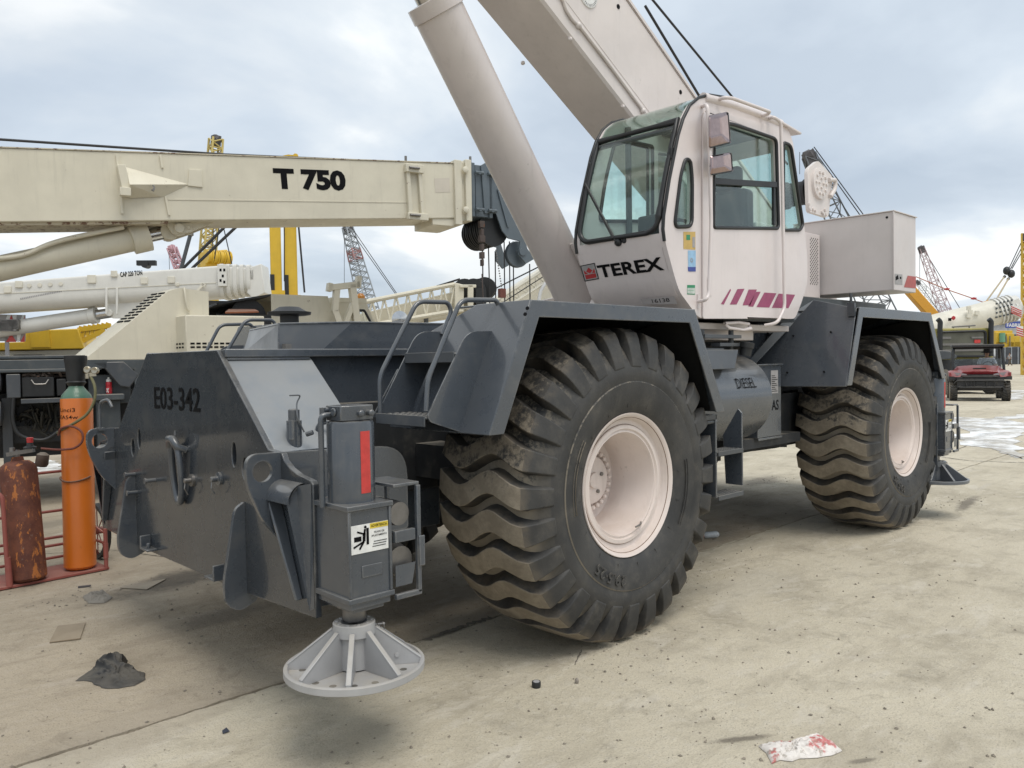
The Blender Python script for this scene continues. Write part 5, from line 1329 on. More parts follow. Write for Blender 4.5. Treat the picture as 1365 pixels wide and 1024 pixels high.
# rope over the boom
P = [T.pk(-120,168,.3), T.pk(0,186,.3), T.pk(300,206,.3), T.pk(600,219,.3), T.pk(640,222,.3)]
tob('boom_rope', MB().tube(P, .016, 7), M['rope'], tb, smooth=60)
P = [T.pk(395,211,.1), T.pk(600,221,.1)]; tob('boom_rope', MB().tube(P, .010, 6), M['rope'], tb, smooth=60)
for u in (541, 627): c_ = T.pk(u, 222, .05); tob('rope_guide', MB().cyl((c_[0],c_[1],c_[2]-.05),(c_[0],c_[1],c_[2]+.15),.02,8).cyl((c_[0]-.25,.3,c_[2]+.03),(c_[0]-.2,.3,c_[2]+.0),.05,8), M['dullsteel'], tb)
# lift cylinder
a = Vector(T.pk(0,358,.36)); b = Vector(T.pk(196,315,.36)); d_ = (b-a).normalized(); L_ = (b-a).length
bl = tob('lift_cylinder', MB().lathe(a-d_*2.5, d_, [(0,.15),(L_+2.3,.15),(L_+2.31,.19),(L_+2.52,.19),(L_+2.53,.13)], 32), M['cream'])
tob('cylinder_rod', MB().cyl(b, b+d_*.45, .085, 24), M['steel'], bl)
P = [T.pk(u, v, .18) for u, v in ((-40,346),(0,345),(35,340),(60,327),(90,318),(165,303))]; tob('cylinder_pipe', MB().tube(bend(P, .2), .028, 10), M['cream'], bl, smooth=60)
mb = MB().prism([T.sz(u, v) for u, v in ((220,288),(304,288),(258,306),(240,312),(232,308))], 'xz', .18, .24).prism([T.sz(u, v) for u, v in ((220,288),(304,288),(258,306),(240,312),(232,308))], 'xz', .50, .56)
c_ = T.sz(241,302); mb.cyl((c_[0],.12,c_[1]),(c_[0],.6,c_[1]),.06,16); e_ = T.sz(230,304); mb.cyl((e_[0],.26,e_[1]),(e_[0],.48,e_[1]),.11,18)
q = [T.sz(u, v) for u, v in ((233,296),(258,294),(259,307),(236,310))]; mb.prism(q, 'xz', .16, .18)
for (u, v) in ((240,301),(254,301)): c_ = T.sz(u, v); mb.lathe((c_[0],.16,c_[1]),(0,-1,0),[(0,.025),(.015,.025)],8)
tob('cylinder_bracket', mb, M['cream'], tb, bevel=.005)

# ---- carrier of the truck crane
sR = T.sz(497,430,.4)[0]
def cb(name, u0, v0, u1, v1, t0, t1, mat, **k):
    a = T.sz(u0, v0, t0); b = T.sz(u1, v1, t0); return tob(name, MB().box(min(a[0],b[0]),max(a[0],b[0]),t0,t1,min(a[1],b[1]),max(a[1],b[1])), mat, **k)
mb = MB().box(-10.0,sR,.5,2.6,.95,1.35)
tob('carrier_frame', mb, M['frame'])
mb = MB()
a = T.sz(0,483,.0); b = T.sz(110,500,.0); mb.box(-10,a[0]+1.1,-.0,2.4,1.63,1.75)
mb.box(-10,1.35,.15,2.4,1.76,1.80).box(-10,.9,-.02,.0,1.60,1.64)
tob('carrier_deck', mb, M['carrier'], bevel=.01)
for (u0, u1, v0, v1) in ((28,72,503,530),(75,88,505,528)):
    tob('tool_box', MB().box(T.sz(u0,v0)[0],T.sz(u1,v0)[0],.02,.5,T.sz(u0,v1)[1],T.sz(u0,v0)[1]), M['black'], bevel=.012)
c_ = T.pk(50,510,.0); tob('box_handle', MB().tube(bend([(c_[0]-.06,-.0,c_[2]+.03),(c_[0]-.03,-.05,c_[2]-.02),(c_[0]+.08,-.05,c_[2]-.02),(c_[0]+.11,-.0,c_[2]+.03)],.02),.008,6), M['dullsteel'])
tob('tool_shelf', MB().box(T.sz(28,532)[0],T.sz(88,532)[0],-.06,.5,T.sz(30,538)[1],T.sz(30,532)[1]), M['grey2'], bevel=.004)
tob('cabinet', MB().box(T.sz(8,500)[0],T.sz(27,500)[0],-.02,.4,T.sz(10,531)[1],T.sz(10,499)[1]), M['grey2'], bevel=.01)
mb = MB()
for k in range(26):
    c_ = T.pk(random.uniform(28,85), 503, .1); mb.bar((c_[0],random.uniform(0,.25),c_[2]+random.uniform(0,.06)),(c_[0]+random.uniform(-.15,.15),random.uniform(0,.25),c_[2]+random.uniform(0,.06)),.02,.02)
tob('loose_scrap', mb, paint('scrap', (.09,.07,.06), .7, rust=.5))['kind'] = 'stuff'
for v in (505, 552):
    c_ = T.pk(-4, v, .1); tob('air_tank', MB().lathe((c_[0]-.5,.15,c_[2]),(1,0,0),[(0,.05),(.03,.14),(.08,.17),(.48,.17),(.54,.14),(.56,.06)],24), M['grey2'])
hs = MB()
for k in range(26):
    u = random.uniform(15,80); P = []
    for j in range(5): c_ = T.pk(u+j*random.uniform(2,10), 535+random.uniform(0,50), .35); P.append((c_[0], .3+random.uniform(0,.4), c_[2]))
    hs.tube(bend(P,.2), random.choice((.010,.014,.02)), 6)
tob('hose', hs, paint('hose_black', (.030,.030,.026), .55, dust=.3, var=.3), smooth=60)['kind'] = 'stuff'
P = [T.pk(u, v, .0) for u, v in ((18,530),(16,560),(22,578),(36,585),(60,588),(78,575))]; tob('air_hose', MB().tube(bend(P,.1),.022,8), M['black'], smooth=60)
tob('turntable_house', MB().box(-7.5,-1.6,.3,2.4,1.8,3.0).box(-9,-7.5,.2,2.5,1.8,2.6), M['carrier'], bevel=.05)
tob('carrier_side_bin', MB().box(-6.5,-.5,.02,.5,.75,1.6), M['carrier'], bevel=.03)
tob('carrier_back', MB().box(-10,1.4,.75,.8,.55,1.62).box(-.1,1.2,.4,.8,.75,.95), M['frame'])
c_ = T.pk(11,600,.3); tob('outrigger_leg', MB().box(c_[0]-.05,c_[0]+.05,.3,.42,.0,1.3), M['grey2'])
# grey fender slope and step under the cowl
mb = MB().prism([T.sz(u, v) for u, v in ((118,483),(165,482),(185,500),(173,517),(160,515),(140,492))], 'xz', .0, .9)
tob('carrier_fender', mb, M['grey2'], bevel=.012)
mb = MB().box(T.sz(118,500)[0],T.sz(175,500)[0],.15,1.2,T.sz(120,540)[1],T.sz(120,500)[1]); tob('carrier_side', mb, M['carrier'], bevel=.01)
mb = MB().box(T.sz(126,530)[0],T.sz(165,530)[0],-.1,.5,T.sz(126,534)[1],T.sz(126,526)[1]).box(T.sz(128,530)[0],T.sz(160,530)[0],.0,.4,T.sz(128,600)[1],T.sz(128,534)[1]); tob('battery_tray', mb, M['carrier'], bevel=.01)
# tyres under the carrier
for s_, t_ in ((-8.2,.25),(-7.0,.25),(-8.2,2.3),(-7.0,2.3),(2.1,.25),(3.7,.25),(2.1,2.3),(3.7,2.3)):
    if 1:
        w_ = tob('tyre', MB().lathe((s_,t_,.55),(0,1,0),[(0,.30),(0,.50),(.06,.55),(.24,.55),(.30,.50),(.30,.30)],32), M['tyre'])
# cream cowl with louvres
CD = .50
cf = [T.pk(u, v, 0) for u, v in ((112,480),(279,478),(278,389),(240,384),(225,388))]
cbk = [T.pk(91,481,CD), (cf[1][0],CD,cf[1][2]), (cf[2][0],CD,cf[2][2]), T.pk(222,386,CD), T.pk(203,391,CD)]
cowl = tob('engine_cowl', MB().add(cf+cbk, [(0,1,2,3,4),(9,8,7,6,5),(4,3,8,9),(3,2,7,8),(2,1,6,7),(0,4,9,5),(1,0,5,6)]), M['cream'], smooth=0)
a5 = Vector(cf[4]); a0_ = Vector(cf[0]); a9 = Vector(cbk[4]); a6 = Vector(cbk[0])
sl_n = (a0_-a5).cross(a9-a5).normalized()
if sl_n.x > 0: sl_n = -sl_n
lv = MB()
for k in range(10):
    f_ = .03+k*.046
    for c in range(2):
        y_ = .10+c*.45
        p = a5.lerp(a0_, f_).lerp(a9.lerp(a6, f_), y_); q = a5.lerp(a0_, f_).lerp(a9.lerp(a6, f_), y_+.34)
        lv.bar(tuple(p+sl_n*.004), tuple(q+sl_n*.004), .020, .012, up=tuple(sl_n))
tob('cowl_louvre', lv, M['ink'], cowl, smooth=0)['kind'] = 'stuff'
c_ = T.pk(246,400,-.01); tob('cowl_latch', MB().tube([(c_[0],-.01,c_[2]+.15),(c_[0],-.04,c_[2]+.10),(c_[0]+.02,-.04,c_[2]-.10),(c_[0]+.05,-.02,c_[2]-.14)], .015, 7), M['cream'], cowl, smooth=60)
bzz = (T.sz(247,475,-.3)[1], T.sz(247,420,-.3)[1]); bsx = (T.sz(247,420,-.3)[0], T.sz(352,420,-.3)[0], T.sz(218,420,.4)[0])
bx = tob('cowl_box', MB().hexa([(bsx[0],-.3,bzz[0]),(bsx[1],-.3,bzz[0]),(bsx[1],.4,bzz[0]),(bsx[2],.4,bzz[0])],[(bsx[0],-.3,bzz[1]),(bsx[1],-.3,bzz[1]),(bsx[1],.4,bzz[1]),(bsx[2],.4,bzz[1])]) if 1 else MB().box(T.sz(247,420,-.3)[0],T.sz(352,420,-.3)[0],-.3,.38,T.sz(247,475,-.3)[1],T.sz(247,420,-.3)[1]), M['cream'], bevel=.012)
mb = MB()
s0 = T.sz(247,460,-.303)[0]; s1 = T.sz(352,460,-.303)[0]; z0 = T.sz(260,464,-.303)[1]
k = 0; x = s0+.06
while x < s1:
    for j in range(2): mb.box(x,x+.05,-.304,-.299,z0+j*.045,z0+.022+j*.045)
    x += .07
for j in range(2):
    for q in range(6):
        f0_, f1_ = .10+q*.13, .18+q*.13; A_ = Vector((bsx[0],-.3,0)); B_ = Vector((bsx[2],.4,0)); nn_ = Vector((-(B_-A_).y,(B_-A_).x,0)).normalized()*.003
        pa, pb = A_.lerp(B_,f0_)+nn_, A_.lerp(B_,f1_)+nn_; mb.add([(pa.x,pa.y,z0+j*.045),(pb.x,pb.y,z0+j*.045),(pb.x,pb.y,z0+.022+j*.045),(pa.x,pa.y,z0+.022+j*.045)],[(0,1,2,3)])
tob('box_vent', mb, M['ink'], bx, smooth=0)['kind'] = 'stuff'
tob('rust_sheet', MB().slab([T.pk(300,417,.2),T.pk(345,416,.2),T.pk(340,413,.7),T.pk(305,413,.7)], .02), paint('rust_orange', (.22,.07,.03), .8, rust=.5))
# open cream housing, boom rest, carrier cab
t0 = .9
A = T.sz(361,392,t0); B = T.sz(437,395,t0); C_ = T.sz(450,431,t0)
hz0 = 1.9
hs_ = MB().add([(A[0],t0,A[1]),(B[0],t0,B[1]-.0),(T.sz(452,440,t0)[0],t0,hz0),(A[0],t0,hz0),(A[0],t0+1.5,A[1]),(B[0],t0+1.5,B[1]),(T.sz(452,440,t0)[0],t0+1.5,hz0),(A[0],t0+1.5,hz0)],
   [(0,1,2,3),(4,7,6,5),(0,4,5,1),(1,5,6,2)])
tob('winch_housing', hs_, M['cream'], smooth=0)
L0 = A[0]-.75
tob('housing_hood', MB().box(L0,A[0],t0-.0,t0+.03,hz0,A[1]-.30).box(L0,A[0],t0+1.47,t0+1.5,hz0,A[1]).prism([(L0,A[1]-.14),(A[0],A[1]),(A[0],A[1]-.03),(L0,A[1]-.17)],'xz',t0,t0+1.5), M['frame'])
tob('winch_drum', MB().lathe((L0+.45,t0+.1,A[1]-.32),(0,1,0),[(0,.25),(.05,.25),(.05,.18),(1.2,.18),(1.2,.25),(1.25,.25)],24), M['rope'])
mb = MB(); z1 = T.sz(440,380,.75)[1]
a = T.sz(440,384,.75); b = T.sz(474,379,.75); c2 = T.sz(451,432,.75); d2 = T.sz(477,432,.75)
mb.bar((a[0]-.03,.75,a[1]),(b[0]+.05,.75,b[1]),.12,.09)
mb.bar((a[0],.75,a[1]+.07),(a[0]-.02,.75,a[1]-.05),.12,.07,up=(1,0,0)).bar((b[0]+.05,.75,b[1]+.12),(b[0]+.03,.75,b[1]-.05),.12,.07,up=(1,0,0))
mb.bar((a[0]+.10,.75,a[1]),(a[0]+.06,.75,a[1]-.35),.10,.09,up=(1,0,0)).bar((a[0]+.06,.75,a[1]-.33),(c2[0]+.08,.75,c2[1]-.2),.10,.09,up=(1,0,0))
mb.bar((b[0]-.06,.75,b[1]),(d2[0]-.0,.75,d2[1]-.2),.12,.10,up=(1,0,0)).bar((b[0]-.02,.75,b[1]-.22),(c2[0]+.06,.75,c2[1]-.1),.10,.07,up=(1,0,0))
tob('boom_rest', mb, M['cream'], bevel=.006)
t1 = 1.2
prof = [T.sz(u, v, t1) for u, v in ((440,402),(488,404),(490,409),(501,436),(505,470),(440,470))]
wn = rpoly([T.sz(u, v, t1) for u, v in ((472,432),(472,414),(485,414),(494,431),(493,434))], .03)
cb_ = tob('carrier_cab', plate(prof, [wn], .04, 'xz', t1).merge(MB().prism([(x_, z_) for x_, z_ in prof], 'xz', t1+1.5, t1+1.54)).merge(MB().box(prof[0][0],prof[1][0],t1-.03,t1+1.56,prof[0][1]-.01,prof[0][1]+.06)), M['cream'])
tob('cab_window', MB().prism([T.sz(u, v, t1+.02) for u, v in ((471,436),(471,412),(486,412),(497,436))], 'xz', t1+.01, t1+.02), M['glass_clear'], cb_, smooth=0)
tob('window_seal', MB().tube([(x_, t1-.022, z_) for x_, z_ in wn], .02, 7, closed=True), M['seal'], cb_, smooth=60)
c_ = T.pk(481,400,t1+.4); tob('beacon', MB().lathe((c_[0],c_[1],prof[0][1]+.05),(0,0,1),[(0,.07),(.08,.07),(.12,.04),(.13,0)],14), flat('amber', (.55,.22,.03), .3), cb_)

# ================================================================== WHITE CRANE WITH 220 TON ON ITS BOOM
pA = at(60,400,23.5); pB = at(345,372,24.0)
dg = math.degrees(atan2(pB.y-pA.y, pB.x-pA.x))
W = Fr(pA, dg)
wc = thing('telescopic_crane', 'off-white telescopic crane boom lettered CAP 220 TON, behind the cream crane at left', 'crane', (W.p0.x, W.p0.y, 0), W.rz)
def wob(name, mb, mat, parent=None, **k): return obj(name, mb, mat, parent or wc, local=True, **k)
def wprof(u, vt, vb): a = W.sz(u, vt); b = W.sz(u, vb); return a[0], a[1], b[1]
L = wprof(0,376,415); R_ = wprof(292,354,396)
def mk(u, a, b): return a+(b-a)*u
s0, s1 = -6.0, R_[0]
def wz(s, i): k = (s-L[0])/(R_[0]-L[0]); return L[i]+(R_[i]-L[i])*k
def rsec(sa, sb, gt, gb, y0, y1, r):
    mb = MB(); V_ = []
    for s_ in (sa, sb):
        zt, zb_ = wz(s_,1)-gt, wz(s_,2)+gb
        V_.append([(s_, y, z) for y, z in rpoly([(y0,zb_),(y1,zb_),(y1,zt),(y0,zt)], [r*2,r*2,r*.4,r*.4], 6)])
    n = len(V_[0]); mb.v = V_[0]+V_[1]; mb.f = [tuple(range(n)), tuple(range(2*n-1,n-1,-1))]+[(i,(i+1)%n,n+(i+1)%n,n+i) for i in range(n)]
    return mb
wb_ = wob('boom', rsec(s0, s1, 0, 0, 0, 1.2, .18), M['offwhite'])
ds = (W.sz(336,350)[0]-s1)/5
for k in range(5):
    q = .02*(k+1); wob('boom_collar', rsec(s1+ds*k, s1+ds*(k+.55), q-.07, q-.06, -.05+q, 1.25-q, .18), M['offwhite'], wb_)
    wob('boom_section', rsec(s1+ds*(k+.5), s1+ds*(k+1.02), q+.02, q+.02, q, 1.2-q, .18), M['offwhite'], wb_)
P = [W.sz(u, v) for u, v in ((332,356),(347,351),(352,390),(337,398),(328,390))]; wob('boom_tip', MB().prism(P, 'xz', .1, 1.1), M['offwhite'], wb_, bevel=.02)
c_ = W.pk(296,365,-.06); mb = MB().box(c_[0]-.12,c_[0]+.14,-.12,-.05,W.sz(296,382)[1],W.sz(296,353)[1]); wob('collar_plate', mb, M['offwhite'], wb_, bevel=.01)
mb = MB()
for (u, v) in ((294,360),(299,360),(297,368),(294,374),(299,376)): c_ = W.pk(u, v, -.12); mb.box(c_[0]-.03,c_[0]+.03,-.125,-.115,c_[2]-.04,c_[2]+.04)
wob('plate_hole', mb, M['ink'], wb_, smooth=0)['kind'] = 'stuff'
A = W.pk(160.5,369.5,-.003); B = W.pk(190,366.8,-.003)
wob('boom_lettering', text_on('CAP 220 TON', A, Vector(B)-Vector(A), (0,0,1), .15, (Vector(B)-Vector(A)).length, bold=.035, th=0), M['ink'], wb_, smooth=0)
A = W.pk(27,398.5,-.003); B = W.pk(83,388,-.003); mb = MB()
for k in range(24): p = Vector(A).lerp(Vector(B), k/24); q = Vector(A).lerp(Vector(B), (k+.7)/24); mb.bar(p, q, .002, .05)
wob('small_print', mb, M['label_grey'], wb_, smooth=0)
for (u, v, r) in ((122,372,.12),(152,365,.09),(192,374,.10),(228,373,.10),(236,379,.05),(25,379,.1),(10,386,.10)): c_ = W.pk(u, v, -.03); wob('boom_pad', MB().box(c_[0]-r,c_[0]+r,-.05,0,c_[2]-r,c_[2]+r), M['cream2'], wb_, bevel=.01)
for u in range(20,90,14): c_ = W.pk(u+5,383-u*.06,-.01); wob('boom_boss', MB().lathe(c_,(0,-1,0),[(0,.06),(.015,.06)],12), M['cream2'], wb_)
a = W.pk(-10,392,-.01); b = W.pk(288,377,-.01); wob('weld_seam', MB().bar(a,b,.012,.02), M['cream2'], wb_)
mb = MB()
for u in (142,156): a = W.pk(u, 384, -.02); b = W.pk(u, 419, -.02); mb.bar(a, b, .05, .06, up=(1,0,0))
P = [W.sz(u, v) for u, v in ((139,400),(190,386),(185,405),(160,424),(146,424),(138,412))]; mb.prism(P,'xz',.2,.3).prism(P,'xz',.8,.9)
c_ = W.pk(145,417,.1); mb.cyl((c_[0],.1,c_[2]),(c_[0],1.0,c_[2]),.10,14)
wob('cylinder_bracket', mb, M['offwhite'], wb_, bevel=.01)
a = Vector(W.pk(0,440,.5)); b = Vector(W.pk(129,420,.5)); d_ = (b-a).normalized()
lc2 = wob('lift_cylinder', MB().lathe(a-d_*4,d_,[(0,.22),((b-a).length+3.8,.22),((b-a).length+3.82,.25),((b-a).length+4,.25)],24), M['offwhite'])
wob('cylinder_rod', MB().cyl(b,b+d_*.5,.15,20), M['steel'], lc2)
c_ = W.pk(8,434,.2); mb = MB()
for k in range(8): mb.box(c_[0]+random.uniform(-.3,.3),c_[0]+random.uniform(0,.4),.15,.3,c_[2]+random.uniform(-.2,0),c_[2]+random.uniform(0,.2))
wob('valve_block', mb, M['dullsteel'], lc2)
wob('carrier_body', MB().box(-7,4.5,-.4,2.2,.8,1.9), M['carrier'], bevel=.05)
for s_ in (-5,-2,1,3.5): wob('tyre', MB().lathe((s_,-.3,.6),(0,1,0),[(0,.3),(0,.55),(.06,.6),(.3,.6),(.36,.5)],24), M['tyre'])
c_ = W.pk(194,354,.4); mb = MB().lathe((c_[0],.3,c_[2]+.02),(0,1,0),[(0,.10),(.3,.10)],14).box(c_[0]-.25,c_[0]+.3,.35,.5,c_[2],c_[2]+.15)
wob('rope_roller', mb, M['black'], wb_)
c_ = W.pk(270,384,-.05); wob('boom_arm', MB().bar(W.pk(262,389,-.1), W.pk(272,378,-.1), .06, .07).bar(W.pk(268,378,-.1), W.pk(274,381,-.1), .06, .07), M['cream2'], wb_)

# ================================================================== YELLOW CRANE BODY AND STRIPED PLATES
Yp = Fr(at(90,455,26), -28)
yc_ = thing('yellow_crane', 'yellow crane carrier standing low behind the orange gas cylinder', 'crane', (Yp.p0.x, Yp.p0.y, 0), Yp.rz)
def yob(name, mb, mat, parent=None, **k): return obj(name, mb, mat, parent or yc_, local=True, **k)
yb = yob('body', MB().prism([Yp.sz(u, v) for u, v in ((-80,458),(32,456),(34,441),(104,438),(112,465),(-80,469))], 'xz', 0, 2.4), M['yellow'], bevel=.03)
yob('counterweight', MB().prism([Yp.sz(u, v) for u, v in ((40,440),(66,440),(68,463),(42,463))], 'xz', -.05, 0), M['yellow'], yb)
mb = MB()
for k in range(7):
    a = Yp.pk(104+k*6, 452-k*2.2, .3); b = Yp.pk(108+k*6, 435-k*.8, .3); mb.bar(a, b, .1, .1)
mb.bar(Yp.pk(104,440,.3), Yp.pk(148,434,.3), .15, .15).bar(Yp.pk(104,458,.3), Yp.pk(140,440,.3), .15, .15)
yob('boom_truss', mb, M['yellow'], yb)
yob('chassis', MB().prism([Yp.sz(u, v) for u, v in ((-80,470),(112,466),(112,476),(-80,480))], 'xz', .2, 2.4).box(-5,3,.4,2.2,0,Yp.sz(50,470)[1]-.1), M['cream2'])
yob('deck_plate', MB().prism([Yp.sz(u, v) for u, v in ((22,473),(60,473),(60,476),(22,476))], 'xz', -.3, 0), M['black'])
sg = thing('warning_board', 'grey board with red and white triangles at the far left', 'sign', tuple(at(15,438,24).xy)+(0,), radians(-40))
SG = Fr(at(15,438,24), -40)
def sob(name, mb, mat, parent=None, **k): return obj(name, mb, mat, parent or sg, local=True, **k)
sb_ = sob('board', MB().prism([SG.sz(u, v) for u, v in ((-6,419),(33,420),(33,455),(-6,455))], 'xz', 0, .05).box(-.2,-.1,0,.05,0,SG.sz(0,450)[1]), M['label_grey'])
for P in ([(15,420),(22,437),(9,437)], [(33,422),(33,437),(28,437)], [(15,445),(22,456),(8,456)], [(33,446),(33,456),(27,456)]):
    sob('red_triangle', MB().prism([SG.sz(u, v) for u, v in P], 'xz', -.01, 0), M['red'], sb_, smooth=0)
for P in ([(10,420),(15,420),(9,436),(4,436)], [(22,437),(22,420),(16,420)], [(33,420),(28,436),(24,436),(30,420)], [(23,445),(28,445),(26,456),(23,456)]):
    sob('white_stripe', MB().prism([SG.sz(u, v) for u, v in P], 'xz', -.008, 0), M['label_white'], sb_, smooth=0)

# ================================================================== YELLOW TWIN POSTS
G = Fr(at(380,300,30), -28)
tp_ = thing('gantry_mast', 'pair of tall yellow upright box beams rising behind the T 750 boom', 'mast', (G.p0.x, G.p0.y, 0), G.rz)
def gob(name, mb, mat, parent=None, **k): return obj(name, mb, mat, parent or tp_, local=True, **k)
zt = G.sz(385,213)[1]; zb_ = G.sz(380,380)[1]
for (u0, u1, vb) in ((361,376,382),(380,397,388)):
    a = G.sz(u0, vb); b = G.sz(u1, vb); mst = gob('mast_beam', MB().box(a[0],b[0],0,.10,a[1]-.2,zt), M['yellow'], bevel=.02)
    gob('beam_shoe', MB().box(a[0]-.02,a[0]+.14,-.04,.12,a[1]-.4,a[1]+.45 if u0 == 361 else a[1]+.6), M['black'], mst)
    gob('mast_foot', MB().box(a[0]-.1,b[0]+.1,-.1,.6,0,a[1]-.15), M['yellow'], mst)
P = [G.sz(u, v) for u, v in ((373,212),(375,208),(384,206),(394,207),(397,212))]; gob('mast_head', MB().prism(P,'xz',0,.5).cyl((G.sz(394,209)[0],-.1,G.sz(394,209)[1]),(G.sz(394,209)[0],.5,G.sz(394,209)[1]),.1,10), M['yellow'])
gob('mast_line', MB().tube([G.pk(397,290,-.1), G.pk(406,390,-.1)], .035, 6), M['rope'])
gob('mast_line', MB().tube([G.pk(379,292,-.1), G.pk(379,375,-.1)], .02, 6), M['rope'])

# ================================================================== LATTICE CRANES
def lattice(p, q, w0, w1, n, rc, rd, side=(0,0,1)):
    p = Vector(p); q = Vector(q); t = (q-p).normalized(); up = Vector(side)
    if abs(t.dot(up)) > .95: up = Vector((1,0,0))
    s = t.cross(up).normalized(); u = s.cross(t)
    mb = MB(); C = []
    for i in range(n+1):
        k = i/n; w_ = w0+(w1-w0)*k; c = p.lerp(q, k); C.append([c+s*w_/2*a+u*w_/2*b for a, b in ((-1,-1),(1,-1),(1,1),(-1,1))])
    for j in range(4): mb.tube([C[i][j] for i in range(n+1)], rc, 5)
    for i in range(n):
        for j in range(4):
            a, b = (j, (j+1) % 4) if (i+j) % 2 else ((j+1) % 4, j); mb.tube([C[i][a], C[i+1][b]], rd, 4, cap=False)
            if i % 2 == 0: mb.tube([C[i][j], C[i][(j+1) % 4]], rd, 4, cap=False)
    return mb
def lcol(n, c): return paint(n, c, .6, dust=.1, var=.1)
def lattice_crane(label, base, mid, top, d, w0, w1, n, mat, headmat, lines=(), rc=.10, body=None, red=None, headsize=.9):
    """base/top are photo pixels at depth d; the boom foot goes on to a machine on the ground"""
    Pt = at(*top, d); Pb = at(*base, d)
    foot = Pb
    r = thing('lattice_crane', label, 'crane', (Pb.x, Pb.y, 0), 0, 'lattice boom cranes in the background')
    # continue the boom down its own line towards the ground
    dr = (Pb-Pt).normalized(); k = max(0, (Pb.z-2.5)/max(.2, -dr.z)) if dr.z < 0 else 0
    F_ = Pb+dr*k; L = (Pt-F_).length; N_ = max(6, int(n*L/(Pt-Pb).length))
    o = obj('lattice_boom', lattice(F_, Pt, w0, w1, N_, rc, rc*.6), mat, r, smooth=0)
    if red: 
        Lf = (Pt-F_).length; Lb = (Pt-Pb).length
        for a, b in red:
            A = Pb.lerp(Pt, a); B = Pb.lerp(Pt, b); wa = w0+(w1-w0)*(1-(1-a)*Lb/Lf); wb__ = w0+(w1-w0)*(1-(1-b)*Lb/Lf)
            obj('painted_section', lattice(A, B, wa+.02, wb__+.02, max(3,int(n*abs(b-a))), rc*1.15, rc*.75), M['red_tube'], r, smooth=0)
    hd_ = MB().ico(Pt, headsize*.6, 1, (1,1,.8)).bar(Pt-dr*headsize*.3, Pt-dr*-headsize*.8, headsize*.8, headsize*.8)
    obj('boom_head', hd_, headmat, r, smooth=0)
    for (a, b, rr) in lines:
        A = at(*a, d); B = at(*b, d-2); obj('pendant_line', MB().tube([A, B], rr, 5), M['rope'], r)
    mb = MB().box(F_.x-3,F_.x+5,F_.y-2,F_.y+2,1.2,4.0); obj('machine_house', mb, mat, r, bevel=.1)
    obj('crawler_track', MB().box(F_.x-4,F_.x+4,F_.y-3.2,F_.y-2.0,0,1.2).box(F_.x-4,F_.x+4,F_.y+2.0,F_.y+3.2,0,1.2), M['frame'], r, bevel=.3)
    return r
M['lat_yellow'] = lcol('lattice_yellow', (.50,.40,.14)); M['lat_grey'] = lcol('lattice_grey', (.30,.33,.36)); M['lat_dark'] = lcol('lattice_dark', (.13,.14,.155))  # lattice colours kept pale, standing in for distance haze
M['lat_pink'] = lcol('lattice_pink', (.50,.30,.34)); M['lat_pale'] = lcol('lattice_pale', (.55,.56,.57)); M['lat_red'] = lcol('lattice_red', (.42,.31,.33)); M['red_tube'] = lcol('red_tube', (.32,.17,.17)); M['lat_head'] = lcol('lattice_head', (.08,.075,.08))
lattice_crane('yellow lattice boom standing steeply behind the T 750 boom, left of the yellow masts', (276,352), None, (288,185), 60, 1.0, .75, 26, M['lat_yellow'], M['lat_head'], [((292,182),(282,350),.03)], rc=.09, headsize=.7)
yb2 = thing('crane_winch', 'yellow winch block with drums at the foot of the yellow lattice boom', 'winch', (at(285,345,58).x, at(285,345,58).y, 0))
q = at(283,346,58); obj('winch_frame', MB().box(q.x-.7,q.x+.9,q.y-.5,q.y+.5,q.z-.6,q.z+.5).box(q.x-.3,q.x+.3,q.y-.3,q.y+.3,0,q.z-.6), M['yellow'], yb2, bevel=.05)
mb = MB()
for k in range(4): mb.lathe((q.x-.75+k*.45,q.y-.7,q.z+.1),(1,0,0),[(0,.5),(.08,.5),(.1,.42),(.3,.42),(.32,.5),(.4,.5)],14)
obj('winch_drum', mb, M['yellow'], yb2); h = at(298,341,58); obj('winch_hook', MB().tube([h+Vector((-.5,0,.2)),h+Vector((.2,0,.3)),h+Vector((.4,0,-.1)),h+Vector((.2,0,-.5))],.14,7), M['yellow'], yb2)
bp = thing('boom_pendant', 'two dark slanting wire ropes rising behind the CAP 220 TON boom', 'rope', tuple(at(270,325,26)))
for (a, b) in (((244,358),(312,290)),((256,358),(328,290))): obj('wire', MB().tube([at(*a,26),at(*b,26)],.05,6), M['rope'], bp)
bp2 = thing('boom_pendant', 'thin V-shaped wires hanging behind the T 750 boom at its middle', 'rope', tuple(at(295,320,30)))
for (a, b) in (((294,290),(286,345)),((295,290),(309,352))): obj('wire', MB().tube([at(*a,30),at(*b,30)],.022,6), M['rope'], bp2)
pj = thing('jib_strut', 'grey tube strut leaning behind the white boom, right of the pink lattice tip', 'strut', tuple(at(245,335,28)))
obj('tube', MB().tube([at(254,312,28),at(241,360,28)],.07,8), M['grey2'], pj); obj('clevis', MB().ico(at(254,312,28),.12,1), M['dullsteel'], pj)
lattice_crane('small pale pink lattice boom tip showing above the white boom at left', (240,360), None, (229,330), 95, 1.0, .8, 8, M['lat_pink'], M['lat_pink'], [((225,330),(226,360),.03),((232,332),(246,352),.03)], rc=.10, headsize=.8)
lattice_crane('tall grey lattice boom with a red band, rising behind the boom rest', (489,402), None, (463,302), 95, 2.1, .9, 26, M['lat_grey'], M['lat_head'], [((465,304),(528,393),.045),((468,302),(530,393),.045),((459,303),(459,380),.03)], rc=.085, red=[(.55,.70)], headsize=1.0)
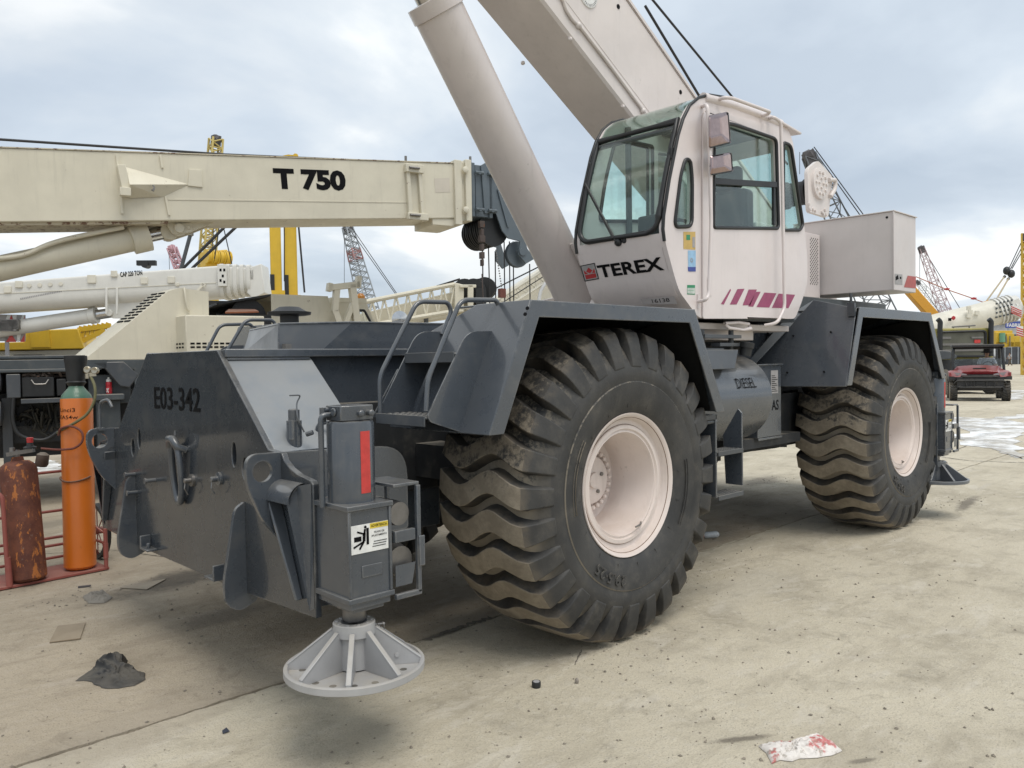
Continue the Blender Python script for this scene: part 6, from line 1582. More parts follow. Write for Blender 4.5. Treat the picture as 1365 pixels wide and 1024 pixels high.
lattice_crane('dark lattice boom with a black head just right of the cab', (1168,412), None, (1078,207), 75, 2.6, 1.0, 16, M['lat_dark'], M['lat_head'], [((1085,196),(1155,292),.05),((1083,198),(1150,292),.05),((1078,200),(1140,300),.04),((1066,203),(1066,232),.03)], rc=.075, headsize=1.15)
lattice_crane('slim red and white lattice boom right of the counterweight box', (1263,424), None, (1228,331), 115, 1.7, .65, 15, M['lat_red'], M['lat_head'], [((1231,332),(1285,420),.05),((1226,332),(1226,380),.035)], rc=.06, headsize=.9)
lattice_crane('pale lattice boom leaning behind the slim red and white one', (1268,428), None, (1222,376), 130, 1.9, 1.0, 12, M['lat_pale'], M['lat_head'], [((1222,373),(1255,420),.05)], rc=.055, headsize=.7)
# yellow-orange excavator-like boom under the counterweight
q0 = at(1214,388,45); q1 = at(1246,424,45)
yl = thing('yellow_boom', 'orange yellow box boom slanting down behind the rear fender', 'boom', (q1.x, q1.y, 0))
obj('arm', MB().bar(q0+(q0-q1)*.3, q1+(q1-q0)*.4, .5, .55), flat('orange_paint', (.62,.30,.03), .5), yl, bevel=.05); obj('base', MB().box(q1.x-.5,q1.x+.9,q1.y-.5,q1.y+.5,0,q1.z-.2), M['yellow'], yl, bevel=.1)
# yellow lattice tower at the right edge
r = thing('yellow_tower', 'yellow lattice tower at the right edge with ropes to a black hook block', 'tower', (at(1364,470,60).x, at(1364,470,60).y, 0))
q = at(1372,470,60); tz = at(1364,312,60).z
obj('tower_lattice', lattice((q.x,q.y,0), (q.x,q.y,tz), .8, .8, 24, .09, .05), flat('tower_yellow', (.60,.40,.06), .5), r, smooth=0)
obj('tower_head', MB().box(q.x-.45,q.x+.45,q.y-.45,q.y+.45,tz-.5,tz), M['lat_head'], r)
for dx_ in (0, 4, 7): obj('hoist_rope', MB().tube([at(1361,324+dx_*2,60), at(1345+dx_*.6,358,56)], .035, 5), M['rope'], r)
hb_ = thing('hook_block', 'round black hook block hanging from slanting ropes at the right edge', 'hook block', tuple(at(1345,363,55)))
c_ = at(1342,361,55); c2 = at(1348,365,55); obj('sheave_block', MB().ico(c_,.33,2,(1,.7,.9)).ico(c2,.33,2,(1,.7,.9)), M['black'], hb_)
obj('shackle', MB().ico(at(1339,369,55),.12,1).ico(at(1344,372,55),.12,1), M['dullsteel'], hb_)
sl_ = thing('lifting_sling', 'two tan rope slings from the hook block to the white boom', 'sling', tuple(at(1330,390,54)))
for (a, b) in (((1338,370),(1311,407)),((1344,372),(1326,403))): obj('sling_leg', MB().tube([at(*a,54.5),at(*b,52)],.05,6), flat('sling_tan', (.40,.33,.22), .8), sl_)
obj('sling_wrap', MB().tube([at(1311,406,51),at(1318,404,51),at(1328,404,51)],.18,7), flat('sling_orange', (.55,.27,.06), .7), sl_)
tg = thing('tag_line', 'long red guide rope stretched from the counterweight box to the white boom', 'rope', tuple(at(1260,385,50)))
obj('line', MB().tube([at(1221,369,48),at(1262,386,49),at(1300,399,50),at(1313,404,51)],.03,6), flat('rope_red', (.40,.15,.09), .7), tg)
mb = MB()
for (u, v) in ((1262,385.5),(1298,398)): mb.ico(at(u,v,49),.12,1,(1.6,1.6,.7))
obj('turnbuckle', mb, M['logo_red'], tg)

# horizontal cream lattice boom behind the steps, with black sheaves
H = Fr(at(560,405,17), -33)
hc = thing('boom_with_jib', 'cream crane boom with side lattice jib and black sheaves, behind the grab rails', 'crane boom', (H.p0.x, H.p0.y, 0), H.rz)
def hob(name, mb, mat, parent=None, **k): return obj(name, mb, mat, parent or hc, local=True, **k)
hb1 = hob('boom', MB().prism([H.sz(u, v, .3) for u, v in ((455,424),(626,384),(640,384),(640,418),(455,446))], 'xz', .3, 1.0), M['cream'], bevel=.02)
ch = MB()
top = [Vector(H.pk(u, v, 0)) for u, v in ((480,404),(606,379))]; bot = [Vector(H.pk(u, v, 0)) for u, v in ((480,436),(606,415))]
ch.tube(top, .05, 8).tube(bot, .05, 8).tube([top[0]+Vector((0,.25,.03)),top[1]+Vector((0,.25,.03))],.04,8)
n = 8
for i in range(n):
    a = top[0].lerp(top[1], i/n); b = bot[0].lerp(bot[1], (i+.55)/n); c = top[0].lerp(top[1], (i+1)/n); ch.tube([a,b],.022,6).tube([b,c] if i % 2 else [b, b.lerp(c,.98)],.022,6)
hob('jib_lattice', ch, M['cream'])
hob('boom_nose', MB().prism([H.sz(u, v) for u, v in ((606,377),(618,380),(618,416),(606,416))], 'xz', -.05, 1.0).box(H.sz(612,379)[0],H.sz(634,379)[0],-.1,-.0,H.sz(620,384)[1],H.sz(620,380)[1]).bar(H.pk(627,380,-.05),H.pk(627,420,-.05),.1,.12,up=(1,0,0)), M['cream'], bevel=.01)
mb = MB()
for (u, v, r_, t_) in ((619,388,.27,.2),(631,386,.24,.1),(638,386,.24,.4),(646,384,.24,.2)): c_ = H.pk(u, v, t_); mb.lathe(c_,(.35,1,0),[(0,r_),(.04,r_),(.06,r_*.85),(.12,r_*.85),(.14,r_),(.18,r_)],24)
mb.box(H.sz(634,380)[0],H.sz(648,380)[0],.0,.5,H.sz(640,420)[1],H.sz(640,384)[1])
hob('nose_sheave', mb, M['black'])
hob('jib_rope', MB().tube([H.pk(556,390,0), H.pk(613,372,0)], .02, 6), M['rope'])
hob('boom_support', MB().box(-.5,0,.4,.9,0,H.sz(555,425,.4)[1]-.05).box(.9,1.1,.4,.9,0,H.sz(580,420,.4)[1]-.05), M['cream'])
hob('stay', MB().cyl(H.pk(568,420,.2),H.pk(568,450,.2),.05,8), M['grey2'])
# second cream boom rising to the right behind the lift cylinder
K = Fr(at(710,380,22), -30)
kc = thing('boom_with_jib', 'cream boom rising to the right behind the hoist lines, half hidden by the lift cylinder', 'crane boom', (K.p0.x, K.p0.y, 0), K.rz)
def kob(name, mb, mat, parent=None, **k): return obj(name, mb, mat, parent or kc, local=True, **k)
kob('boom', MB().prism([K.sz(u, v) for u, v in ((640,412),(772,326),(800,340),(800,378),(735,402),(640,450))], 'xz', .3, 1.1), M['cream2'], bevel=.02)
mb = MB(); a = [Vector(K.pk(u, v, 0)) for u, v in ((650,408),(775,328))]; b = [Vector(K.pk(u, v, 0)) for u, v in ((665,416),(775,346))]
mb.tube(a,.05,7).tube(b,.05,7)
for i in range(10): mb.tube([a[0].lerp(a[1],i/10), b[0].lerp(b[1],(i+.5)/10), a[0].lerp(a[1],(i+1)/10)],.022,5)
kob('jib_lattice', mb, M['cream2'])
kob('jib_rope', MB().tube([K.pk(650,390,-.1),K.pk(760,335,-.1)],.02,5).tube([K.pk(660,410,-.1),K.pk(760,346,-.1)],.015,5), M['rope'])
P = [K.pk(u, v, -.1) for u, v in ((718,405),(720,388),(730,374),(745,367))]; kob('hand_loop', MB().tube(bend(P,.2),.05,7), M['lat_pale'], smooth=60)
kob('boom_support', MB().box(-.9,-.3,.5,.9,0,K.sz(695,410,.5)[1]), M['cream2'])

# ================================================================== RIGHT-HAND BACKGROUND
# white boom on a crane with striped plates
Bf = Fr(at(1300,430,42), -50)
bw = thing('telescopic_crane', 'white telescopic boom with red striped end plate, beyond the red buggy', 'crane', (Bf.p0.x, Bf.p0.y, 0), Bf.rz)
def bob(name, mb, mat, parent=None, **k): return obj(name, mb, mat, parent or bw, local=True, **k)
def tubeboom(u0, v0, h0, u1, v1, h1, n=18):
    a = Vector(Bf.pk(u0, v0, .6)); b = Vector(Bf.pk(u1, v1, .6)); d_ = (b-a).normalized()
    return MB().lathe(a, d_, [(0, h0), ((b-a).length, h1)], n)
k_ = 42/1066
bb = bob('boom', tubeboom(1200,452,22*k_,1331,415,17*k_), M['cream2'], smooth=50)
for i in range(5): bob('boom_collar', tubeboom(1327+i*5,416-i*1.2,19*k_,1330+i*5,415-i*1.2,18*k_), M['offwhite'], bb, smooth=50)
bob('boom_section', tubeboom(1328,416,16*k_,1356,408,15*k_), M['offwhite'], bb, smooth=50)
mb = MB()
for i in range(5):
    for j in range(4): c_ = Bf.pk(1329+i*5, 405+j*6-i*1.2, -.13); mb.box(c_[0]-.04,c_[0]+.04,-.12,-.06,c_[2]-.045,c_[2]+.045)
bob('collar_hole', mb, M['carrier'], bb, smooth=0)['kind'] = 'stuff'
P = [Bf.sz(u, v, -.1) for u, v in ((1348,402),(1358,397),(1361,402),(1363,424),(1350,420))]; bob('boom_tip', MB().prism(P,'xz',-.1,.9), M['offwhite'], bb, bevel=.02)
pl1 = bob('striped_plate', MB().prism([Bf.sz(u, v, -.2) for u, v in ((1348,407),(1361,408),(1363,418),(1349,416))],'xz',-.2,-.17), M['label_white'], bb, smooth=0)
pl2 = bob('striped_plate', MB().prism([Bf.sz(u, v, -.2) for u, v in ((1355,435),(1364,435),(1364,449),(1355,447))],'xz',-.2,-.17), M['label_white'], bb, smooth=0)
mb = MB()
for k in range(4): mb.prism([Bf.sz(u, v, -.21) for u, v in ((1348,408+k*2.6),(1362,414+k*2.6),(1362,415.3+k*2.6),(1348,409.3+k*2.6))],'xz',-.21,-.20)
bob('red_stripe', mb, M['red'], pl1, smooth=0)
mb = MB()
for k in range(4): mb.prism([Bf.sz(u, v, -.21) for u, v in ((1355,436+k*3),(1364,439+k*3),(1364,440.5+k*3),(1355,437.5+k*3))],'xz',-.21,-.20)
bob('red_stripe', mb, M['red'], pl2, smooth=0)
c_ = Bf.pk(1271,424,-.3); bob('red_mark', MB().ico(c_,.12,1,(1,.3,1)), M['logo_red'], bb)
c_ = Bf.pk(1266,426,-.3); bob('boom_mark', MB().box(c_[0]-.08,c_[0]+.08,c_[1]-.01,c_[1],c_[2]-.08,c_[2]+.08), M['ink'], bb)
mb = MB()
for (u, v) in ((1292,411),(1294,416),(1292,421),(1303,417)): c_ = Bf.pk(u, v, -.25); mb.box(c_[0]-.1,c_[0]+.1,c_[1],c_[1]+.1,c_[2]-.1,c_[2]+.1)
bob('boom_bracket', mb, M['cream2'], bb)
bob('carrier_body', MB().box(-8,-.6,-.3,2.2,.7,2.2), M['carrier'], bevel=.05)

# truck with twin exhaust stacks, seen from behind
TR = Fr(at(1290,430,33), atan2(-_F.x, _F.y)*0-44)
tr = thing('truck', 'olive yellow truck cab with two upright exhaust pipes, right behind the red buggy', 'truck', (TR.p0.x, TR.p0.y, 0), TR.rz)
def rob(name, mb, mat, parent=None, **k): return obj(name, mb, mat, parent or tr, local=True, **k)
olive = paint('olive_yellow', (.30,.26,.06), .5, dust=.35, var=.15, rust=.2)
def rb_(u0, v0, u1, v1, t0, t1): a = TR.sz(u0, v0, t0); b = TR.sz(u1, v1, t0); return (a[0], b[0], t0, t1, b[1], a[1])
cbod = rob('cab', MB().box(*rb_(1247,438,1324,505,.1,2.2)).prism([TR.sz(u, v, .1) for u, v in ((1247,440),(1262,440),(1268,438.5),(1314,438.5),(1324,442),(1324,446),(1247,446))],'xz',.1,2.3), olive, bevel=.08)
rob('rear_panel', MB().prism(rpoly([TR.sz(u, v, 0) for u, v in ((1252,443),(1315,441),(1315,475),(1252,475))], .15),'xz',.02,.1), paint('panel_olive', (.10,.10,.075), .5, dust=.3, var=.2), cbod)
rob('panel_frame', MB().tube([(x_, 0, z_) for x_, z_ in rpoly([TR.sz(u, v, 0) for u, v in ((1252,443),(1314,441),(1314,475),(1252,475))], .15)], .05, 7, closed=True), M['black'], cbod)
mb = MB()
for (u0, v0, u1, v1) in ((1254,449,1268,452),(1295,449,1311,451),(1256,458,1310,460),(1256,466,1310,468)): mb.box(*rb_(u0,v0,u1,v1,-.02,.03))
rob('rear_bar', mb, M['dullsteel'], cbod)
rob('rear_light', MB().box(*rb_(1299,453,1307,458,-.02,.02)), M['red'], cbod)
for u in (1253, 1321):
    P = [TR.pk(u, 475, .0), TR.pk(u, 436, .0), TR.pk(u+.5, 429, .0), TR.pk(u-3, 425.5, .0)]
    rob('exhaust_stack', MB().tube(bend(P,.12), .10, 10), M['black'], smooth=60)
rob('roof_rail', MB().tube([TR.pk(1269,436,.3),TR.pk(1300,434,.3)],.03,6).tube([TR.pk(1271,440,.3),TR.pk(1271,436,.3)],.03,6).tube([TR.pk(1292,440,.3),TR.pk(1292,434,.3)],.03,6), M['dullsteel'])
rob('fender', MB().box(*rb_(1250,468,1268,475,-.6,.3)).prism([TR.sz(u, v, -.6) for u, v in ((1248,467),(1262,468),(1272,474),(1272,478),(1248,480))],'xz',-.8,-.2), M['grey2'], bevel=.03)
mb = MB().box(*rb_(1250,480,1326,520,-.2,1.5)); rob('chassis', mb, M['frame'])
for u in (1255, 1318): a = TR.sz(u, 500, -.4); rob('tyre', MB().lathe((a[0],-.5,.52),(1,0,0),[(-.15,.3),(-.15,.48),(-.1,.52),(.1,.52),(.15,.48),(.15,.3)],24), M['tyre'])

# far building with a blue sign, yellow machine, dark barrier, walker
FB = Fr(at(1350,440,150), -44)
bl_ = thing('warehouse', 'long low grey warehouse in the far right distance', 'building', (FB.p0.x, FB.p0.y, 0), FB.rz)
def fob(name, mb, mat, parent, **k): return obj(name, mb, mat, parent, local=True, **k)
def fr_(u0, v0, u1, v1, t0, t1, F=FB): a = F.sz(u0, v0, t0); b = F.sz(u1, v1, t0); return (a[0], b[0], t0, t1, b[1], a[1])
fob('wall', MB().box(FB.sz(1300,440)[0], FB.sz(1420,440)[0], 2, 12, 0, FB.sz(1350,431)[1]), paint('metal_siding', (.42,.43,.44), .6, dust=.2), bl_)
fob('roof', MB().prism([(FB.sz(1299,440)[0], FB.sz(1350,431)[1]),(FB.sz(1421,440)[0], FB.sz(1350,431)[1]),(FB.sz(1421,440)[0], FB.sz(1350,427)[1]),(FB.sz(1299,440)[0], FB.sz(1350,427)[1])],'xz',1.6,12.4), M['lat_grey'], bl_)
for k in range(3): a = fr_(1322+k*14,446,1330+k*14,470,1.9,2.0); fob('door', MB().box(a[0],a[1],1.9,2.0,0,a[5]), M['carrier'], bl_)
sgn = thing('shop_sign', 'dark blue sign with white capitals above the yellow machine at right', 'sign', (FB.p0.x, FB.p0.y, 0), FB.rz)
a = fr_(1341,429,1368,437,-1,-.8); bo_ = fob('board', MB().box(*a), M['label_navy'], sgn, smooth=0)
fob('sign_post', MB().cyl((a[0]+.5,-.9,0),(a[0]+.5,-.9,a[4]),.15,8).cyl((a[1]-.5,-.9,0),(a[1]-.5,-.9,a[4]),.15,8), M['lat_grey'], sgn)
fob('sign_lettering', text_on('FABRICA', (a[0]+.15,-1.01,a[4]+.2), (1,0,0), (0,0,1), (a[5]-a[4])*.55, (a[1]-a[0])-.3, bold=.02, th=0), M['label_white'], bo_, smooth=0)
YM = Fr(at(1345,452,121), -44)
ym = thing('yellow_machine', 'yellow pump machine with green tank standing on the dark barrier at right', 'machine', (YM.p0.x, YM.p0.y, 0), YM.rz)
mb = MB().box(*fr_(1328,443,1334,462,0,2,YM)).box(*fr_(1342,445,1352,462,0,2,YM)).box(*fr_(1328,456,1366,462,0,2.5,YM)).box(*fr_(1326,441,1350,446,.5,2,YM)).box(*fr_(1352,448,1360,462,0,1.5,YM))
mb.box(*fr_(1330,462,1333,480,.5,.9,YM)).box(*fr_(1360,462,1363,480,.5,.9,YM))
fob('machine_frame', mb, M['yellow'], ym, bevel=.05)
a = YM.sz(1335,452); fob('tank', MB().cyl((a[0],-.2,a[1]-.5),(a[0],-.2,a[1]+.9),.4,14), flat('tank_green', (.15,.33,.20), .5), ym)
a = YM.sz(1337,461); fob('motor', MB().lathe((a[0],-.4,a[1]),(0,1,0),[(0,.4),(.5,.4)],16), M['yellow'], ym)
fob('ladder', MB().box(*fr_(1341,448,1342,462,-.3,-.2,YM)).box(*fr_(1346,448,1347,462,-.3,-.2,YM)), M['dullsteel'], ym)
BR = Fr(at(1345,472,118), -44)
br = thing('dark_barrier', 'long dark steel barge-like barrier behind the walking man', 'barrier', (BR.p0.x, BR.p0.y, 0), BR.rz)
x0, x1 = BR.sz(1330,470)[0], BR.sz(1400,470)[0]
fob('barrier_panel', MB().box(x0,x1,0,.6,0,BR.sz(1345,463)[1]), paint('barrier_dark', (.05,.055,.065), .7, dust=.3), br, bevel=.05)
mb = MB()
for k in range(8): mb.box(x0+k*(x1-x0)/8, x0+k*(x1-x0)/8+.12, -.08, 0, 0, BR.sz(1345,463)[1])
fob('barrier_rib', mb, M['lat_grey'], br)

# ================================================================== PEOPLE
def skin_body(name, joints, edges, mat, parent, root):
    me = bpy.data.meshes.new(name); me.from_pydata([j[0] for j in joints], edges, []); me.update()
    o = bpy.data.objects.new(name, me); COL.objects.link(o); o.parent = parent; ROOT[o.name] = ROOT[parent.name]
    sk = o.modifiers.new('skin', 'SKIN'); sk.use_smooth_shade = True
    for i, j in enumerate(joints):
        sv = me.skin_vertices[0].data[i]; r = j[1]; sv.radius = r if isinstance(r, tuple) else (r, r); sv.use_root = (i == root)
    s = o.modifiers.new('sub', 'SUBSURF'); s.levels = 2; s.render_levels = 2
    me.materials.append(mat); return o
M['skin'] = flat('skin', (.30,.17,.11), .6); M['shirt_white'] = flat('white_shirt', (.66,.67,.70), .85); M['cloth_dark'] = flat('dark_cloth', (.035,.035,.04), .9)
M['cloth_grey'] = flat('grey_shirt', (.38,.38,.38), .9); M['trousers'] = flat('brown_trousers', (.10,.08,.06), .9); M['hair'] = flat('hair', (.015,.012,.010), .7)
# walker: mid-stride, seen from the side
p = px(1346,488.5,z=0); wk = thing('person', 'person in a pale grey shirt and dark trousers walking before the dark barrier', 'person', (p.x, p.y, 0), radians(-130))
J = [((0,0,.93),.13),((0,0,1.12),.125),((0,.01,1.36),(.17,.12)),((0,.01,1.47),.055),((0,0,1.53),.05),((0,-.01,1.62),(.075,.09)),((0,-.01,1.71),.07),
     ((.20,0,1.40),.055),((.24,.05,1.14),.045),((.23,-.12,.95),.035),((.22,-.16,.88),.03),((-.20,0,1.40),.055),((-.24,-.06,1.14),.045),((-.22,-.22,.98),.035),((-.21,-.26,.92),.03),
     ((.09,0,.86),.09),((.10,-.18,.50),.06),((.10,-.26,.10),.042),((.10,-.38,.04),.035),((-.09,0,.86),.09),((-.10,.10,.48),.06),((-.10,.38,.14),.042),((-.10,.32,.04),.035)]
E_ = [(0,1),(1,2),(2,3),(3,4),(4,5),(5,6),(2,7),(7,8),(8,9),(9,10),(2,11),(11,12),(12,13),(13,14),(0,15),(15,16),(16,17),(17,18),(0,19),(19,20),(20,21),(21,22)]
skin_body('body', J, E_, M['skin'], wk, 0)
Js = [((0,0,.90),.15),((0,0,1.12),.145),((0,.01,1.36),(.19,.14)),((0,.01,1.45),.075),((.20,0,1.41),.075),((.24,.05,1.14),.062),((-.20,0,1.41),.075),((-.24,-.06,1.14),.062)]
skin_body('shirt', Js, [(0,1),(1,2),(2,3),(2,4),(4,5),(2,6),(6,7)], M['cloth_grey'], wk, 1)
Jt = [((0,0,.94),.145),((.09,0,.86),.105),((.10,-.18,.50),.078),((.10,-.26,.10),.06),((-.09,0,.86),.105),((-.10,.10,.48),.078),((-.10,.38,.15),.06)]
skin_body('trousers', Jt, [(0,1),(1,2),(2,3),(0,4),(4,5),(5,6)], M['trousers'], wk, 0)
obj('hair', MB().ico((0,.015,1.675), .098, 2, (.9,1.05,.85)), M['hair'], wk, local=True, smooth=60)

# ================================================================== RED UTILITY BUGGY WITH ITS DRIVER
gl = px(1305,534,z=0)
ud = (Vector((gl.x,gl.y,0))-Vector((CAM.x,CAM.y,0))).normalized()
RZ = atan2(ud.y, ud.x)-pi/2+radians(4)
ut = thing('utility_buggy', 'red open utility buggy with black roof and bumper coming towards the camera', 'buggy', (gl.x, gl.y, 0), RZ)
def uo(name, mb, mat, parent=None, **k): return obj(name, mb, mat, parent or ut, local=True, **k)
def sym(f):
    mb = f(1); o = f(-1); return mb.merge(o)
redp = paint('buggy_red', (.26,.022,.028), .28, dust=.25, var=.08, coat=.6); blk = paint('buggy_black', (.022,.022,.024), .5, dust=.35, var=.1)
hood = MB().add([(-.66,-.35,.84),(.66,-.35,.84),(.52,-.42,1.03),(-.52,-.42,1.03),(-.76,.45,1.08),(.76,.45,1.08),(.66,.45,1.21),(-.66,.45,1.21),(-.20,-.46,1.05),(.20,-.46,1.05),(.24,.45,1.24),(-.24,.45,1.24)],
   [(0,1,2,9,8,3),(3,8,11,7),(8,9,10,11),(9,2,6,10),(0,3,7,4),(1,5,6,2),(4,7,11,10,6,5),(0,4,5,1)])
bd_ = uo('body', hood, redp, bevel=.02)
for s in (-1, 1):
    uo('fender', MB().prism([(-.50,.72),(-.40,.88),(-.05,.98),(.45,1.0),(.45,.90),(.05,.86),(-.30,.72)], 'xz', 0, 1).xf(Matrix(((0,0,0,0),(1,0,0,0),(0,0,1,0),(0,0,0,1)))) if False else
       MB().add([(s*.60,-.50,.84),(s*.90,-.38,.84),(s*.94,.0,.98),(s*.94,.45,1.04),(s*.60,.45,1.12),(s*.55,-.42,.98)], [(0,1,2,5),(2,3,4,5),(0,5,4),(5,2,0)]).merge(MB().box(min(s*.88,s*.94),max(s*.88,s*.94),-.34,.45,.84,1.0)), redp, bd_, bevel=.01)
    uo('headlight', MB().add([(s*.40,-.47,.90),(s*.70,-.44,.89),(s*.80,-.36,1.0),(s*.62,-.40,.99),(s*.40,-.465,.94)], [(0,1,2,3,4)]).merge(MB().ico((s*.60,-.42,.89),.055,2,(1,.5,.8))), flat('headlight_lens', (.20,.17,.17), .12, .2), bd_)
mb = MB().box(-.38,.38,-.485,-.44,.84,.93)
for k in range(4): mb.box(-.36,.36,-.495,-.48,.85+k*.02,.857+k*.02)
uo('grille', mb, M['black'], bd_)
uo('hood_scoop', MB().prism([(-.20,-.20),(.20,-.20),(.15,.0),(-.15,.0)],'xy',1.10,1.15), M['black'], bd_)
mb = MB().tube(bend([(-.78,-.42,.60),(-.70,-.62,.72),(.70,-.62,.72),(.78,-.42,.60)],.08),.030,8).tube(bend([(-.70,-.44,.50),(-.6,-.60,.48),(.6,-.60,.48),(.70,-.44,.50)],.08),.030,8)
for x in (-.45,-.2,.2,.45): mb.tube([(x,-.62,.72),(x*.9,-.60,.48)],.022,8)
mb.tube(bend([(-.62,-.40,.80),(-.45,-.60,.86),(.45,-.60,.86),(.62,-.40,.80)],.08),.025,8).box(-.30,.30,-.56,-.52,.50,.66).box(-.62,.62,-.45,-.35,.42,.80)
mb.box(-.70,.70,-.52,-.36,.46,.84)
for s in (-1, 1): mb.box(min(s*.66,s*.95),max(s*.66,s*.95),-.42,.40,.74,.86)
uo('front_bumper', mb, blk, smooth=50)
uo('number_plate', MB().box(-.12,.12,-.60,-.585,.60,.66), M['black'])
mb = MB().box(-.68,.68,-.35,2.1,.36,.50).box(-.74,.74,.45,1.0,.45,.95).box(-.72,.72,.95,1.75,.5,.80)
uo('chassis', mb, blk, bevel=.02)
for s in (-1, 1):
    for y in (-.12, 1.85):
        tm = MB().lathe((s*.80,y,.345),(1,0,0),[(-.12,.18),(-.125,.30),(-.10,.335),(.10,.335),(.125,.30),(.12,.18)],28)
        for k in range(22):
            a = 2*pi*k/22
            for q in (-1, 1): tm.bar((s*.80+q*.115,y+.345*cos(a),.345+.345*sin(a)),(s*.80+q*.01,y+.350*cos(a+.14),.345+.350*sin(a+.14)),.035,.03,up=(0,cos(a),sin(a)))
        uo('tyre', tm, M['tyre'])
        uo('suspension_arm', MB().tube([(s*.30,y+.0,.45),(s*.72,y,.36)],.03,6).tube([(s*.40,y,.80),(s*.62,y,.40)],.045,8), blk)
mb = MB()
for s in (-1, 1):
    mb.tube(bend([(s*.79,.42,1.06),(s*.78,.50,1.45),(s*.75,.62,1.84),(s*.73,1.4,1.88),(s*.77,1.75,1.2),(s*.78,1.8,.7)],.08),.046,8)
for (y, z) in ((.66,1.84),(1.4,1.88)): mb.tube([(-.75,y,z),(.75,y,z)],.03,8)
mb.tube([(-.66,1.70,1.30),(.66,1.70,1.30)],.03,8)
uo('roll_cage', mb, M['black'], smooth=60)
uo('roof', MB().prism(rpoly([(-.82,.48),(.82,.48),(.83,1.58),(-.83,1.58)],.1),'xy',1.875,1.975), blk, bevel=.02)
uo('half_windshield', MB().slab([(-.75,.43,1.14),(.75,.43,1.14),(.73,.50,1.46),(-.73,.50,1.46)],.01), glass('poly_shield', (.62,.66,.68)), smooth=0)
uo('dashboard', MB().box(-.66,.66,.55,.75,.95,1.18), M['black'], bevel=.03)
for s in (-1, 1): uo('seat', MB().box(s*.33-.27,s*.33+.27,1.05,1.55,.75,.92).box(s*.33-.26,s*.33+.26,1.5,1.64,.85,1.45), M['black'], bevel=.05)
uo('steering_wheel', MB().tube([(.34+.17*cos(2*pi*k/18),.86+.06*sin(2*pi*k/18),1.20+.15*sin(2*pi*k/18)) for k in range(18)],.016,6,closed=True).tube([(.34,.86,1.20),(.34,.70,1.10)],.02,6).bar((.19,.86,1.2),(.49,.86,1.2),.02,.02), M['black'], smooth=60)
for s in (-1, 1): uo('side_mirror', MB().box(s*.80-.06,s*.80+.06,.50,.53,1.25,1.36).bar((s*.66,.52,1.30),(s*.78,.52,1.30),.02,.02), M['black'], bevel=.01)
# driver
dv = thing('person', 'person in a white shirt and dark hat at the wheel of the red buggy', 'person', (gl.x, gl.y, 0), RZ)
dx = .34
J = [((dx,1.32,1.00),.15),((dx,1.36,1.18),.15),((dx,1.38,1.40),(.18,.13)),((dx,1.37,1.50),.06),((dx,1.35,1.56),.055),((dx,1.33,1.65),(.078,.09)),((dx,1.33,1.73),.07),
     ((dx+.20,1.36,1.43),.06),((dx+.27,1.18,1.22),.048),((dx+.16,.93,1.24),.036),((dx+.15,.87,1.25),.035),((dx-.20,1.36,1.43),.06),((dx-.27,1.18,1.22),.048),((dx-.16,.93,1.24),.036),((dx-.15,.87,1.25),.035),
     ((dx+.10,1.25,.97),.10),((dx+.12,.85,1.02),.075),((dx+.12,.78,.62),.055),((dx+.12,.66,.56),.04),((dx-.10,1.25,.97),.10),((dx-.12,.85,1.02),.075),((dx-.12,.78,.62),.055),((dx-.12,.66,.56),.04)]
skin_body('body', J, E_, M['skin'], dv, 0)
Js = [((dx,1.32,.98),.165),((dx,1.36,1.18),.165),((dx,1.38,1.40),(.205,.15)),((dx,1.375,1.49),.08),((dx+.20,1.36,1.43),.085),((dx+.27,1.19,1.23),.068),((dx-.20,1.36,1.43),.085),((dx-.27,1.19,1.23),.068)]
skin_body('shirt', Js, [(0,1),(1,2),(2,3),(2,4),(4,5),(2,6),(6,7)], M['shirt_white'], dv, 1)
Jt = [((dx,1.30,.98),.16),((dx+.10,1.22,.97),.115),((dx+.12,.85,1.02),.09),((dx+.12,.78,.64),.07),((dx-.10,1.22,.97),.115),((dx-.12,.85,1.02),.09),((dx-.12,.78,.64),.07)]
skin_body('trousers', Jt, [(0,1),(1,2),(2,3),(0,4),(4,5),(5,6)], M['cloth_dark'], dv, 0)
obj('hat', MB().lathe((dx,1.33,1.70),(0,-.15,1),[(-.005,.0),(-.005,.19),(.005,.19),(.012,.115),(.09,.10),(.12,.06),(.125,0)],24), M['cloth_dark'], dv, local=True)
fm = MB()
for s in (-1, 1): fm.ico((dx+s*.032,1.243,1.665),.012,1).ico((dx+s*.085,1.34,1.65),.022,1,(.4,.8,1.2))
fm.ico((dx,1.235,1.64),.016,1,(.8,1,1.4)).ico((dx,1.25,1.605),.02,1,(1.3,.4,.35))
obj('face', fm, flat('face_detail', (.16,.08,.06), .6), dv, local=True)

# ================================================================== GAS CYLINDERS ON THE RED CART
D0 = 5.62
oc = px(107,757,z=.03); DO = (oc-CAM).dot(_F)
ct = at(102,533,DO+.02); axo = (ct-oc).normalized(); HO = (ct-oc).length
RO = .118
ga = thing('gas_cylinder', 'tall orange gas cylinder with green shoulder and black valve guard', 'gas cylinder', (oc.x, oc.y, .03))
org = paint('cylinder_orange', (.60,.15,.012), .42, dust=.12, var=.06, coat=.25, streak=.15, rust=.05)
b_ = obj('cylinder_body', MB().lathe(oc, axo, [(0,RO-.02),(.02,RO),(HO,RO),(HO+.01,RO-.003)], 40), org, ga, smooth=40)
obj('shoulder', MB().lathe(oc+axo*(HO+.01), axo, [(0,RO-.003),(.03,RO-.012),(.07,RO-.045),(.095,.055),(.115,.05)], 36), paint('cylinder_green', (.06,.155,.10), .4, dust=.2, coat=.3), ga, smooth=50)
gz = HO+.11
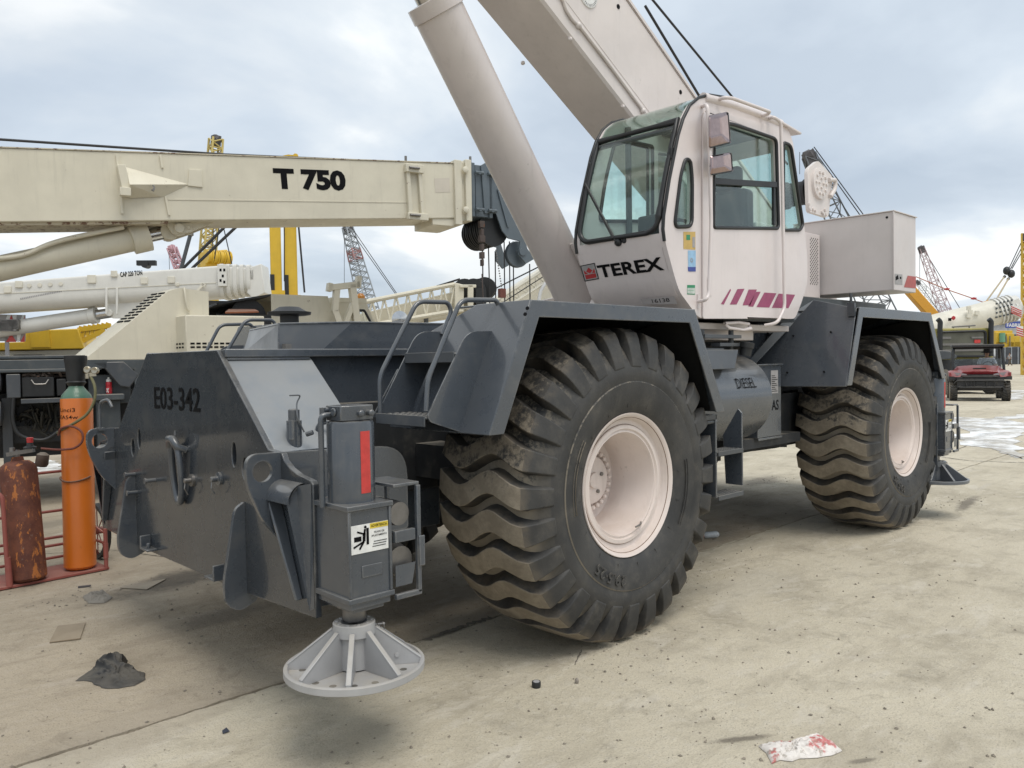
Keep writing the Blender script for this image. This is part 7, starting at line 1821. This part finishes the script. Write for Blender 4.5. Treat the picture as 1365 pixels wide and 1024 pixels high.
obj('valve_guard', MB().lathe(oc+axo*gz, axo, [(0,.055),(.03,.075),(.04,.066),(.10,.072),(.20,.082),(.21,.085),(.245,.085),(.245,.076),(.10,.06),(.03,.05)], 28, caps=False), M['black'], ga, smooth=40)
obj('valve', MB().lathe(oc+axo*gz, axo, [(0,.03),(.10,.03),(.11,.022),(.18,.022)], 14).cyl(oc+axo*(gz+.12), oc+axo*(gz+.12)+Vector((.10,-.09,0)), .018), flat('brass', (.40,.29,.12), .35, .9), ga)
rg = oc+axo*(gz+.13)+Vector((.10,-.10,0)); rgm = MB()
gx = Vector((.724,-.69,0))
g1 = at(117,493,DO-.1); g2 = at(127,494,DO-.1)
for g_ in (g1, g2): rgm.lathe(g_, -_F, [(-.015,.026),(.015,.028),(.018,.024),(.014,.0)], 18)
rgm.cyl(g1-Vector((0,0,.03)), g1-Vector((0,0,.07)), .022).bar(g1-Vector((0,0,.04)), g2-Vector((0,0,.03)), .025,.03)
obj('regulator', rgm, flat('nickel', (.42,.38,.30), .3, .9), ga)
P = [at(121,502,DO-.1), at(127,515,DO-.13), at(127,533,DO-.14), at(117,553,DO-.15), at(98,565,DO-.14), at(84,572,DO-.10), at(77,577,DO+.02)]
obj('hose', MB().tube(bend(P,.12), .011, 8), flat('hose_olive', (.16,.15,.07), .6), ga, smooth=60)
P = [at(78,580,DO-.0), at(80,571,DO-.12), at(95,567,DO-.15), at(110,575,DO-.15), at(111,589,DO-.15), at(100,598,DO-.15), at(80,600,DO-.15), at(55,598,DO-.15)]
obj('hose', MB().tube(bend(P,.12), .009, 8), flat('hose_red', (.16,.045,.03), .6), ga, smooth=60)
mb = MB(); vz = Vector((0,0,1)); ax_r = _R
def cyltext(body, u0, v0, u1, hh, name):
    A = at(u0, v0, DO-.13); B = at(u1, v0, DO-.13); wd = (B-A).length
    tmx = text_mb(body, hh, bold=.005, th=0); k = wd/tmx.w; o_ = MB(); o_.f = tmx.f
    off0 = (A-oc).dot(_R)
    for (x, y, z) in tmx.v:
        s_ = max(-.995*RO, min(.995*RO, (off0+x*k))); ang = math.asin(s_/RO); base = oc+axo*((A-oc).dot(axo)+y)
        fw = Vector((_F.x,_F.y,0)).normalized(); o_.v.append(tuple(base+_R0*s_-fw*(RO*cos(ang)+.0015)))
    obj(name, o_, M['ink'], b_, smooth=0)
cyltext('Linci3', 81, 549, 103, .032, 'stencil_lettering'); cyltext('EA54w', 80.5, 558.5, 106, .030, 'stencil_lettering')
cn = MB(); 
for k in range(26):
    t = radians(200+140*k/25); fw = Vector((_F.x,_F.y,0)).normalized(); q = oc+axo*.74+_R0*(RO+.005)*cos(t)+fw*(RO+.005)*sin(t)-Vector((0,0,.03*sin(pi*k/25)))
    cn.ico(q,.009,1,(1.3,1.3,.8))
obj('chain', cn, paint('chain_rust', (.14,.06,.03), .7, rust=.5), ga)
# brown rusty cylinder
bc = px(38,773,z=.03); DB = (bc-CAM).dot(_F); bt = at(24,622,DB+.03); axb = (bt-bc).normalized(); HB_ = (bt-bc).length; RB = .128
rs = MT('rusty_brown'); nn = rs.noise(7,8,.72); n2_ = rs.noise(24,6,.7,rs.stretch(1,1,.35))
c = rs.mix(rs.ramp(nn,.35,.65), (.085,.024,.014), (.16,.05,.025)); c = rs.mix(rs.math('MULTIPLY', rs.ramp(n2_,.55,.60), .9), c, (.42,.14,.03)); c = rs.mix(rs.math('MULTIPLY', rs.ramp(rs.noise(40,5,.7),.62,.7),.5), c, (.25,.22,.19))
rs.bsdf(c, .7, bump=n2_, bstr=.2, bdist=.004); M['rusty'] = rs.m
gb = thing('gas_cylinder', 'short rusty brown gas cylinder leaning in the red cart', 'gas cylinder', (bc.x, bc.y, .03))
obj('cylinder_body', MB().lathe(bc, axb, [(0,RB-.02),(.02,RB),(HB_-.03,RB-.0),(HB_+.01,RB-.012),(HB_+.04,RB-.05),(HB_+.045,.045),(HB_+.075,.04)], 40), M['rusty'], gb, smooth=40)
mb = MB().cyl(bt+axb*.06, bt+axb*.13, .02).bar(at(10,606,DB), at(45,600,DB-.1), .025,.03).cyl(at(16,597,DB),at(16,605,DB),.02)
obj('valve', mb, M['dullsteel'], gb)
obj('red_knob', MB().lathe(at(40,590,DB-.08), (0,0,1), [(0,.022),(.035,.024),(.038,.018)], 14), flat('knob_red', (.42,.03,.03), .4), gb)
obj('knob_base', MB().lathe(at(40,598,DB-.08), (0,0,1), [(0,.045),(.012,.045),(.02,.025),(.04,.022)], 16), M['black'], gb)
q = at(58,602,DB-.15); q2 = at(55,622,DB-.15); obj('hanging_cap', MB().lathe(q2, (q-q2), [(0,.035),(.02,.045),(.09,.042),(.105,.02)], 18), paint('cap_dark', (.05,.025,.018), .5, rust=.4, dust=.4), gb)
# cart
cp = paint('cart_red', (.30,.085,.068), .5, dust=.25, var=.12, rust=.15)
a0 = px(8,787,z=0); b0 = px(146,760,z=0); ca = thing('cylinder_cart', 'pinkish red tube cart holding the two gas cylinders', 'cart', tuple(((a0+b0)/2)[:2])+(0,))
ce = (b0-a0).normalized(); cnn = Vector((-ce.y, ce.x, 0)); Lc = (b0-a0).length
def cpnt(s, t, z): return a0+ce*s+cnn*t+Vector((0,0,z))
mb = MB(); c4 = [cpnt(-.25,0,.0),cpnt(Lc,0,.0),cpnt(Lc,.42,.0),cpnt(-.25,.42,.0)]; mb.hexa([p+Vector((0,0,.006)) for p in c4],[p+Vector((0,0,.026)) for p in c4])
obj('cart_tray', mb, cp, ca, bevel=.003)
mb = MB().tube(bend([cpnt(.02,.01,.02),cpnt(.0,.01,.72),cpnt(-.12,.10,.76),cpnt(-.3,.3,.76)],.06),.016,8)
mb.tube([cpnt(.03,.01,.02),cpnt(.02,.01,.24)],.022,8)
hz_ = (px(141,700,x=cpnt(Lc-.02,.01,0).x)).z
mb.tube([cpnt(Lc-.02,.01,.02),cpnt(Lc-.02,.01,.34)],.016,8).tube([cpnt(Lc-.02,.01,.10),cpnt(Lc-.02,.01,.22)],.020,8)
for z in (.10,.20,.48,.80): mb.tube([cpnt(-.25,.38,z),cpnt(Lc-.0,.38,z)],.012,8)
for s_ in (-.2, Lc-.02): mb.tube([cpnt(s_,.38,.02),cpnt(s_,.38,.85)],.014,8)
mb.tube([cpnt(Lc-.02,.01,.30),cpnt(Lc-.15,.38,.48)],.008,6).tube([cpnt(Lc-.02,.01,.22),cpnt(Lc-.02,.38,.22)],.012,8)
obj('cart_frame', mb, cp, ca, smooth=60)
for s_ in (Lc+.10, -.38):
    c_ = cpnt(s_,.50,.24); mb = MB().lathe(c_-ce*.025, ce, [(0,.205),(0,.235),(.05,.235),(.05,.205)], 28, caps=False)
    ob_ = obj('cart_wheel', mb, M['black'], ca)
    sp_ = MB().cyl(c_-ce*.04, c_+ce*.04, .03)
    for k in range(8): t = 2*pi*k/8; sp_.tube([c_, c_+cnn*.21*cos(t)+Vector((0,0,.21*sin(t)))],.005,5)
    obj('wheel_spoke', sp_, cp, ob_)
obj('axle', MB().cyl(cpnt(-.38,.50,.24), cpnt(Lc+.1,.50,.24), .012), cp, ca)

# red drink bottle on the truck crane's tray
q = Vector(T.pk(145.5,525.5,.1)); q = T.p0+T.e*q.x+T.n*q.y+Vector((0,0,q.z))
bo3 = thing('drink_bottle', 'small red drink bottle with white cap standing on the dark carrier', 'bottle', tuple(q))
hh = .16*1.0; Db = (q-CAM).dot(_F); hpx = (at(145,503,Db)-at(145,525.5,Db)).length; k_ = hpx/.20
bb2 = obj('bottle_body', MB().lathe(q,(0,0,1),[(0,.030*k_),(.01*k_,.034*k_),(.08*k_,.034*k_),(.09*k_,.031*k_),(.10*k_,.034*k_),(.135*k_,.034*k_),(.15*k_,.026*k_)],24), flat('bottle_red', (.42,.02,.03), .3), bo3, smooth=50)
obj('bottle_cap', MB().lathe(q+Vector((0,0,.148*k_)),(0,0,1),[(0,.030*k_),(.025*k_,.030*k_),(.03*k_,.014*k_),(.05*k_,.012*k_),(.055*k_,.005)],20), M['label_white'], bo3)
mb = MB(); fw = -_F
for (x, z, r) in ((-.004,.062,.010),(.006,.052,.010),(.0,.040,.011),(-.008,.028,.008),(.009,.026,.008),(.011,.066,.006)):
    c_ = q+_R0*x*k_*1.0-Vector((_F.x,_F.y,0)).normalized()*(.0345*k_)+Vector((0,0,z*k_)); mb.ico(c_, r*k_, 1, (1,.12,1))
obj('bottle_emblem', mb, M['label_white'], bb2)

# ================================================================== THINGS ON THE GROUND
def crumple(name, label, cat, pts, h, mat, n=22, seed=1, pk=None):
    """a crumpled sheet: outline in photo pixels on the ground, folded up to height h"""
    rnd = random.Random(seed); G_ = [px(u, v, z=.006) for u, v in pts]; c = sum(G_, Vector())/len(G_)
    peak = px(*pk, z=.0) if pk else None
    th = thing(name, label, cat, (c.x, c.y, 0)); bm = MB(); rings = 34; m_ = 130
    from mathutils import noise as mn
    vs = []
    def rid(x, y, s): return 1-abs(mn.noise((x*s+seed*3.1, y*s, seed)))*2.2
    for r in range(rings+1):
        k = 1-r/rings
        for j in range(m_):
            f = j/m_*len(G_); i = int(f); q = G_[i % len(G_)].lerp(G_[(i+1) % len(G_)], f-i); p = c+(q-c)*max(k,.02)
            wx = p.x+.03*mn.noise((p.x*7, p.y*7, seed)); wy = p.y+.03*mn.noise((p.x*7, p.y*7, seed+5))
            env = min(1, (1-k)*2.2)**.6
            if peak: dd = (p-peak).length; env *= .30+.85*math.exp(-(dd/.085)**2)
            zz = .004+h*env*max(.06, .30+.55*mn.noise((p.x*6+seed, p.y*6, seed+1))+.42*max(0, rid(wx, wy, 9))+.38*max(0, rid(wx, wy, 22))+.22*max(0, rid(wy, wx, 48)))
            if r == 0: zz = .003
            d = .75*h
            vs.append((p.x+d*mn.noise((p.x*14, p.y*14, seed+7))*(.3+env*.7), p.y+d*mn.noise((p.x*14, p.y*14, seed+9))*(.3+env*.7), zz))
    bm.v = vs
    for r in range(rings):
        for j in range(m_): bm.f.append((r*m_+j, r*m_+(j+1) % m_, (r+1)*m_+(j+1) % m_, (r+1)*m_+j))
    bm.f.append(tuple(rings*m_+j for j in range(m_)))
    obj('cloth' if cat == 'rag' else 'sheet', bm, mat, th, smooth=38); return th
rag = crumple('rag', 'crumpled black rag lying on the ground at lower left', 'rag', [(100,907),(122,892),(132,880),(150,870),(172,880),(166,890),(180,892),(195,897),(192,906),(180,913),(158,917),(135,916),(122,908)], .060, paint('rag_black', (.014,.014,.015), .55, dust=.55, var=.4, dustc=(.15,.135,.11), bstr=.9), seed=4, pk=(148,893))
crumple('paper_scrap', 'crumpled grey paper beside the oil stain near the cart', 'paper', [(110,796),(122,790),(140,789),(150,796),(140,803),(118,804)], .03, flat('paper_grey', (.22,.20,.17), .9), seed=9)
ca_ = [px(u, v, z=.0) for u, v in ((66,858),(77,838),(114,832),(107,853))]; c = sum(ca_, Vector())/4
cbx = thing('cardboard_piece', 'flat brown cardboard piece on the ground left of the black rag', 'cardboard', (c.x, c.y, 0))
obj('sheet', MB().hexa([p+Vector((0,0,.004)) for p in ca_], [p+Vector((0,0,.010+.008*(i == 1))) for i, p in enumerate(ca_)]), paint('cardboard', (.235,.185,.125), .9, dust=.3, var=.15), cbx)
ca_ = [px(u, v, z=.0) for u, v in ((160,785),(178,781),(222,773),(196,787))]; c = sum(ca_, Vector())/4
pw = thing('wood_sheet', 'thin dirty board lying at the edge of the oil stain', 'board', (c.x, c.y, 0))
obj('sheet', MB().hexa([p+Vector((0,0,.004)) for p in ca_], [p+Vector((0,0,.010)) for p in ca_]), paint('dirty_board', (.27,.23,.175), .9, dust=.4, var=.2), pw)
# torn white and red wrapper
wr = [(1011,994),(1024,991),(1040,990),(1056,988),(1072,985),(1086,982),(1098,983),(1110,990),(1123,1000),(1108,1007),(1090,1009),(1066,1010),(1056,1014),(1040,1012),(1028,1017),(1022,1003)]
t = MT('wrapper'); c = t.mix(t.ramp(t.noise(14,4,.6), .54, .62), (.66,.62,.58), (.50,.16,.15)); c = t.mix(t.math('MULTIPLY', t.ramp(t.noise(32,6,.7), .52, .64), .75), c, (.27,.23,.18)); t.bsdf(c, .5, bump=t.noise(60,4), bstr=.3, bdist=.004)
crumple('torn_wrapper', 'torn white and red plastic wrapper on the ground at lower right', 'wrapper', wr, .034, t.m, seed=12)
q = px(715,916,z=0); cpz = thing('bottle_cap', 'small round black cap on the ground in front of the near tyre', 'cap', (q.x, q.y, 0))
obj('cap', MB().lathe((q.x,q.y,0),(0,0,1),[(0,.022),(.026,.023),(.03,.021),(.028,.017),(.026,0)],20), M['black'], cpz); obj('cap_top', MB().lathe((q.x,q.y,.0285),(0,0,1),[(0,.017),(.002,.016)],18), M['label_grey'], cpz)
q = px(769,911,z=0); pb = thing('pebble', 'single small pale stone to the right of the black cap', 'stone', (q.x, q.y, 0)); obj('stone', MB().ico((q.x,q.y,.012),.013,2,(.8,.8,1.3),.12), paint('stone', (.25,.22,.19), .9), pb)
q = px(300,977,z=0); pc = thing('plastic_scrap', 'tiny dark blue plastic scrap at the bottom left of the ground', 'scrap', (q.x, q.y, 0)); obj('scrap', MB().slab([(q.x-.014,q.y-.01,.004),(q.x+.016,q.y-.012,.006),(q.x+.012,q.y+.012,.016),(q.x-.010,q.y+.008,.010)],.003), flat('scrap_dark', (.03,.035,.05), .4), pc)
q = px(938,718,z=0); cr = thing('plastic_bottle', 'small clear plastic bottle with red cap behind the near tyre', 'bottle', (q.x, q.y, 0))
obj('bottle', MB().lathe((q.x,q.y,.03),(.75,-.65,.05),[(0,.02),(.02,.03),(.12,.03),(.14,.015)],14), flat('clear_plastic', (.5,.52,.53), .2), cr); obj('cap', MB().lathe((q.x,q.y,.03),(-.75,.65,0),[(0,.022),(.025,.022)],12), M['logo_red'], cr)
q = px(110,783,z=0); obj_ = thing('wood_chip', 'thin brown wood chip in front of the cart', 'wood', (q.x, q.y, 0)); obj('chip', MB().bar((q.x-.03,q.y+.0,.008),(q.x+.05,q.y-.03,.008),.02,.012), M['lat_head'], obj_)
